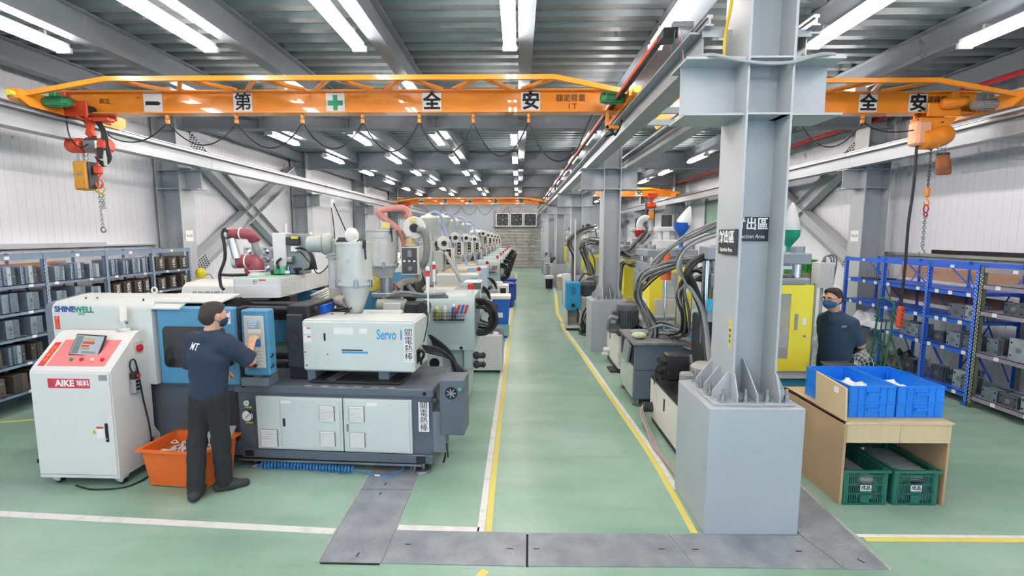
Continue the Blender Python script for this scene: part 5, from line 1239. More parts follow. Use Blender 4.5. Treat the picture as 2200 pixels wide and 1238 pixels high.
rmould('front brown mould with ring at the right end of the lowest blue shelf', 6.40, .16, .19, .16, .2, 1)
rmould('small silver mould on the blue shelf behind the pendant control', 7.3, .72, .16, .24, .19, 2)
rmould('lettered mould left of the pendant control on the blue shelf', 7.5, .72, .2, .2, .19, 0)
rmould('dark mould at the foot of the green hand truck on the lowest shelf', 7.35, .16, .2, .22, .2, 3)
rmould('tall silver mould on the grey rack at the right picture edge', 5.75, .74, .24, .24, .26, 2)
rmould('small grey mould at the back of the grey rack second shelf', 6.08, .74, .14, .24, .2, 1)
rmould('long grey mould on the bottom of the grey rack beside the olive post', 6.02, .16, .2, .3, .15, 1)
rmould('bronze grey mould at the bottom right of the grey rack', 5.78, .16, .22, .3, .15, 3)
rmould('silver mould half out of view on the bottom of the grey rack', 5.55, .16, .2, .26, .18, 2)
rmould('dark bolted mould on the third level of the grey rack', 5.85, 1.28, .24, .26, .14, 3)
rmould('small shiny fitting block on the third level of the grey rack', 5.62, 1.28, .14, .18, .16, 2)
bx_ = thing('storage_bin', 'blue storage bin lying on the grey rack', 'bin', (6.2, 5.9, 1.0)); MB().box(-.2, .2, -.15, .15, 0, .16, .008).build('bin_body', SHB, bx_); bx_.location.z = .74; bx_.location.x = 6.3; bx_.location.y = 5.45
pinb = thing('pin_tray', 'tray of upright steel pins on the top blue shelf', 'tray', (6.2, 8.4, 1.49))
MB().box(-.16, .16, -.2, .2, 0, .02, .003).build('tray', DARKM, pinb)
for i in range(4):
    for j in range(4): MB().cyl((-.1 + .06 * i, -.12 + .08 * j, .02), (-.1 + .06 * i, -.12 + .08 * j, .16), .006, n=6).build('pin', STEELM, pinb)
# plastic sheeting and rags on the blue shelf behind the second man
FILM = mat('plastic_film', '#c9d2d8', .25, var=.1, scale=6, bump=.6, bscale=9)
def crumple(label, name, cat, loc, sx, sy, h, m, seed, n=26):
    t = thing(name, label, cat, loc); rn = random.Random(seed); b = MB(); ph = [rn.uniform(0, 6) for _ in range(8)]
    vs = []
    for i in range(n + 1):
        for j in range(n + 1):
            u, v = i / n * 2 - 1, j / n * 2 - 1; e = max(0, 1 - (u * u) ** 1.5) * max(0, 1 - (v * v) ** 1.5)
            z = h * e * (.62 + .2 * math.sin(5 * u + ph[0] + 3 * v) + .14 * math.sin(9 * v + ph[1] - 4 * u) + .09 * math.sin(17 * u + 13 * v + ph[2]) + .06 * rn.uniform(-1, 1))
            vs.append((u * sx * (1 + .05 * math.sin(4 * v + ph[3])), v * sy * (1 + .05 * math.sin(5 * u + ph[4])), max(z, .002)))
    b.add(vs, [(i * (n + 1) + j, (i + 1) * (n + 1) + j, (i + 1) * (n + 1) + j + 1, i * (n + 1) + j + 1) for i in range(n) for j in range(n)])
    b.add([(x, y, 0) for x, y in ((-sx, -sy), (sx, -sy), (sx, sy), (-sx, sy))], [(0, 1, 2, 3)])
    b.build('sheet', m, t, ang=180); return t
crumple('crumpled pale plastic film on the blue shelf behind the second man', 'plastic_film', 'plastic film', (6.1, 8.25, .72), .28, .45, .3, FILM, 4)
crumple('grey wadded rags on the lower blue shelf behind the second man', 'rag_pile', 'rags', (6.1, 8.35, .16), .26, .36, .42, mat('rag_grey', '#8d9794', .9, var=.25, scale=8, bump=.5, bscale=18), 9)
crumple('black plastic sack under the film on the blue shelf', 'plastic_sack', 'sack', (6.15, 7.6, .16), .22, .2, .3, mat('sack_black', '#22262b', .35, bump=.5, bscale=12), 12)

# green hand truck
HT = mat('truck_green', '#2f6b4c', .4, var=.1)
ht = thing('hand_truck', 'green tubular hand truck parked against the blue shelves', 'hand truck', (5.55, 7.35, 0), 80)
MB().tube([(-.2, .05, .1), (-.2, .0, .6), (-.2, -.03, 1.15), (-.18, -.02, 1.25), (0, .0, 1.29), (.18, -.02, 1.25), (.2, -.03, 1.15), (.2, 0, .6), (.2, .05, .1)], .016, 8).build('frame', HT, ht)
for x in (-.08, .04): MB().cyl((x, .02, .25), (x, -.01, .98), .011, n=8).build('upright', HT, ht)
for z in (.25, .6, .98): MB().cyl((-.2, .02, z), (.2, .02, z), .011, n=8).build('cross_bar', HT, ht)
for s in (-1, 1): MB().cyl((s * .2, -.02, .75), (s * .22, -.22, .14), .012, n=8).build('brace', HT, ht)
MB().box(-.22, .22, .05, .28, .02, .035, .004).build('toe_plate', HT, ht)
for s in (-1, 1): MB().torus((s * .26, -.16, .12), .088, .032, (1, 0, 0), 20, 10).cyl((s * .26 - .02, -.16, .12), (s * .26 + .02, -.16, .12), .06, n=14).build('wheel', BLACK, ht)

# ================================================================== WOODEN STAND WITH CRATES
WOOD = mat('plywood', '#b49a78', .6, var=.12, scale=2.2, stretch=(9, 1, 1.2))
WOODL = mat('plywood_light', '#cdb893', .6, var=.08, scale=2.5, stretch=(9, 1, 1))
ws = thing('wooden_stand', 'plywood stand carrying blue crates with green crates beneath', 'stand', (0, 0, 0))
MB().prism([(3.86, 0), (4.78, 0), (4.78, .72), (3.86, .72)], 'yz', 2.68, 2.70).build('side_panel', WOOD, ws, smooth=False); MB().box(3.53, 3.55, 3.86, 4.78, 0, .70, .002).build('side_panel', WOOD, ws)
MB().box(2.68, 3.56, 3.85, 4.80, .70, .72, .002).build('top_board', WOODL, ws); MB().box(2.70, 3.13, 3.855, 3.875, .545, .70, .002).build('front_rail', WOODL, ws); MB().box(3.132, 3.545, 3.855, 3.875, .545, .70, .002).build('front_rail', WOODL, ws)
MB().box(2.70, 3.53, 4.76, 4.78, .1, .62, .002).build('back_panel', mat('back_white', '#b9c2bd', .6), ws)
lb = thing('plywood_offcut', 'square plywood offcut leaning upright against the front blue crates', 'board', (2.69, 4.18, .722))
MB().prism([(-.30, .0), (.10, .0), (.12, .30), (-.28, .27)], 'yz', -.0, .018).build('board', WOODL, lb, smooth=False); box('paper_tag', PAPER, lb, -.001, 0, -.2, -.14, .2, .25, 0)
CRB = mat('crate_blue', '#1b7ee2', .4, var=.05)
def stack_crate():
    t = thing('stacking_crate', 'x', 'crate')
    w, d, h = .195, .315, .134; th = .004
    MB().box(-w + .012, w - .012, -d + .012, d - .012, 0, .006).build('floor', CRB, t, smooth=False)
    for s in (-1, 1):
        MB().box(s * (w - .008), s * (w - .004), -d + .01, d - .01, .0, h - .002).build('long_wall', CRB, t, smooth=False)
        e = MB().box(-w + .01, w - .01, s * (d - .008), s * (d - .004), .0, h - .002).build('end_wall', CRB, t, smooth=False)
        MB().box(-.05, .05, s * (d - .004), s * (d + .016), .075, .083).box(-.05, .05, s * (d + .012), s * (d + .016), .062, .083).build('grip', CRB, e, smooth=False)
        for x in (-.12, -.06, .06, .12): MB().box(x - .003, x + .003, s * (d - .004), s * (d + .004), .006, h - .012).build('rib', CRB, e, smooth=False)
    for x in (-1, 1):
        for y in (-1, 1): MB().cyl((x * (w - .014), y * (d - .014), 0), (x * (w - .014), y * (d - .014), h - .002), .013, n=10).build('corner', CRB, t)
    MB().box(-w, w, -d, -d + .012, h - .008, h).box(-w, w, d - .012, d, h - .008, h).box(-w, -w + .012, -d, d, h - .008, h).box(w - .012, w, -d, d, h - .008, h).build('rim', CRB, t, smooth=False)
    MB().box(-w, w, -d, -d + .01, h - .026, h - .022).box(-w, w, d - .01, d, h - .026, h - .022).box(-w, -w + .01, -d, d, h - .026, h - .022).box(w - .01, w, -d, d, h - .026, h - .022).build('band', CRB, t, smooth=False)
    return t
k0 = stack_crate(); k0.location = (2.965, 4.275, .722); k0['label'] = 'lower blue stacking crate of the left stack on the wooden stand'; k0['group'] = 'blue stacking crates'
dup(k0, (2.965, 4.275, .857), 0, 'upper blue stacking crate of the left stack holding white bags'); dup(k0, (3.365, 4.275, .722), 0, 'lower blue stacking crate of the right stack on the wooden stand'); dup(k0, (3.365, 4.275, .857), 0, 'upper blue stacking crate of the right stack holding white bags')
PB = mat('poly_bag', '#d5dde2', .3, var=.08, scale=9, bump=.6, bscale=20)
crumple('white plastic bags inside the upper left blue crate', 'plastic_bag', 'plastic bag', (2.97, 4.2, .866), .15, .2, .11, PB, 21, 18); crumple('white plastic bags inside the upper right blue crate', 'plastic_bag', 'plastic bag', (3.34, 4.25, .866), .12, .18, .09, PB, 22, 18)
CRG = mat('crate_green', '#23695a', .45, var=.06)
def green_crate():
    t = thing('slotted_crate', 'x', 'crate')
    w, d, h = .19, .30, .305
    MB().box(-w + .01, w - .01, -d + .01, d - .01, 0.002, .012).build('floor', CRG, t, smooth=False)
    for s in (-1, 1):
        e = MB()
        y0, y1 = s * (d - .012), s * (d - .006)
        e.box(-w + .012, -w + .05, y0, y1, 0, h).box(w - .05, w - .012, y0, y1, 0, h).box(-.04, .04, y0, y1, 0, h - .12)
        for z in (0, .09, .17, .25, h - .02): e.box(-w + .03, w - .03, y0, y1, z, z + .016)
        e.build('end_frame', CRG, t, smooth=False)
        b = MB()
        for x0 in (-.13, .06):
            for i in range(6): b.box(x0 + i * .0145, x0 + i * .0145 + .005, y0, y1, .01, h - .03)
        b.build('end_bars', CRG, t, smooth=False)
        e = MB(); x0, x1 = s * (w - .012), s * (w - .006)
        for z in (0, .09, .17, .25, h - .02): e.box(x0, x1, -d + .02, d - .02, z, z + .016)
        for y in (-.28, -.14, -.01, .13, .26): e.box(x0, x1, y, y + .03, 0, h)
        for i in range(28): e.box(x0, x1, -.27 + i * .019, -.264 + i * .019, 0.01, h - .03)
        e.build('side_frame', CRG, t, smooth=False)
    for x in (-1, 1):
        for y in (-1, 1): MB().cyl((x * (w - .024), y * (d - .024), 0), (x * (w - .024), y * (d - .024), h), .022, n=10).build('corner', CRG, t)
    MB().box(-w - .006, w + .006, -d - .006, -d + .014, h - .022, h).box(-w - .006, w + .006, d - .014, d + .006, h - .022, h).box(-w - .006, -w + .014, -d, d, h - .022, h).box(w - .014, w + .006, -d, d, h - .022, h).build('rim', CRG, t, smooth=False)
    q = box('paper_label', PAPER, t, -.045, .045, -d + .003, -d + .005, .125, .175, 0)
    text('成品', .04, BLACKP, q, (0, -d + .0025, .15), off=.001, ext=.0003)
    return t
g0 = green_crate(); g0.location = (2.895, 4.16, 0); g0['label'] = 'left green slotted crate of grey parts under the wooden stand'; g0['group'] = 'green slotted crates'
dup(g0, (3.31, 4.16, 0), 0, 'right green slotted crate of stacked clear sheets under the wooden stand')
CLR = mat('film_stack', '#7f8f93', .25, var=.1, scale=4, stretch=(1, 20, 1)); GREYP = mat('grey_parts', '#a39f9b', .5, var=.12, scale=9)
o = thing('sheet_stack', 'stack of curved translucent sheets in the right green crate', 'plastic sheets', (3.31, 4.16, .013)); b = MB()
for i in range(9): MB().prism([(-.16, .14 + i * .012), (-.1, .17 + i * .012), (0, .18 + i * .012), (.1, .17 + i * .012), (.16, .14 + i * .012), (.16, .147 + i * .012), (.1, .177 + i * .012), (0, .187 + i * .012), (-.1, .177 + i * .012), (-.16, .147 + i * .012)], 'xz', -.26 + .004 * (i % 3), .15).build('sheet', CLR, o)
MB().box(-.15, .15, -.25, .2, 0, .15, .01).build('lower_sheets', CLR, o)
o = thing('grey_panel_part', 'grey moulded panels standing in the left green crate', 'plastic parts', (2.895, 4.16, .013))
for i in range(3): MB().at(Matrix.Translation((-.10 + .03 * i, .02, .0)) @ Matrix.Rotation(R(-14 + 5 * i), 4, 'Y')).prism(rrect(-.2, .2, .0, .24, .06), 'yz', 0, .006).build('panel', GREYP, o, ang=40)
MB().box(-.02, .15, -.25, .25, 0, .19, .02).build('wrapped_part', mat('wrap_grey', '#9aa39f', .4, bump=.5, bscale=12), o)
# ================================================================== PEOPLE
from mathutils.bvhtree import BVHTree
def sdf_field(prims, lo, hi, h, k=.03, noise=0., cuts=()):
    lo = np.array(lo, float); n = np.ceil((np.array(hi) - lo) / h).astype(int) + 1
    ax = [lo[i] + h * np.arange(n[i]) for i in range(3)]
    F = np.full(n, .5, np.float32)
    for p in prims:
        kind = p[0]; kk = k
        if kind in ('cap', 'cyl'):
            a, b, ra, rb = np.array(p[1], float), np.array(p[2], float), p[3], p[4]
            sq = p[5] if len(p) > 5 and p[5] is not None else None
            if len(p) > 6: kk = p[6]
            R_ = max(ra, rb) * (max(sq[1:]) if sq else 1) + kk + .02; l = np.minimum(a, b) - R_; u = np.maximum(a, b) + R_
        else:
            c, rad, M = np.array(p[1], float), np.array(p[2], float), p[3] if len(p) > 3 else None
            if len(p) > 4: kk = p[4]
            R_ = rad.max() + kk + .02; l = c - R_; u = c + R_
        i0 = np.clip(np.floor((l - lo) / h).astype(int), 0, n - 1); i1 = np.clip(np.ceil((u - lo) / h).astype(int) + 1, 1, n)
        if (i1 <= i0).any(): continue
        X = ax[0][i0[0]:i1[0], None, None]; Y = ax[1][None, i0[1]:i1[1], None]; Z = ax[2][None, None, i0[2]:i1[2]]
        if kind in ('cap', 'cyl'):
            d = b - a; L2 = d @ d
            t = ((X - a[0]) * d[0] + (Y - a[1]) * d[1] + (Z - a[2]) * d[2]) / L2; tc = np.clip(t, 0, 1)
            dx, dy, dz = X - (a[0] + tc * d[0]), Y - (a[1] + tc * d[1]), Z - (a[2] + tc * d[2])
            if sq:   # elliptical section: scale along a given axis
                s = np.array(sq[0], float); q = (dx * s[0] + dy * s[1]); f1, f2 = sq[1], sq[2]
                w_ = dx * -s[1] + dy * s[0]
                D = np.sqrt((q / f1) ** 2 + (w_ / f2) ** 2 + dz * dz) - (ra + (rb - ra) * tc)
            elif kind == 'cap': D = np.sqrt(dx * dx + dy * dy + dz * dz) - (ra + (rb - ra) * tc)
            else:
                L_ = math.sqrt(L2); e = np.sqrt(np.maximum((X - a[0] - t * d[0]) ** 2 + (Y - a[1] - t * d[1]) ** 2 + (Z - a[2] - t * d[2]) ** 2, 0)) - (ra + (rb - ra) * tc)
                D = np.maximum(e, np.maximum(-t, t - 1) * L_)
        else:
            P = np.stack(np.broadcast_arrays(X - c[0], Y - c[1], Z - c[2]), -1)
            if M is not None: P = P @ np.array(M.to_3x3())       # world -> local (columns are axes)
            q = P / rad; l0 = np.sqrt((q * q).sum(-1)); l1 = np.sqrt(((q / rad) ** 2).sum(-1))
            D = l0 * (l0 - 1) / np.maximum(l1, 1e-6)
        sl = (slice(i0[0], i1[0]), slice(i0[1], i1[1]), slice(i0[2], i1[2])); f = F[sl]
        hh = np.maximum(kk - np.abs(f - D), 0) / kk; F[sl] = np.minimum(f, D) - hh * hh * kk * .25
    X = ax[0][:, None, None]; Y = ax[1][None, :, None]; Z = ax[2][None, None, :]
    if noise: F = F + noise * (np.sin(38 * Z + 9 * X + 14 * Y) * np.sin(17 * X - 21 * Y + 6 * Z) + .6 * np.sin(60 * Z - 25 * X + 18 * Y) + .5 * np.sin(23 * X + 31 * Y - 44 * Z)).astype(np.float32)
    for (nx, ny, nz, d) in cuts: F = np.maximum(F, (X * nx + Y * ny + Z * nz - d).astype(np.float32))   # keep n.p < d
    return F, lo, h
def surface_nets(F, lo, h):
    ins = F < 0; n = F.shape; cn = tuple(i - 1 for i in n)
    acc = np.zeros(cn + (3,), np.float32); cnt = np.zeros(cn, np.int16)
    corner = lambda A, o: A[o[0]:o[0] + cn[0], o[1]:o[1] + cn[1], o[2]:o[2] + cn[2]]
    for axis in range(3):
        o1, o2 = [i for i in range(3) if i != axis]
        for u in (0, 1):
            for v in (0, 1):
                a = [0, 0, 0]; a[o1] = u; a[o2] = v; b = list(a); b[axis] = 1
                fa, fb = corner(F, a), corner(F, b); m = (fa < 0) != (fb < 0)
                t = np.where(m, fa / np.where(m, fa - fb, 1), 0)
                for i in range(3): acc[..., i] += m * (a[i] + (t if i == axis else 0))
                cnt += m
    mask = cnt > 0; idx = np.full(cn, -1, np.int64); idx[mask] = np.arange(mask.sum())
    cells = np.argwhere(mask); V = (cells + acc[mask] / cnt[mask][:, None]) * h + lo
    faces = []
    for axis in range(3):
        o1, o2 = [(1, 2), (2, 0), (0, 1)][axis]
        a = [slice(None)] * 3; b = [slice(None)] * 3; a[axis] = slice(0, -1); b[axis] = slice(1, None)
        ia, ib = ins[tuple(a)], ins[tuple(b)]
        for flip in (0, 1):
            e = np.argwhere((ia & ~ib) if not flip else (~ia & ib))
            e = e[(e[:, o1] > 0) & (e[:, o2] > 0) & (e[:, o1] < n[o1] - 1) & (e[:, o2] < n[o2] - 1)]
            def g(d1, d2):
                q = e.copy(); q[:, o1] += d1; q[:, o2] += d2; return idx[q[:, 0], q[:, 1], q[:, 2]]
            qd = np.stack([g(-1, -1), g(0, -1), g(0, 0), g(-1, 0)], 1)
            faces.append(qd[:, ::-1] if flip else qd)
    return V, np.concatenate(faces)
def sdf_part(name, m, parent, prims, h=.009, k=.03, noise=0., cuts=(), pad=.03):
    pts = []
    for p in prims:
        if p[0] in ('cap', 'cyl'):
            r = max(p[3], p[4]) * (max(p[5][1:]) if len(p) > 5 and p[5] else 1)
            for q in (p[1], p[2]): pts += [np.array(q) - r, np.array(q) + r]
        else: pts += [np.array(p[1]) - max(p[2]), np.array(p[1]) + max(p[2])]
    pts = np.array(pts); F, lo, h = sdf_field(prims, pts.min(0) - pad, pts.max(0) + pad, h, k, noise, cuts)
    V, Q = surface_nets(F, lo, h)
    me = bpy.data.meshes.new(name); me.from_pydata(V.tolist(), [], Q.tolist()); me.materials.append(m)
    me.polygons.foreach_set('use_smooth', [True] * len(me.polygons)); me.update()
    return link(name, me, parent)
def project_text(body, size, m, parent, target, origin, right, up, name='shirt_logo', off=.002, ext=.003):
    cu = bpy.data.curves.new('t', 'FONT'); cu.body = body; cu.size = size; cu.align_x = 'CENTER'; cu.align_y = 'CENTER'; cu.offset = 0.0 if size < .05 else size * .015; cu.resolution_u = 2
    t = bpy.data.objects.new('t', cu); me = bpy.data.meshes.new_from_object(t); bpy.data.objects.remove(t); bpy.data.curves.remove(cu)
    bv = BVHTree.FromPolygons([v.co for v in target.data.vertices], [tuple(p.vertices) for p in target.data.polygons])
    right = Vector(right).normalized(); up = Vector(up).normalized(); d = up.cross(right).normalized()      # into the surface
    for v in me.vertices:
        p = Vector(origin) + right * v.co.x + up * v.co.y
        hit = bv.ray_cast(p - d * .3, d)
        v.co = (hit[0] - d * ext) if hit[0] is not None else p
    me.materials.clear(); me.materials.append(m); return link(name, me, parent)
SKIN = mat('skin', '#d3a58a', .55, var=.06, scale=9); HAIR = mat('hair_dark', '#2b2624', .7, var=.35, scale=40, bump=.6, bscale=160)
NAVYC = mat('navy_cotton', '#25344a', .85, var=.08, scale=6, bump=.15, bscale=220); BLKC = mat('black_denim', '#26282d', .9, var=.12, scale=8, bump=.15, bscale=200)
SHOE = mat('shoe_black', '#303136', .7, var=.15, scale=12); MASKN = mat('mask_dark', '#23324a', .8, var=.05); MASKB = mat('mask_blue', '#2f5f8e', .8, var=.06, scale=20)
HAIRG = mat('hair_greying', '#37332f', .75, var=.45, scale=45, bump=.6, bscale=160)
EYEW = mat('eye_white', '#d9d6d0', .3, var=0); EYED = mat('eye_dark', '#231a16', .2, var=0)
def hand(prims, wrist, direction, palmn, curl=.25, right=True, spread=.2, s=1.):
    """five separate fingers; direction = wrist->fingers, palmn = palm normal (side the fingers curl to)"""
    w = Vector(wrist); d = Vector(direction).normalized(); n = Vector(palmn); n = (n - d * n.dot(d)).normalized(); sd = d.cross(n) * (1 if right else -1)   # towards the thumb
    prims.append(('cap', w, w + d * .03 * s, .026, .03)); K = .008
    for i in range(4):
        o = (.030 - .0205 * i) * s; base = w + d * (.085 - .004 * abs(i - 1)) * s + sd * o
        prims.append(('cap', w + d * .03 * s + sd * o * .8, base, .0145, .0115, None, .012))
        L_ = [.070, .078, .072, .056][i] * s; c = curl * (1 + .15 * i); q = base; dd = (d + sd * spread * (o / .05)).normalized()
        for f, r in ((.45, .0095), (.3, .0088), (.25, .008)):
            dd = (dd * math.cos(c) + n * math.sin(c)).normalized(); e = q + dd * L_ * f; prims.append(('cap', q, e, r, r * .93, None, K)); q = e
    b = w + d * .028 * s + sd * .026; q = b; dd = (d * .65 + sd * .75 + n * .2).normalized()
    for f, r in ((.034, .013), (.028, .0105), (.022, .0095)):
        e = q + dd * f * s; prims.append(('cap', q, e, r, r * .92, None, K)); q = e; dd = (dd * .9 + d * .35 + n * .12).normalized()
def head_prims(P, H, f):
    """H = centre of the skull, f = facing"""
    f = Vector(f).normalized(); up = Vector((0, 0, 1)); r = f.cross(up).normalized(); u = r.cross(f)
    M = Matrix((r, f, u)).transposed()
    g = lambda a, b, c: tuple(Vector(H) + r * a + f * b + u * c)
    P += [('ell', g(0, -.012, .025), (.074, .092, .082), M), ('ell', g(0, .02, -.035), (.062, .072, .085), M, .04), ('ell', g(0, .045, -.09), (.035, .035, .028), M, .03),
          ('cap', g(0, .085, .0), g(0, .108, -.032), .009, .013, None, .015), ('ell', g(0, .088, -.068), (.024, .010, .008), M, .01), ('ell', g(0, .080, .018), (.05, .012, .010), M, .02)]
    for s in (-1, 1):
        P += [('ell', g(s * .074, -.01, -.012), (.010, .02, .032), M, .008), ('ell', g(s * .03, .066, -.012), (.02, .02, .016), M, .015)]
    return M, g
def person(label, root, J, f_body, f_head, cols, hands, noise=.0022, hem=.88):
    t = thing('person', label, 'person', root)
    f = Vector((*f_body, 0)).normalized(); r = Vector((f.y, -f.x, 0)); rr_ = (r.x, r.y)
    v = lambda n: Vector(J[n])
    # --- body (one continuous skin surface)
    P = []
    M, g = head_prims(P, v('head'), (*f_head, J.get('tilt', 0)))
    P += [('cap', v('neck'), v('head') + Vector((0, 0, -.05)), .054, .05), ('cap', v('pelvis'), v('chest'), .125, .14, (rr_, 1.05, .72)), ('cap', v('chest'), v('neck') - Vector((0, 0, .07)), .13, .075, (rr_, 1.1, .7))]
    for s in 'LR':
        P += [('cap', v('sh' + s), v('el' + s), .047, .038), ('cap', v('el' + s), v('wr' + s), .038, .025), ('cap', v('hip' + s), v('kn' + s), .078, .052), ('cap', v('kn' + s), v('an' + s), .05, .036), ('cap', v('an' + s) - Vector((0, 0, .03)), v('an' + s).lerp(v('toe' + s), .6) * 1.0, .032, .022)]
        hd_ = hands[s]; hand(P, v('wr' + s), hd_[0], hd_[1], hd_[2], s == 'R')
    body = sdf_part('body', cols['skin'], t, P, .0062, .025)
    # --- shirt
    S = [('cap', v('pelvis') - Vector((0, 0, max(0, .90 - hem))), v('chest'), cols.get('waist', .148), .158, (rr_, 1.12, .80)), ('cap', v('chest'), v('neck') - Vector((0, 0, .075)), .155, .092, (rr_, 1.25, .74)), ('ell', v('neck') - Vector((0, 0, .03)), (.07, .07, .03))]
    for s in 'LR':
        q_ = cols.get('arm', 1.); S += [('cap', v('sh' + s), v('sh' + s).lerp(v('el' + s), .35), .070 * q_, .070 * q_, None, .05), ('cyl', v('sh' + s).lerp(v('el' + s), .1), v('sh' + s).lerp(v('el' + s), cols.get('sleeve', .98)), .066 * q_, .076 * q_, None, .035)]
    for s in 'LR': S.append(('cap', v('neck') - Vector((0, 0, .065)), v('sh' + s) + Vector((0, 0, .0)), .066, .066, None, .06))
    shirt = sdf_part('shirt', cols['shirt'], t, S, .0085, .04, noise, cuts=[(0, 0, -1, -hem)])
    # --- trousers
    T = [('cap', v('pelvis') + Vector((0, 0, .05)), v('pelvis') - Vector((0, 0, .06)), .135, .14, (rr_, 1.12, .82))]
    for s in 'LR': T += [('cap', v('hip' + s), v('kn' + s), .094, .068), ('cyl', v('kn' + s) + Vector((0, 0, .02)), v('an' + s) + Vector((0, 0, -.035)), .067, .060, None, .03), ('cap', v('kn' + s), v('an' + s), .066, .054)]
    sdf_part('trousers', cols['pants'], t, T, .0085, .035, noise * .9, cuts=[(0, 0, 1, max(hem, .85) + .10), (0, 0, -1, -.035)])
    for s in 'LR':
        a, b = v('an' + s), v('toe' + s); d = (b - a); d.z = 0; d.normalize(); a0 = Vector((a.x, a.y, 0))
        sdf_part('shoe', cols['shoe'], t, [('cap', a0 - d * .045 + Vector((0, 0, .045)), a0 + d * .06 + Vector((0, 0, .045)), .042, .045), ('cap', a0 + d * .05 + Vector((0, 0, .038)), a0 + d * .165 + Vector((0, 0, .03)), .046, .034), ('cap', a0 - d * .03 + Vector((0, 0, .05)), a0 - d * .01 + Vector((0, 0, .09)), .042, .046)], .006, .03, 0, cuts=[(0, 0, -1, -.004)])
    # --- hair
    Hc = v('head'); u = Vector((0, 0, 1)); ff = Vector((*f_head, 0)).normalized()
    hp = [('ell', g(0, -.016, .030), (.080, .096, .084), M), ('ell', g(0, -.05, -.02), (.068, .055, .068), M, .03), ('ell', g(0, .03, .072), (.064, .058, .034), M, .03)]
    cutp = g(0, .062 if cols.get('fringe') else .05, 0); n1 = ff * .75 - u * .66; dd = n1.dot(Vector(g(0, .03, .022)))
    n3 = ff * .95 - u * .3; d3 = n3.dot(Vector(g(0, -.012, -.02)))
    sdf_part('hair', cols['hair'], t, hp, .006, .02, .0028, cuts=[(n1.x, n1.y, n1.z, dd), (0, 0, -1, -(Hc.z - .10)), (n3.x * .9, n3.y * .9, n3.z - .55, d3 - .55 * (Hc.z - .02) + .028)])
    # --- eyes, mask
    for s in (-1, 1):
        e = MB().sphere(g(s * .03, .079, -.004), .011, 10, 8).build('eye', EYEW, t); MB().sphere(g(s * .03, .0865, -.004), .0058, 8, 6).build('iris', EYED, e)
        MB().tube([g(s * .014, .098, .016), g(s * .032, .094, .021), g(s * .05, .08, .016)], .0035, 6).build('eyebrow', cols['hair'], t)
    mk = [('ell', g(0, .028, -.052), (.067, .088, .062), M), ('ell', g(0, .06, -.05), (.03, .062, .04), M, .03)]
    cA = Vector(g(0, .02, -.05)); n2 = -ff
    sdf_part('face_mask', cols['mask'], t, mk, .005, .02, .0008, cuts=[(n2.x, n2.y, n2.z, n2.dot(cA)), (0, 0, 1, Hc.z - .018), (0, 0, -1, -(Hc.z - .112))])
    for s in (-1, 1): MB().tube([g(s * .066, .03, -.03), g(s * .077, .0, -.012), g(s * .08, -.022, -.005), g(s * .077, -.01, -.04), g(s * .062, .03, -.075)], .0025, 5).build('mask_loop', cols['mask'], t)
    return t, body, shirt, g

# --- the operator at the near machine ------------------------------------------------
ox, oy = -2.63, 3.97
W = lambda x, y, z: (x - ox, y - oy, z)
J1 = dict(pelvis=W(-2.64, 3.97, .93), chest=W(-2.615, 3.965, 1.22), neck=W(-2.595, 3.98, 1.435), head=W(-2.575, 4.0, 1.575), tilt=-.12,
          shL=W(-2.775, 4.035, 1.345), elL=W(-2.84, 4.08, 1.10), wrL=W(-2.76, 4.27, .99), shR=W(-2.44, 3.93, 1.345), elR=W(-2.315, 4.06, 1.165), wrR=W(-2.405, 4.22, 1.225),
          hipL=W(-2.715, 3.985, .87), knL=W(-2.745, 3.93, .48), anL=W(-2.755, 3.885, .09), toeL=W(-2.80, 4.05, .03), hipR=W(-2.56, 3.945, .87), knR=W(-2.575, 3.99, .48), anR=W(-2.60, 4.035, .09), toeR=W(-2.44, 4.12, .03))
p1, b1, s1, g1 = person('man in navy shirt and black trousers pressing the blue machine panel, seen from behind', (ox, oy, 0), J1, (.30, .95), (.46, .89), dict(skin=SKIN, shirt=NAVYC, pants=BLKC, shoe=SHOE, hair=HAIRG, mask=MASKN, sleeve=.98),
    {'R': ((-.12, .62, .72), (.25, .8, -.5), .14), 'L': ((.5, .7, -.2), (.4, -.2, -.8), .5)})
project_text('MT', .078, WHITEP, p1, s1, W(-2.655, 3.97, 1.325), (.955, -.30, 0), (0, 0, 1))
# --- the second man behind the crates ---------------------------------------------------
ox2, oy2 = 3.50, 5.32
W2 = lambda x, y, z: (x - ox2, y - oy2, z)
J2 = dict(pelvis=W2(3.53, 5.33, .93), chest=W2(3.50, 5.30, 1.21), neck=W2(3.455, 5.27, 1.405), head=W2(3.405, 5.245, 1.565), tilt=-.05,
          shL=W2(3.555, 5.16, 1.30), elL=W2(3.69, 5.17, 1.07), wrL=W2(3.72, 5.36, .93), shR=W2(3.45, 5.42, 1.30), elR=W2(3.56, 5.58, 1.10), wrR=W2(3.70, 5.50, .95),
          hipL=W2(3.58, 5.26, .87), knL=W2(3.585, 5.24, .48), anL=W2(3.59, 5.24, .09), toeL=W2(3.46, 5.13, .03), hipR=W2(3.48, 5.40, .87), knR=W2(3.47, 5.42, .48), anR=W2(3.47, 5.44, .09), toeR=W2(3.33, 5.36, .03))
p2, b2, s2, g2 = person('man in navy shirt, glasses and blue mask standing behind the blue crates', (ox2, oy2, 0), J2, (-.86, -.51), (-.93, -.36), dict(skin=SKIN, shirt=mat('navy_cotton_light', '#2b4058', .85, var=.08, scale=6, bump=.15, bscale=220), pants=BLKC, shoe=SHOE, hair=HAIR, mask=MASKB, sleeve=.95, waist=.15, arm=.88, fringe=True),
    {'L': ((-.2, .35, -.8), (-.6, .3, -.2), .3), 'R': ((.45, -.2, -.8), (.1, .5, -.3), .4)}, hem=.76)
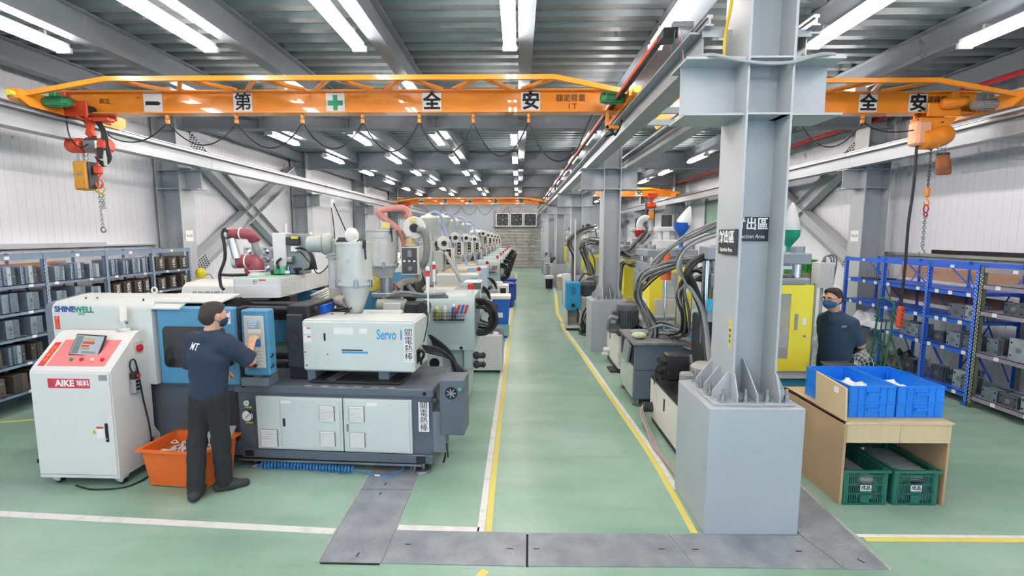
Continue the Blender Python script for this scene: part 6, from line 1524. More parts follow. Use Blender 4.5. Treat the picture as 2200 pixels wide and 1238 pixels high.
project_text('MT', .036, WHITEP, p2, s2, W2(3.475, 5.13, 1.27), (.75, -.66, 0), (0, 0, 1))
GLS = MB()
for s in (-1, 1):
    GLS.tube([g2(s * .032 + .024 * math.cos(a), .104 - .006 * abs(math.cos(a)), -.004 + .017 * math.sin(a)) for a in [2 * PI * i / 14 for i in range(14)]], .0022, 5, smooth=False, closed=True)
    GLS.tube([g2(s * .056, .098, .0), g2(s * .076, .05, .004), g2(s * .08, -.012, .006)], .0022, 5)
GLS.tube([g2(-.008, .112, .002), g2(.008, .112, .002)], .0022, 5, smooth=False); GLS.build('glasses', BLACKP, p2)
a, c = Vector(J2['elL']), Vector(J2['wrL'])
sdf_part('arm_guard', BLACKP, p2, [('cyl', a.lerp(c, .12), a.lerp(c, .85), .048, .034)], .006, .02)
# ================================================================== ROW OF MACHINES ON THE LEFT
DISC = mat('blower_cream', '#cfcfc8', .4, .1, var=.05, scale=6)
BLUEHOSE = mat('hose_paleblue', '#8fa4c4', .3, var=.1); PINKD = mat('duct_pink', '#c98a80', .6, var=.15, scale=12)
TAN = mat('foam_tan', '#c9bfa0', .8, var=.1); KHAKI = mat('motor_khaki', '#9aa597', .45, var=.1)
def machine_round(label, y, x1=-.55, top=1.48, stripes=True, text_='', group='left row injection machines'):
    """rounded injection cover on an aqua base, right end towards the aisle"""
    t = thing('injection_machine', label, 'injection machine', (x1, y, 0), 0, group)
    MB().box(-3.6, -.10, .08, .85, .10, .88, .008).build('base', MAQUA, t)
    MB().box(-.75, .0, -.02, .88, .80, .885, .006).build('base_lip', MAQUA, t)
    MB().box(-.14, -.03, .0, .3, .55, .86, .008).build('valve_plate', MAQUA, t)
    hgt = top - .88
    pf = [(-.02, .885), (-.03, .98), (-.03, top - .16), (-.01, top - .07), (.05, top - .015), (.13, top), (.72, top), (.8, top - .02), (.86, top - .08), (.86, .885)]
    cv = MB().prism(pf, 'yz', -.62, -.0).build('injection_cover', MAQUA, t, ang=40)
    # curved left end of the cover
    MB().prism([(-.62, .885), (-.62, top - .0), (-.72, top - .03), (-.80, top - .12), (-.84, .885)], 'xz', .0, .84).build('cover_nose', MAQUA, t, ang=50)
    MB().box(-.004, .004, .06, .78, .95, top - .07, .002).build('end_opening', mat('opening_grey', '#7d8b8b', .5), t)
    MB().box(-.3, .003, .12, .7, 1.0, top - .12).build('injection_cylinder', DARKM, t)
    MB().prism(rrect(-.80, -.58, 1.2, 1.38, .08), 'xz', -.045, -.03).build('dark_badge', DARKM, t)
    if stripes:
        for i, m in enumerate((mat('stripe_red', '#c0392f', .5, var=0), mat('stripe_blue', '#2f62b0', .5, var=0), mat('stripe_red', '#c0392f', .5, var=0))):
            x = -.22 + i * .05; MB().prism([(x - .012, 1.27), (x + .022, 1.27), (x + .055, 1.38), (x + .02, 1.38)], 'xz', -.033, -.029).build('stripe', m, cv, smooth=False)
    bk = MB()
    for z in (1.20, 1.245, 1.29): bk.box(-.5, -.12, -.105, -.10, z, z + .005).box(-.5, -.495, -.105, -.03, z, z + .005).box(-.125, -.12, -.105, -.03, z, z + .005)
    bk.box(-.5, -.12, -.105, -.03, 1.195, 1.2)
    for i in range(20): bk.box(-.5 + .0198 * i, -.497 + .0198 * i, -.105, -.102, 1.2, 1.29)
    bk.build('wire_basket', BLACKP, t, smooth=False)
    for (x, z) in ((-.06, .80), (-.06, .68)): MB().lathe([(.02, 0), (.05, .02), (.05, .06), (.035, .07), (.035, .12), (.05, .13), (.02, .16)], (x + .03, .12, z - .1), 12, (1, 0, 0)).build('hydraulic_valve', DARKM, t)
    MB().cyl((-.17, .0, .83), (-.17, -.022, .83), .022, n=14).build('lifting_hole', SLOT, t)
    MB().box(-.62, -.42, .05, .09, .25, .75, .005).build('fan_panel', MWHITE, t)
    for z in (.38, .62): MB().torus((-.52, .04, z), .055, .01, (0, 1, 0), 18, 6).cyl((-.52, .045, z), (-.52, .04, z), .055, n=18).build('fan', BLACKP, t)
    cb = MB()
    for i in range(4): cb.tube([(-.6 + .02 * i, .0, 1.0 - .02 * i), (-.5, -.05, .96 - .03 * i), (-.33, -.06, .82 - .03 * i), (-.22 - .02 * i, -.02, .6), (-.19 - .02 * i, .05, .4)], .016 if i < 2 else .01, 7)
    cb.build('front_cables', BLACK, t)
    hs_ = MB()
    for i in range(5):
        o = .03 * i
        hs_.tube([(.0, .15 + .1 * i, 1.42 - o), (.12 + o, .14 + .1 * i, 1.42 - o), (.25, .12 + .1 * i, 1.3 - o * .5), (.27 - o, .12 + .1 * i, 1.12), (.15, .13 + .1 * i, .99 + o * .5), (.02, .15 + .1 * i, .97 + o)], .02 if i < 3 else .013, 7)
    hs_.build('hydraulic_hoses', BLACK, t)
    for i in range(2): MB().tube([(.0, .2 + .2 * i, 1.32 - .25 * i), (.14, .18 + .2 * i, 1.3 - .25 * i), (.2, .2 + .2 * i, 1.15 - .2 * i), (.12, .2 + .2 * i, 1.0 - .05 * i), (-.02, .2 + .2 * i, .98)], .022, 7).build('grey_hose', GREYHOSE if i else BLACK, t)
    MB().lathe([(.04, 0), (.04, .05), (.03, .055)], (-.08, .35, top), 14).build('beacon_base', MWHITE, t); MB().lathe([(.036, 0), (.038, .03), (.032, .075), (.015, .085)], (-.08, .35, top + .05), 16).build('beacon', RED, t)
    tower_light(t, -.55, .3, top - .01, top + .42, .02)
    # clamp side, mostly hidden behind the next machine
    MB().prism([(.0, .885), (.0, 1.53), (.03, 1.60), (.1, 1.64), (.4, 1.66), (.78, 1.62), (.84, 1.5), (.84, .885)], 'yz', -3.68, -2.7).build('clamp_cover', MWHITE, t)
    MB().box(-2.7, -1.9, .0, .06, .885, 1.55, .01).build('safety_door', MBLUE, t); MB().box(-1.9, -1.72, .1, .8, .88, 1.5, .01).build('fixed_platen', DARKM, t)
    MB().box(-1.3, -.84, .22, .6, .88, 1.2, .02).cyl((-1.72, .42, 1.15), (-1.2, .42, 1.15), .075, n=16).build('barrel', GREASE, t)
    for x in (-.2, -3.4):
        for yy in (.15, .75): MB().lathe([(.07, 0), (.07, .03), (.03, .1)], (x, yy, 0), 14).build('levelling_foot', STEELM, t)
    if text_: text(text_, .1, mat('print_steelblue', '#4d7ea5', .5, var=0), t, (-3.35, -.002, 1.50), shear=.25, off=.001, sx=.78)
    return t
m2 = machine_round('rounded aqua injection machine with striped cover, second in the left row', 5.98, text_='SHINEWELL')
def can(label, x, z, m, h, r=.028, y=5.915):
    t = thing('spray_can', label, 'spray can', (x, y, z)); MB().lathe([(r, 0), (r, h * .8), (r * .6, h * .88), (r * .45, h * .88), (r * .45, h)], n=14).build('can_body', m, t); MB().lathe([(r * .5, h * .86), (r * .5, h * 1.02)], n=10).build('cap', WHITEP, t)
can('yellow green spray can in the black basket on the second machine', -1.01, 1.2005, mat('can_lime', '#b9bf3a', .35), .16); can('white spray can in the black basket on the second machine', -.91, 1.2005, mat('can_white', '#d5d6c6', .35), .17)
can('violet labelled spray can in the black basket on the second machine', -.80, 1.2005, mat('can_violet', '#6c6390', .35), .19)

def machine_box(label, y, x1=-.8, top=1.45, cov=MGREEN, word='Servo 120E', group='left row injection machines', hood=False):
    xb = -.22 if hood else .02
    t = thing('injection_machine', label, 'injection machine', (x1, y, 0), 0, group)
    MB().box(-3.0, xb, .02, .85, .1, .82, .008).build('base', MAQUA, t); MB().box(-3.0, xb + .03, .0, .85, .76, .83, .006).build('base_lip', MAQUA, t)
    for x in (-.4, -2.8): MB().lathe([(.07, 0), (.07, .03), (.03, .1)], (x, .15, 0), 14).lathe([(.07, 0), (.07, .03), (.03, .1)], (x, .7, 0), 14).build('levelling_feet', STEELM, t)
    cv = MB().box(-.88, .0, .1, .65, .93, top, .02).build('injection_cover', cov, t)
    if word: text(word, .13, CYANP, cv, (-.22, .098, top - .12), sx=.7, off=.002, ext=.0006)
    if hood:
        MB().prism([(-.42, top), (.02, top), (.02, top + .13), (-.25, top + .13)], 'xz', .15, .6).build('hood', MWHITE, t); MB().box(-.12, .025, .145, .16, top + .02, top + .12, .003).build('hood_window', mat('window_olive', '#5d665c', .3), t)
        text('MM 2001', .05, STEELM, t, (-.22, .149, top + .06), shear=.2, ext=.0005)
    MB().box(-.8, -.1, .2, .5, .83, .93, .01).build('cover_leg', SLATE2, t)
    MB().box(-1.2, -1.0, .1, .8, .82, 1.5, .01).build('fixed_platen', DARKM, t); MB().box(-2.0, -1.2, .0, .06, .83, 1.5, .01).build('safety_door', MBLUE, t)
    MB().prism([(.0, .83), (.0, 1.5), (.05, 1.56), (.4, 1.6), (.8, 1.56), (.84, 1.5), (.84, .83)], 'yz', -3.0, -2.0).build('clamp_cover', MWHITE, t)
    e = None if hood else MB().box(.05, .26, .05, .3, .45, .92, .006).build('electrical_box', MAQUA, t)
    if e: MB().torus((.16, .047, .74), .05, .01, (0, 1, 0), 18, 6).cyl((.16, .05, .74), (.16, .044, .74), .048, n=16).build('box_fan', BLACKP, e)
    cb = MB()
    for i in range(4): cb.tube([(-.02, .2 + .06 * i, 1.2), (.1, .2 + .05 * i, 1.18 - .03 * i), (.2, .2, 1.05 - .03 * i), (.22, .2 + .03 * i, .9)], .014, 6)
    cb.build('motor_cables', BLACK, t)
    MB().lathe([(.04, 0), (.04, .05), (.03, .055)], (-.02, .35, top), 14).build('beacon_base', MWHITE, t); MB().lathe([(.036, 0), (.038, .03), (.032, .075), (.015, .085)], (-.02, .35, top + .05), 16).build('beacon', RED, t)
    return t
m3 = machine_box('white hooded injection machine, third in the left row', 7.45, -.62, 1.37, MWHITE, '', hood=True)
m4 = machine_box('pale injection machine lettered in light blue, fourth in the left row', 9.65, -.80, 1.45, MGREEN, 'Servo 120E')
m5 = machine_box('pale blue covered injection machine, fifth in the left row', 11.5, -.75, 1.47, mat('cover_paleblue', '#b9cfdd', .4, var=.04), '')
m6 = machine_round('aqua injection machine with red and blue stripes, sixth in the left row', 13.5, -.52, 1.52)
for i, y in enumerate((15.6, 17.6, 19.6, 21.6, 23.6, 25.6)):
    dup(m6, (-.5 + .02 * i, y, 0), 0, 'distant aqua injection machine, %s in the left row counted from the viewer' % ORD[6 + i])

# ------------------------------------------------------------------ dryers above the row
def blower_disc(t, x, y, z, r=.13, axis=(0.25, -1, 0), m=DISC):
    d = -Vector(axis).normalized(); axis = tuple(d); c = Vector((x, y, z))
    o = MB().lathe([(r * .5, .12), (r * .95, .10), (r, .07), (r, .0), (r * .9, -.02), (r * .42, -.025), (r * .4, -.01)], c, 26, axis).build('blower_disc', m, t)
    MB().cyl(c + d * .02, c - d * .03, r * .36, n=16).build('air_intake', BLACKP, o)
    return o
def dryer_set(label, x, y, r=.17, z1=2.2, zc=1.80, zb=1.45, loader=True, disc=True, ctl=True, group='hopper dryers'):
    t = hopper(label, (x, y, 0), r, zc + .01, z1, zc, zb, .055, group=group)
    if loader:
        MB().lathe([(.05, z1), (.05, z1 + .15)], n=14).build('loader_neck', HOPPER, t)
        MB().lathe([(.045, z1 + .14), (.12, z1 + .26), (.145, z1 + .36), (.145, z1 + .40)], n=22).build('loader_bowl', HOPPER, t)
        MB().lathe([(.152, z1 + .395), (.15, z1 + .41), (.12, z1 + .44), (.05, z1 + .46), (.04, z1 + .48), (.015, z1 + .49)], n=22).build('loader_lid', DISC, t)
        MB().tube([(.02, 0, z1 + .48), (.12, -.01, z1 + .50), (.22, -.02, z1 + .42), (.27, -.03, z1 + .2), (.34, -.04, z1), (.42, -.06, z1 - .3), (.5, -.08, z1 - .6)], .026, 8).build('vacuum_hose', BLUEHOSE, t)
        MB().tube([(-.13, .0, z1 + .36), (-.15, 0, z1 + .25), (-.1, 0, z1 + .14)], .01, 6).build('loader_strap', HOPPER, t)
    if disc:
        blower_disc(t, .26, -.06, z1 - .02, .12); MB().box(.2, .27, -.02, .1, z1 - .5, z1 - .1, .02).build('heater_box', HOPPER, t)
    if ctl:
        c = MB().box(.3, .44, -.1, .02, z1 - .38, z1 - .1, .006).build('control_box', DISC, t); MB().box(.305, .38, -.103, -.1, z1 - .37, z1 - .12, .002).build('control_face', BLACKP, c)
        for k, z in enumerate((z1 - .17, z1 - .25, z1 - .33)): MB().box(.325, .36, -.107, -.103, z - .015, z + .015, .002).build('meter', WHITEP if k == 2 else STEELM, c)
    return t
# second machine: big drum, pink duct, cream blower and control box
h2 = hopper('tall grey drum hopper with a pink duct behind the large hopper', (-1.95, 6.9, 0), .215, 1.83, 2.31, 1.82, 1.42)
MB().box(-.05, .1, -.218, -.205, 2.2, 2.25, .004).box(.0, .03, -.222, -.21, 1.9, 2.17, .006).build('drum_handle', HOPPER, h2)
MB().tube([(.28, .1, 1.9), (.30, .08, 2.15), (.22, .05, 2.32), (.0, .0, 2.52), (-.02, .02, 2.58), (.1, .05, 2.61), (.32, .05, 2.62), (.40, .04, 2.5), (.42, .03, 2.36)], .045, 12, 7, ridge=.03).build('pink_duct', PINKD, h2)
MB().cyl((-.05, .05, 2.32), (-.05, .05, 2.6), .02, n=10).box(-.0, .13, -.02, .08, 2.33, 2.43, .006).build('lid_fittings', HOPPER, h2); box('yellow_label', YELLOW, h2, .02, .10, -.022, -.02, 2.35, 2.41, 0)
bz = thing('dryer_blower', 'cream disc shaped blower with grey hose and control box beside the drum hopper', 'blower', (-1.5, 6.95, 0))
blower_disc(bz, .02, -.05, 2.34, .165, (.18, -1, .05)); box('yellow_label', YELLOW, bz, -.02, .05, -.095, -.088, 2.43, 2.48, 0)
MB().lathe([(.07, 2.1), (.07, 2.22)], (-.05, -.02, 0), 16).build('sight_glass', mat('glass_amber', '#c9b27a', .15), bz); MB().lathe([(.085, 2.09), (.085, 2.105), (.072, 2.11)], (-.05, -.02, 0), 16).lathe([(.085, 2.22), (.085, 2.235)], (-.05, -.02, 0), 16).build('glass_flange', HOPPER, bz)
MB().tube([(.08, -.1, 2.32), (.18, -.12, 2.28), (.21, -.12, 2.1), (.18, -.1, 1.9), (.12, -.05, 1.8)], .048, 12, 9, ridge=.04).build('grey_hose', GREYHOSE, bz)
cx = MB().box(-.16, .10, -.14, .0, 1.68, 2.08, .008).build('control_box', DISC, bz); MB().box(-.145, .07, -.144, -.14, 1.70, 2.06, .002).build('control_face', mat('face_grey', '#4b4d50', .5), cx)
MB().box(-.06, .0, -.155, -.144, 1.93, 2.03, .003).build('breaker', STEELM, cx)
for x in (-.11, -.04, .03): MB().box(x - .015, x + .015, -.15, -.144, 1.865, 1.89, .002).build('indicator', WHITEP, cx)
MB().cyl((-.03, -.144, 1.77), (-.03, -.155, 1.77), .035, n=18).build('timer_dial', STEELM, cx)
MB().tube([(.05, .0, 1.68), (.05, .02, 1.62), (-.05, .02, 1.58), (-.16, .0, 1.56), (-.24, -.02, 1.5)], .05, 12, 7, ridge=.03).build('elbow_duct', mat('insulation_cloth', '#b3ada3', .9), bz)
MB().cyl((-.27, .0, 1.3), (-.27, .0, 1.56), .028, n=10).build('pink_pipe', PINKD, bz); MB().cyl((-.2, .0, 1.2), (-.2, .0, 1.56), .028, n=10).build('steel_pipe', HOPPER, bz)
MB().tube([(-.1, .0, 1.52), (.05, .0, 1.32), (.1, .0, 1.2)], .035, 10).build('suction_hose', GREYHOSE, bz)
# motor and yellow scale between the first two machines
mt = thing('screw_motor', 'khaki electric motor and dark coupling behind the near injection cover', 'motor', (-1.45, 5.62, 0))
MB().lathe([(.05, -.22), (.075, -.2), (.08, 0), (.08, .12), (.06, .14)], (0, 0, 1.42), 18, (1, 0, 0)).build('motor', KHAKI, mt); MB().box(-.12, .08, -.09, .0, 1.38, 1.46, .005).build('terminal_cover', MWHITE, mt)
MB().box(.12, .4, -.08, .1, 1.3, 1.46, .02).cyl((.2, -.1, 1.38), (.2, .1, 1.38), .06, n=14).cyl((.34, -.1, 1.4), (.34, .1, 1.4), .07, n=14).build('coupling', DARKM, mt)
MB().box(-.25, .1, -.1, .12, 1.16, 1.34, .01).build('mount', MAQUA, mt)
MB().tube([(-.1, .0, 1.52), (.1, -.05, 1.58), (.35, -.02, 1.55), (.6, .0, 1.56)], .02, 7).tube([(-.15, .02, 1.5), (.1, .0, 1.54), (.35, .02, 1.52), (.62, .05, 1.52)], .02, 7).build('grey_hoses', GREYHOSE, mt)
MB().box(-.3, .05, .05, .3, 1.5, 1.56, .01).cyl((-.14, .15, 1.56), (-.14, .15, 1.74), .075, n=18).build('feed_throat', STEELM, mt)
MB().lathe([(.09, 0), (.09, .04)], (-.32, .2, 1.66), 18, (0.2, -1, 0)).build('yellow_guard', mat('guard_yellow', '#d0bc2c', .45), mt)
# blue molding-temperature panel behind hopper
bp_ = thing('temperature_controller', 'pale blue temperature controller with keypad behind the blower pipe', 'controller', (-2.12, 6.15, 0))
MB().box(-.22, .05, 0, .25, .9, 1.52, .01).build('housing', mat('ctl_blue', '#8fb3cf', .4), bp_); MB().box(-.06, .04, -.006, 0, 1.2, 1.46, .004).build('keypad', mat('keypad_cream', '#d6d8d0', .5), bp_); MB().tube([(-.2, -.03, 1.2), (-.2, -.04, 1.45), (-.13, -.04, 1.45), (-.13, -.03, 1.2)], .012, 7).build('handle', mat('handle_blue', '#3d6ea5', .4), bp_)
o = thing('poster', 'white printed parts poster behind the blower pipe', 'poster', (-2.62, 6.55, 1.35)); MB().box(-.3, .3, 0, .01, 0, .32, .002).build('sheet', PAPER, o)
for i in range(4): box('print_block', mat('print_plum', '#9b7f8e', .6), o, -.25 + .13 * i, -.16 + .13 * i, -.0008, 0, .18 - .04 * (i % 2), .27, 0)

hop3 = dryer_set('grey hopper dryer with bowl loader and blue hose, third in the row of hoppers', -1.52, 8.25, .165, 2.12, 1.70, 1.40)
MB().box(.1, .26, -.2, -.1, 1.65, 1.98, .006).build('side_box', HOPPER, hop3); MB().tube([(.3, -.16, 1.95), (.42, -.25, 1.75), (.55, -.32, 1.55), (.68, -.38, 1.42)], .032, 10).build('suction_lance', mat('lance_grey', '#a7aca2', .5), hop3)
MB().box(-.15, .45, -.2, .25, 1.30, 1.36, .01).build('foam_pad', TAN, hop3)
hd1 = dryer_set('grey hopper dryer with bowl loader and pale blue hose, fourth in the row of hoppers', -1.6, 10.35, .2, 2.2, 1.72, 1.42)
MB().box(-.15, .5, -.2, .25, 1.42, 1.52, .01).build('foam_pad', TAN, hd1)
hd2 = dryer_set('compact grey hopper dryer with blower and no bowl loader in the hopper row', -1.45, 16.3, .19, 2.3, 1.8, 1.5, loader=False)
MB().lathe([(.2, 2.3), (.16, 2.38), (.05, 2.42)], n=20).sphere((-.05, 0, 2.45), .06, 12, 8).build('drum_lid', DISC, hd2)
for i, (x, y) in enumerate(((-1.58, 12.3), (-1.55, 14.3), (-1.4, 18.3), (-1.38, 20.3), (-1.35, 22.3), (-1.3, 24.3))):
    dup(hd1 if i < 2 else hd2, (x, y, -.02 - .05 * i if i < 2 else -.03 * i), None, 'distant grey hopper dryer, %s in the row of hoppers' % ORD[4 + i], scale=None)
# vertical grey post and cable by the left wall
pl = thing('utility_pole', 'thin pale pole with cables standing by the left wall bracing', 'pole', (-4.55, 11.9, 0))
MB().cyl((0, 0, 0), (0, 0, 3.1), .05, n=10).build('pole', MWHITE, pl); MB().tube([(.02, 0, 3.05), (.2, -.1, 2.7), (.45, -.2, 2.1), (.5, -.2, 1.4)], .015, 6).tube([(.0, -.05, 2.9), (.05, -.05, 2.3), (.04, -.05, 1.5)], .012, 6).build('cable', BLACK, pl)

# ------------------------------------------------------------------ things along the left edge of the aisle
wc = thing('chiller_cabinet', 'off white metal chiller cabinet beside the aisle behind the second machine', 'cabinet', (-.52, 7.95, 0))
MB().box(-.26, .26, -.25, .35, .04, .62, .01).build('body', CABW, wc); box('seam', STEELM, wc, .2605, .262, -.2, .3, .1, .55, 0)
for x in (-.2, .2): MB().cyl((x - .015, -.18, .03), (x + .015, -.18, .03), .03, n=12).build('castor', BLACK, wc)
MB().tube([(-.3, -.1, .70), (-.05, -.1, .71), (.2, -.1, .70), (.24, -.1, .66), (.24, -.1, .6)], .045, 12).build('grey_pipe', GREYHOSE, wc)
bx1 = thing('material_bin', 'tall blue bin with white lid and stickers beside the aisle', 'bin', (-.40, 10.6, 0))
MB().prism([(-.16, 0), (.16, 0), (.2, .85), (-.2, .85)], 'xz', -.2, .2).build('bin_body', mat('bin_blue', '#1f62c4', .4, var=.06), bx1); MB().box(-.25, .23, -.23, .23, .85, .93, .012).build('lid', MWHITE, bx1)
decal(bx1, -.05, .06, .45, .56, -.2, PAPER, 'sticker'); MB().box(-.2, .2, -.215, -.2, .05, .3, .004).build('aqua_panel', mat('panel_aqua', '#7fb9c9', .4), bx1)
ct = thing('temperature_unit', 'white temperature unit with dark display beside the blue bin', 'controller', (-.45, 12.1, 0)); MB().box(-.2, .2, -.2, .3, .05, 1.0, .015).build('housing', MWHITE, ct); MB().lathe([(.12, 0), (.1, .06), (.04, .08)], (-.05, .0, 1.0), 18).build('round_top', MWHITE, ct); MB().box(.0, .14, -.205, -.2, .8, .93, .003).build('display', BLACKP, ct); MB().box(-.18, .18, -.1, .1, 0, .05, .01).build('plinth', DARKM, ct)
DRB = mat('drum_blue', '#23409c', .4, var=.06)
for i, (x, y) in enumerate(((-.38, 15.0), (-.32, 16.5))):
    d = thing('blue_drum', ['nearer deep blue plastic drum beside the aisle', 'farther deep blue plastic drum beside the aisle'][i], 'drum', (x, y, 0)); MB().lathe([(.2, 0), (.24, .05), (.25, .55), (.22, .62), (.22, .66), (.27, .68), (.27, .74), (.2, .78)], n=20).build('drum_body', DRB, d); MB().tube([(-.25, -.1, .3), (-.4, -.12, .35), (-.4, -.12, .65), (-.25, -.1, .7)], .03, 8).build('handle', mat('handle_lightblue', '#7f9fd8', .4), d)
crumple('cream cloth covered sack beside the aisle past the blue drums', 'cloth_sack', 'sack', (-.36, 18.0, 0), .2, .36, .85, mat('sack_cream', '#c4bda8', .9, bump=.5, bscale=10), 33)
ct2 = dup(ct, (-.5, 19.4, 0), 0, 'white temperature unit far down the aisle past the cream sack')
# silver pipe clutter of far machines is in their hoses
for i, (x, y) in enumerate(((-.62, 8.9), (-.55, 9.2))):
    pass

# end wall fans
for i, x in enumerate((-1.07, -.14, .77)):
    f_ = thing('exhaust_fan', ['left square exhaust fan above the roller shutter', 'middle square exhaust fan above the roller shutter', 'right square exhaust fan above the roller shutter'][i], 'fan', (x, YF - .15, 3.22))
    fr = MB()
    for a, b_, c, d in ((-.44, .44, .38, .44), (-.44, .44, -.44, -.38), (-.44, -.38, -.38, .38), (.38, .44, -.38, .38)): fr.box(a, b_, -.05, .1, c, d)
    fr.build('fan_frame', MWHITE, f_, smooth=False)
    MB().torus((0, .0, 0), .37, .02, (0, 1, 0), 28, 6).build('fan_ring', DARKM, f_)
    for k in range(6):
        a = k * PI / 3 + i * .3; MB().at(Matrix.Rotation(a, 4, 'Y')).prism([(.04, -.03), (.34, -.10), (.35, .06), (.05, .05)], 'xz', .0, .012).build('fan_blade', DARKM, f_, smooth=False)
    MB().cyl((0, -.03, 0), (0, .06, 0), .06, n=14).build('hub', STEELM, f_)
    MB().box(-.39, .39, .12, .13, -.39, .39).build('backing', mat('louvre_back', '#3a3f42', .6), f_)
    for k in range(7): MB().box(-.37, .37, .09, .118, -.34 + k * .105, -.31 + k * .105).build('louvre', STEELM, f_, smooth=False)
# ================================================================== PRESSES AND POWER UNITS ON THE RIGHT
CREAM = mat('unit_cream', '#d3d2cb', .5, var=.08, scale=4, dirt='#b9b6ab')
YGUARD = mat('guard_yellow_paint', '#eadb3c', .4, var=.05); PWHITE = mat('press_white', '#d0d3d1', .42, var=.06)
AQUAB = mat('press_aqua', '#3f9fc4', .42, var=.05); PGREY = mat('press_grey', '#8b949a', .42, .1, var=.08)
CLEARW = mat('guard_window', '#c5cacb', .12, alpha=.35, var=0); DUST = mat('dusty_top', '#77797a', .8, var=.3, scale=8)
HG = [mat('hose_grey_a', '#77797a', .5, var=.1, scale=14), mat('hose_grey_b', '#8f9292', .5, var=.1, scale=14), mat('hose_dark', '#3a3c3e', .5, var=.1)]
def hoses(t, pts, r, n, spread=.04, mats=HG, name='hydraulic_hose', seed=1):
    rn = random.Random(seed)
    for i in range(n):
        ox, oy, oz = (rn.uniform(-1, 1) * spread for _ in range(3)); q = []
        for j, p in enumerate(pts):
            w = spread * .6; q.append((p[0] + ox + rn.uniform(-w, w), p[1] + oy + rn.uniform(-w, w), p[2] + oz + rn.uniform(-w, w)))
        MB().tube(q, r * rn.uniform(.65, .95), 7, 5).build(name, mats[i % len(mats)], t)
def press(label, x, y, guard=True, tall=2.15, aqua=True, detail=True, group='vertical presses', gx=(-.45, .45), beige=False):
    t = thing('vertical_press', label, 'press', (x, y, 0), 0, group)
    MB().box(-.45, .45, -.45, .45, .05, .70, .01).build('base', AQUAB if aqua else PWHITE, t); MB().box(-.48, .48, -.5, .48, .70, .80, .008).build('table', PWHITE, t)
    for sx in (-.32, .32):
        for sy in (-.3, .3): MB().cyl((sx, sy, .8), (sx, sy, tall + .05), .045, n=16).build('tie_bar', CHROME, t)
    MB().box(-.42, .42, -.4, .4, 1.02, 1.16, .01).build('lower_platen', PWHITE, t); MB().box(-.42, .42, -.4, .4, 1.62, 1.78, .01).build('moving_platen', PGREY, t)
    MB().box(-.42, .42, -.4, .4, tall - .12, tall, .01).build('top_platen', PGREY, t)
    for sx in (-.32, .32):
        for sy in (-.3, .3): MB().cyl((sx, sy, tall), (sx, sy, tall + .07), .07, n=6).build('tie_nut', PGREY, t)
    MB().cyl((0, 0, 1.78), (0, 0, tall - .1), .13, n=20).build('ram', CHROME, t)
    MB().box(-.2, .2, -.18, .18, tall, tall + .16, .01).cyl((-.1, 0, tall + .14), (-.1, 0, tall + .32), .045, n=12).cyl((.1, 0, tall + .14), (.1, 0, tall + .32), .045, n=12).box(-.18, .18, -.15, .15, tall + .3, tall + .38, .01).build('injection_unit', PWHITE, t)
    MB().lathe([(.09, 0), (.09, .2), (.06, .22)], (0, 0, tall + .38), 16).build('hydraulic_motor', DARKM, t)
    MB().box(-.44, -.30, -.46, -.36, 1.52, 1.62, .01).build('blue_sensor', AQUAB, t)
    if guard:
        g0, g1 = gx
        g = MB(); z0, z1 = .80, 1.72; w0, w1 = g0 + .30 * (g1 - g0), g0 + .68 * (g1 - g0)
        g.box(g0, w0, -.54, -.52, z0, z1).box(w1, g1, -.54, -.52, z0, z1).box(w0, w1, -.54, -.52, z0, z0 + .13).box(w0, w1, -.54, -.52, z1 - .09, z1)
        gd = g.build('guard_door', YGUARD, t, smooth=False); MB().box(w0, w1, -.533, -.527, z0 + .13, z1 - .09).build('guard_window', CLEARW, gd, smooth=False)
        MB().box(g0, g0 + .02, -.52, -.1, z0, z1).build('guard_side', YGUARD, t, smooth=False); MB().box(g1 - .02, g1, -.52, .1, z0, z1).build('guard_side', YGUARD, t, smooth=False)
        MB().box(w1 + .05, w1 + .08, -.552, -.54, z0 + .45, z0 + .62, .004).build('guard_handle', STEELM, gd); MB().box(w1 + .13, w1 + .17, -.5415, -.54, z0 + .5, z0 + .57).build('lock_label', PAPER, gd, smooth=False)
        MB().cyl((w1 + .16, -.54, z0 + .38), (w1 + .16, -.56, z0 + .38), .012, n=10).build('guard_bolt', STEELM, gd)
        MB().box(g1, g1 + .015, -.55, -.515, z0 - .02, z1 + .02, .003).build('edge_profile', STEELM, gd)
    return t
def funnel(label, x, y, z, m, bagh=.3, r=.125, lean=.05, bend=False):
    t = thing('material_funnel', label, 'funnel', (x, y, z))
    MB().lathe([(.028, -.30), (.028, -.12), (.10, -.02), (r, .02), (r, .09), (r * 1.05, .10)], n=22).build('funnel_body', m, t)
    bm = mat('bag_white', '#dcdfe0', .5, var=.08, scale=9, bump=.5, bscale=14)
    if bend: MB().tube([(0, 0, .06), (-.02, 0, .15), (-.03, 0, .22), (.0, 0, .30), (.08, 0, .35), (.13, 0, .33)], .07, 12, 4).build('resin_bag', bm, t)
    else: MB().lathe([(r * .9, .08), (r * .95, .12), (r * .8, bagh * .5), (r * .5, bagh * .8), (.03, bagh), (.008, bagh * 1.08)], (0, 0, 0), 14, (lean, 0, 1)).build('resin_bag', bm, t, ang=60)
    MB().box(-.03, .03, -.03, .03, -.36, -.30, .004).build('throat_block', STEELM, t)
    return t
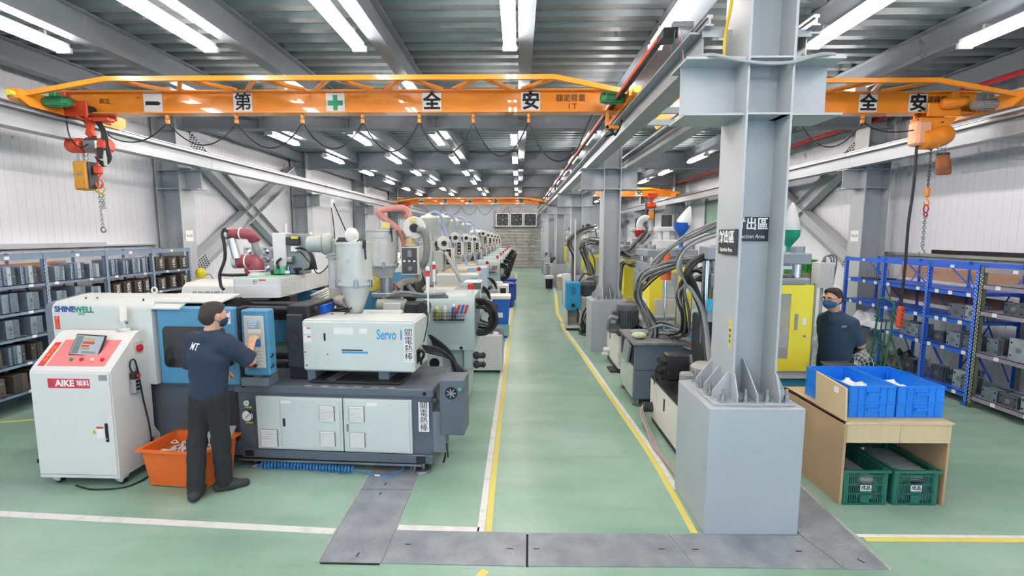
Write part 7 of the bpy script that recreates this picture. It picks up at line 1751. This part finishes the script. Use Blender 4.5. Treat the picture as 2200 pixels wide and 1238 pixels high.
# --- nearest press, half hidden by the column
pr1 = press('vertical press behind the nearest column with a yellow guard door beside the second man', 2.72, 5.62, True, 2.05, gx=(-.35, .38))
MB().box(-.62, -.50, -.2, .2, .3, 1.32, .02).build('cable_duct', DARKM, pr1); MB().cyl((-.48, -.32, .85), (-.48, -.32, 2.1), .04, n=12).cyl((-.58, -.1, 1.0), (-.58, -.1, 2.08), .05, n=12).build('hydraulic_column', CHROME, pr1)
MB().box(-.68, -.3, -.4, -.1, 1.98, 2.12, .01).build('manifold', PGREY, pr1); MB().box(-.62, -.42, -.3, -.1, 1.28, 1.42, .01).build('lower_manifold', PGREY, pr1); MB().cyl((-.62, -.36, 1.42), (-.62, -.36, 1.55), .045, n=12).build('blue_accumulator', AQUAB, pr1)
funnel('green funnel with a white resin bag right of the nearest column', 3.53, 6.4, 2.21, mat('funnel_green', '#1f9b7f', .4), .42)
fs = thing('funnel_stand', 'steel rod stand carrying the green funnel', 'stand', (3.53, 6.4, 0)); MB().box(-.12, .12, -.1, .1, 1.80, 1.85, .005).cyl((-.06, 0, .9), (-.06, 0, 1.8), .02, n=10).cyl((.06, 0, .9), (.06, 0, 1.8), .02, n=10).build('rods', CHROME, fs); MB().lathe([(.1, 1.45), (.1, 1.53), (.07, 1.54), (.07, 1.64), (.1, 1.65), (.1, 1.7)], n=16).box(-.14, .14, -.1, .1, 1.4, 1.46, .006).build('barrel_block', PWHITE, fs); MB().box(-.3, .25, -.25, .3, 0, .9, .01).build('cabinet', PWHITE, fs)
pr2 = press('vertical press with twin yellow guard doors behind the dark power unit', 2.55, 8.45, True, 2.0, gx=(-.40, .28))
MB().box(-.33, .02, -.60, -.57, .78, 1.2, .006).build('beige_door', mat('door_beige', '#c4c0b4', .5), pr2); MB().box(.03, .13, -.60, -.57, .78, 1.2, .006).build('beige_door', mat('door_beige', '#c4c0b4', .5), pr2)
for xx in (-.17, .1): MB().box(xx, xx + .03, -.61, -.60, 1.05, 1.13, .003).build('door_latch', STEELM, pr2)
MB().box(-.30, .0, -.58, -.5, .4, .78, .006).build('aqua_panel', AQUAB, pr2)
funnel('blue funnel with a pointed white bag above the twin door press', 2.66, 8.0, 2.34, mat('funnel_blue', '#1f62c0', .4), .36, lean=.35)
og = thing('guard_cone', 'orange warning cover hanging beside the twin door press', 'cover', (2.13, 7.0, 1.6)); MB().lathe([(.08, 0), (.07, .2), (.04, .4)], n=14).build('cover', mat('cover_orange', '#e0693a', .5), og); MB().cyl((0, 0, -.8), (0, 0, 0), .015, n=8).build('rod', CHROME, og); MB().lathe([(.035, 0), (.035, .1)], (-.09, 0, .25), 10).build('yellow_cap', YELLOW, og); MB().box(-.05, .05, -.05, .05, -1.6, -.8, .005).build('foot', PGREY, og)
pr3 = press('white vertical press behind the second column with a red funnel', 2.68, 10.9, True, 2.02, gx=(-.42, .25), aqua=True)
funnel('red funnel with a bent white bag behind the second column', 2.55, 10.2, 2.24, mat('funnel_red', '#b8262d', .4), bend=True)
st_ = thing('steel_hopper', 'small silver square hopper above the third press', 'hopper', (2.32, 10.9, 2.5)); MB().lathe([(.03, -.14), (.14, 0), (.14, .07)], n=4).build('pan', STEELM, st_); MB().cyl((0, 0, -.3), (0, 0, -.12), .03, n=10).build('neck', STEELM, st_)
lampm = thing('inspection_lamp', 'bright work lamp glowing beside the fourth press', 'lamp', (2.02, 12.9, 2.45)); MB().lathe([(.02, .1), (.05, .06), (.07, -.02)], n=14, axis=(.3, 1, .3)).build('shade', STEELM, lampm); MB().sphere((-.0, -.03, -.01), .045, 12, 8).build('bulb', mat('bulb', '#fff8ee', emit=60.), lampm); MB().cyl((0, 0, -.0), (.1, .3, -.3), .012, n=8).build('arm', DARKM, lampm)
pr4 = press('vertical press with a yellow guard beside the third column', 2.35, 13.4, True, 2.0, gx=(-.5, .1))
for i, yy in enumerate((17.2, 19.0, 23.0)):
    dup(pr3, (2.45, yy, 0), 0, 'distant vertical press on the right, %s from the viewer' % ORD[4 + i])
# --- power units along the aisle
def motor_v(t, x, y, z, r=.17, h=.42, m=None):
    m = m or mat('motor_dark', '#5d6468', .45, .2, var=.12, scale=8)
    o = MB().lathe([(r * .8, 0), (r * .92, .03), (r * .92, h * .68), (r * 1.05, h * .70), (r * 1.05, h * .92), (r * .9, h), (r * .3, h + .01)], (x, y, z), 24).build('motor', m, t)
    b = MB()
    for i in range(28):
        a = 2 * PI * i / 28; c, s = math.cos(a), math.sin(a)
        b.bar((x + r * .97 * c, y + r * .97 * s, z + .05), (x + r * .97 * c, y + r * .97 * s, z + h * .66), .008, .03, (c, s, 0))
    b.build('cooling_fins', m, o); MB().tube([(x - .1, y, z + h), (x - .05, y, z + h + .06), (x + .05, y, z + h + .06), (x + .1, y, z + h)], .008, 6).build('lifting_loop', STEELM, o)
    MB().box(x - r - .08, x - r + .02, y - .07, y + .07, z + h * .3, z + h * .65, .01).build('terminal_box', m, o); return o
u1 = thing('hydraulic_unit', 'cream hydraulic tank with greasy valves beside the nearest column base', 'power unit', (0, 0, 0))
MB().box(1.60, 2.3, 4.72, 5.72, .07, .54, .008).build('tank', CREAM, u1); MB().box(1.59, 2.31, 4.71, 5.73, .54, .555, .003).build('tank_top', GREASE, u1); MB().box(1.62, 2.28, 4.74, 5.7, 0, .07).build('plinth', DARKM, u1)
MB().box(1.592, 1.60, 5.14, 5.17, .32, .46, .004).build('level_gauge', BLACKP, u1); MB().box(1.66, 1.9, 5.28, 5.45, .62, .92, .015).build('valve_block', GREASE, u1)
for i in range(6): MB().cyl((1.64, 5.32 + .06 * (i % 2), .66 + .09 * (i // 2)), (1.58, 5.3 + .06 * (i % 2), .66 + .09 * (i // 2)), .035, n=10).build('solenoid', GREASE, u1)
MB().lathe([(.14, 0), (.15, .05), (.15, .28), (.1, .32)], (2.0, 5.1, .56), 20).build('pump_motor', mat('motor_grey2', '#9a9a95', .5), u1); MB().tube([(1.62, 5.55, .5), (1.62, 5.55, .66), (1.66, 5.52, .72), (1.8, 5.4, .74)], .028, 9).build('suction_pipe', DARKM, u1)
MB().box(1.72, 1.85, 4.95, 5.08, .555, .8, .02).build('filter_box', mat('filter_grey', '#8d9291', .6), u1); MB().cyl((1.60, 5.62, .2), (1.50, 5.62, .2), .06, n=14).build('return_flange', DARKM, u1)
MB().tube([(1.52, 5.66, .22), (1.47, 5.62, .12), (1.47, 5.3, .03), (1.43, 4.9, .02), (1.46, 4.6, .02), (1.48, 4.2, .02)], .018, 8).tube([(1.5, 5.68, .18), (1.5, 5.5, .05), (1.49, 5.2, .02), (1.46, 4.8, .02), (1.5, 4.3, .02)], .018, 8).build('floor_hoses', mat('hose_brown', '#a19690', .5), u1)
u2 = thing('hydraulic_unit', 'dark slate hydraulic power unit with hose bundle beside the aisle', 'power unit', (0, 0, 0))
MB().box(1.52, 2.3, 6.2, 7.08, .09, .83, .006).build('cabinet', mat('unit_slate', '#5f6b78', .45, var=.06, scale=4), u2); MB().box(1.49, 2.32, 6.17, 7.1, .82, .855, .005).build('unit_top', DUST, u2)
MB().box(1.505, 1.52, 6.24, 7.0, .1, .52, .004).build('side_panel', mat('panel_sage', '#aab6af', .45), u2); box('open_side', SLOT, u2, 1.514, 1.521, 6.25, 6.98, .54, .8, 0); MB().prism([(6.3, .78), (6.6, .82), (6.75, .55), (6.45, .52)], 'yz', 1.47, 1.5).build('loose_cover', PGREY, u2); box('seam', SLOT, u2, 1.53, 2.3, 6.196, 6.201, .48, .484, 0)
for (x, y) in ((1.58, 6.24), (2.2, 6.24), (1.58, 7.0)): MB().lathe([(.065, 0), (.07, .012), (.03, .025)], (x, y, 0), 16).cyl((x, y, .02), (x, y, .1), .014, n=8).build('levelling_foot', STEELM, u2)
MB().lathe([(.13, 0), (.135, .03), (.1, .05)], (1.72, 6.75, .855), 18).build('filler_cap', PGREY, u2)
hoses(u2, [(1.84, 6.55, .86), (1.83, 6.55, 1.02), (1.72, 6.52, 1.22), (1.60, 6.5, 1.45), (1.68, 6.5, 1.68), (1.9, 6.45, 1.83), (2.15, 6.4, 1.9), (2.4, 6.1, 1.95)], .02, 10, .05, seed=3)
hoses(u2, [(1.70, 6.5, 1.62), (1.85, 6.5, 1.88), (2.05, 6.45, 2.1), (2.3, 6.4, 2.25), (2.62, 6.2, 2.42)], .018, 5, .045, seed=4)
hoses(u2, [(2.05, 6.5, .9), (2.12, 6.1, 1.0), (2.05, 5.9, 1.3), (2.0, 5.9, 1.6), (2.2, 5.9, 1.78), (2.4, 5.9, 1.7)], .02, 8, .06, [HG[2], HG[0], BLACK], seed=23)
hoses(u2, [(1.85, 6.5, .9), (2.0, 6.4, .92), (2.15, 6.2, .8), (2.3, 6.0, .75)], .016, 4, .04, seed=24)
hoses(u2, [(1.80, 6.5, 1.0), (1.95, 6.45, 1.05), (2.2, 6.4, .98), (2.45, 6.2, .92)], .018, 3, .03, seed=5)
hoses(u2, [(1.63, 6.5, 1.5), (1.85, 6.6, 1.7), (2.2, 6.9, 1.78), (2.35, 7.4, 1.75)], .018, 3, .04, seed=6)
pw = thing('refuse_bag', 'small pale green packet lying on the dark power unit', 'packet', (1.62, 6.42, .905)); MB().sphere((0, 0, 0), .1, 14, 8, (1, .8, .45)).build('packet', mat('packet_green', '#c3d3a3', .5, var=.2, scale=14, bump=.4, bscale=20), pw, ang=80)
u3 = thing('hydraulic_unit', 'cream tank with a ribbed dark motor on top in front of the second column', 'power unit', (0, 0, 0))
MB().box(1.62, 2.07, 7.72, 8.72, .07, .62, .008).build('tank', CREAM, u3); MB().box(1.63, 2.06, 7.73, 8.71, 0, .07).build('plinth', DARKM, u3); MB().box(1.61, 2.08, 7.71, 8.73, .62, .64, .003).build('tank_top', GREASE, u3)
MB().box(1.612, 1.62, 8.4, 8.44, .42, .52, .004).build('level_gauge', BLACKP, u3)
motor_v(u3, 1.80, 7.95, .72); MB().cyl((1.8, 7.95, .62), (1.8, 7.95, .73), .1, n=14).build('pump', GREASE, u3)
MB().tube([(1.6, 7.75, .9), (1.5, 7.75, .92), (1.46, 7.8, .8), (1.5, 7.85, .68), (1.62, 7.9, .66)], .035, 9).build('suction_pipe', GREYHOSE, u3); MB().box(1.9, 2.06, 8.2, 8.4, .64, 1.0, .02).build('valve_stack', GREASE, u3); MB().cyl((2.0, 7.7, .9), (2.5, 7.7, .93), .05, n=12).build('cooler', PGREY, u3)
MB().cyl((1.62, 8.5, .2), (1.52, 8.5, .2), .05, n=12).cyl((1.56, 8.35, .16), (1.46, 8.35, .16), .03, n=10).build('drain_fittings', MWHITE, u3); box('drip_tray', DARKM, floor, 1.5, 1.62, 7.75, 8.05, .003, .03)
# thick hose loop in front of the press 1
lp = thing('hose_loop', 'thick black hose loop rising beside the nearest column', 'hoses', (0, 0, 0))
hoses(lp, [(2.12, 5.2, .60), (2.10, 5.35, 1.05), (2.08, 5.4, 1.4), (1.98, 5.4, 1.68), (1.88, 5.35, 1.86), (1.98, 5.35, 2.0), (2.18, 5.35, 2.03), (2.4, 5.35, 1.95)], .034, 3, .03, [BLACK, HG[2], BLACK], 'thick_hose', 8)
hoses(lp, [(2.12, 5.2, .6), (2.11, 5.35, 1.1), (2.06, 5.4, 1.45), (1.9, 5.45, 1.72), (1.80, 5.45, 1.9), (1.86, 5.45, 2.1), (2.1, 5.45, 2.22), (2.4, 5.4, 2.3)], .022, 4, .025, HG, 'thin_hose', 9)
hoses(lp, [(1.92, 5.3, .9), (1.95, 5.32, .72), (2.05, 5.3, .68), (2.25, 5.3, .70), (2.4, 5.2, .7)], .022, 3, .03, [HG[1], BLACK], 'return_hose', 10)
# --- hoses of the farther presses
hb = thing('hose_bundle', 'tangle of grey hoses in front of the white press behind the second column', 'hoses', (0, 0, 0))
hoses(hb, [(2.0, 9.95, .6), (2.02, 9.95, 1.3), (2.0, 9.95, 1.75), (2.02, 9.95, 2.0), (2.2, 9.95, 1.88), (2.4, 9.9, 2.05), (2.6, 9.9, 2.3), (2.7, 10.2, 2.35)], .03, 7, .07, seed=12)
hoses(hb, [(2.0, 9.9, .7), (2.05, 9.9, 1.4), (2.1, 9.9, 1.65), (2.3, 9.9, 1.62), (2.6, 10.1, 1.75)], .03, 4, .06, seed=13)
hb2 = thing('hose_bundle', 'tangle of black and grey hoses left of the second column', 'hoses', (0, 0, 0))
hoses(hb2, [(1.46, 12.3, .9), (1.45, 12.3, 1.4), (1.42, 12.3, 1.75), (1.32, 12.3, 2.05), (1.48, 12.35, 2.22), (1.75, 12.5, 2.36), (2.05, 12.8, 2.42)], .028, 7, .07, seed=14)
hoses(hb2, [(1.9, 12.6, .9), (1.85, 12.6, 1.4), (1.72, 12.5, 1.75), (1.6, 12.4, 1.95), (1.75, 12.5, 2.1), (2.1, 12.8, 2.05)], .028, 7, .09, seed=15)
hoses(hb2, [(1.5, 12.2, .5), (1.55, 12.1, .9), (1.75, 12.1, 1.2), (1.95, 12.3, 1.0), (1.9, 12.4, .5)], .025, 6, .12, seed=16)
u4 = thing('hydraulic_unit', 'cream tank between the heater cabinet and the second column', 'power unit', (0, 0, 0)); MB().box(1.62, 2.1, 10.3, 11.3, .05, .68, .008).build('tank', CREAM, u4); MB().box(1.61, 2.11, 10.29, 11.31, .68, .7).build('tank_top', GREASE, u4); motor_v(u4, 1.72, 12.0, .72, .17, .4); MB().box(1.55, 2.1, 11.75, 12.35, .05, .72, .008).build('tank', CREAM, u4); MB().box(1.7, 2.0, 10.5, 10.9, .7, .95, .03).build('valve_stack', GREASE, u4)
hoses(u4, [(1.6, 10.4, .8), (1.5, 10.5, .6), (1.46, 10.6, .3), (1.5, 10.8, .08), (1.4, 11.1, .03)], .014, 6, .06, [BLACK, HG[2]], 'cable', 17)
ht2 = thing('heater_cabinet', 'bright blue mould heater cabinet on a pale stand beside the aisle', 'cabinet', (1.28, 11.35, 0))
MB().box(-.16, .17, -.1, .3, .48, 1.13, .008).build('cabinet', mat('heater_blue', '#2a93c9', .4, var=.04), ht2)
for i in range(6): MB().box(-.04, .06, -.104, -.1, .86 + i * .03, .87 + i * .03).build('vent_slit', mat('slit_dark', '#17587a', .6), ht2, smooth=False)
MB().cyl((.0, -.1, .60), (.0, -.12, .60), .045, n=18).cyl((.0, -.12, .60), (.0, -.125, .60), .02, n=12).build('dial', BLACKP, ht2)
MB().box(-.17, .18, -.1, .3, .05, .12, .006).box(-.17, -.12, -.1, .3, .12, .48).box(.13, .18, -.1, .3, .12, .48).box(-.17, .18, .25, .3, .12, .48).build('stand', CREAM, ht2, smooth=False); MB().box(-.15, .16, -.08, .28, 0, .05).build('feet', DARKM, ht2)
MB().tube([(.08, -.1, .52), (.1, -.16, .45), (.09, -.14, .2)], .012, 6).tube([(.11, -.1, .52), (.13, -.15, .4), (.12, -.12, .2)], .012, 6).build('outlet_cables', BLACK, ht2)
MB().box(-.17, -.02, .32, .6, .05, 1.3, .01).cyl((.08, .35, 1.13), (.08, .35, 2.6), .02, n=8).build('rear_column', PWHITE, ht2)
hoses(ht2, [(.2, -.1, .2), (.25, -.3, .05), (.1, -.5, .02), (.35, -.9, .02), (.5, -1.1, .05)], .012, 6, .06, [BLACK, HG[2]], 'floor_cable', 18)
# --- small things far along the right of the aisle
wb2 = thing('waste_bin', 'small white and black waste bin beside the fourth column', 'bin', (1.28, 20.2, 0)); MB().lathe([(.14, 0), (.16, .42)], n=16).build('bin_body', BLACKP, wb2); MB().lathe([(.18, .42), (.18, .55)], n=16).build('bin_lid', MWHITE, wb2)
bs2 = thing('waste_basket', 'beige woven waste basket beside the fourth column', 'basket', (1.78, 19.6, 0)); MB().lathe([(.2, 0), (.24, .5), (.25, .55)], n=16).build('basket', mat('basket_beige', '#bcae9d', .8, var=.2, scale=20), bs2); MB().lathe([(.22, .5), (.2, .62), (.1, .66)], n=12).build('liner', PAPER, bs2)
for i, (x, y, h) in enumerate(((1.75, 22.6, 1.2), (1.7, 24.4, 1.1), (1.65, 28.3, 1.2))):
    o = thing('bench_press', ['nearest small grey bench press far down the right of the aisle', 'middle small grey bench press far down the right of the aisle', 'small grey bench press by the roller shutter on the right'][i], 'press', (x, y, 0))
    MB().box(-.3, .3, -.3, .3, 0, .75, .01).build('cabinet', PGREY, o); MB().box(-.35, .35, -.35, .35, .75, .82, .005).build('bench_top', KHAKI, o); MB().box(-.1, .15, -.1, .2, .82, h, .02).cyl((0, -.1, h - .1), (0, -.3, h - .1), .06, n=12).build('press_head', DARKM, o); MB().cyl((.2, -.2, .82), (.2, -.2, h + .1), .02, n=8).build('post', PWHITE, o)
# --- clutter behind the nearest column towards the right wall
gc = thing('olive_cabinet', 'olive cabinet behind the second man carrying a green crate', 'cabinet', (4.98, 8.7, 0)); MB().box(-.28, .25, -.2, .3, 0, 1.58, .01).build('body', mat('cab_olive', '#7c7d62', .5), gc); MB().box(.0, .004, -.203, -.2, .1, 1.5).build('door_gap', SLOT, gc, smooth=False)
gk = dup(g0, (4.96, 8.75, 1.581), 90, 'bright green crate on top of the olive cabinet'); gk.scale = (1.1, .9, .75); gk['group'] = 'crate on cabinet'
CRG2 = mat('crate_bright_green', '#2f9a3f', .45, var=.05)
for c in KIDS(gk):
    if c.data and c.data.materials and c.data.materials[0] == CRG: c.data = c.data.copy(); c.data.materials[0] = CRG2
o = thing('red_bowl', 'red rounded bowl upside down in the green crate', 'bowl', (4.88, 8.75, 1.78)); MB().sphere((0, 0, 0.02), .1, 16, 8, (1.1, 1, .6)).build('bowl', RED, o)
wx = thing('junction_cabinet', 'white wall junction cabinet beside the blue shelves', 'cabinet', (5.22, 8.3, 0)); MB().box(-.14, .10, -.1, .15, 1.35, 1.78, .006).build('housing', CABW, wx); MB().box(.10, .12, -.08, .12, 1.4, 1.72, .004).build('door_edge', STEELM, wx); MB().cyl((0, .05, 0), (0, .05, 1.36), .025, n=8).build('post', STEEL, wx)
for z in (1.5, 1.65): MB().box(.12, .135, -.02, .02, z, z + .04, .003).build('knob', BLACKP, wx)
for i in range(3): MB().tube([(.0 - .03 * i, .0, 1.78), (.0, .0, 1.88), (.15 + .05 * i, .1, 1.84), (.25, .2, 1.6 - .2 * i)], .012, 6).build('conduit', GREYHOSE, wx)
def ped_fan(label, x, y, z, h):
    t = thing('pedestal_fan', label, 'fan', (x, y, 0)); b = MB()
    for k in range(4): b.torus((0, 0, z), .06 + .045 * k, .003, (.3, 1, 0), 22, 4)
    for k in range(16):
        a = 2 * PI * k / 16; b.bar((.0, -.0, z), (.19 * math.cos(a) * .95, -.19 * math.cos(a) * .3, z + .19 * math.sin(a)), .004)
    b.build('grille', MWHITE, t); MB().cyl((0, .02, z), (.03, .12, z), .05, n=14).build('motor', MWHITE, t); MB().cyl((0, .06, .03), (0, .06, z - .02), .014, n=8).build('stem', MWHITE, t); MB().lathe([(.17, 0), (.16, .03), (.03, .05)], (0, .06, 0), 18).build('foot', MWHITE, t)
ped_fan('white pedestal fan between the yellow guard and the second man', 3.72, 6.0, .88, 1); ped_fan('white pedestal fan behind the second man', 4.05, 5.75, .68, 1)
pb2 = thing('work_table', 'steel work table with clear tray beside the yellow guard', 'table', (3.3, 4.98, 0)); 
MB().box(-.06, .22, -.1, .15, .88, .90, .004).build('table_top', STEELM, pb2); MB().box(-.04, -.01, -.08, .13, 0, .88).build('leg', STEELM, pb2); MB().box(.17, .2, -.08, .13, 0, .88).build('leg', STEELM, pb2)
pu = thing('purple_bag', 'purple bag hanging with a blue coiled tube beside the yellow guard', 'bag', (3.20, 5.0, .42)); MB().lathe([(.02, 0), (.06, .03), (.055, .3), (.03, .42)], n=12).build('bag', mat('bag_purple', '#a58ed0', .5, bump=.5, bscale=12), pu, ang=80)
MB().tube([(.02 + .05 * math.cos(i * .5), -.05 + .03 * math.sin(i * .5), .42 - .0035 * i) for i in range(110)], .004, 5, smooth=False).build('coiled_tube', mat('coil_blue', '#2f6fc4', .4), pu)
crumple('purple plastic bag on the floor behind the yellow guard', 'purple_bag', 'bag', (3.75, 6.6, 0), .2, .2, .7, mat('bag_purple', '#a58ed0', .5), 41)
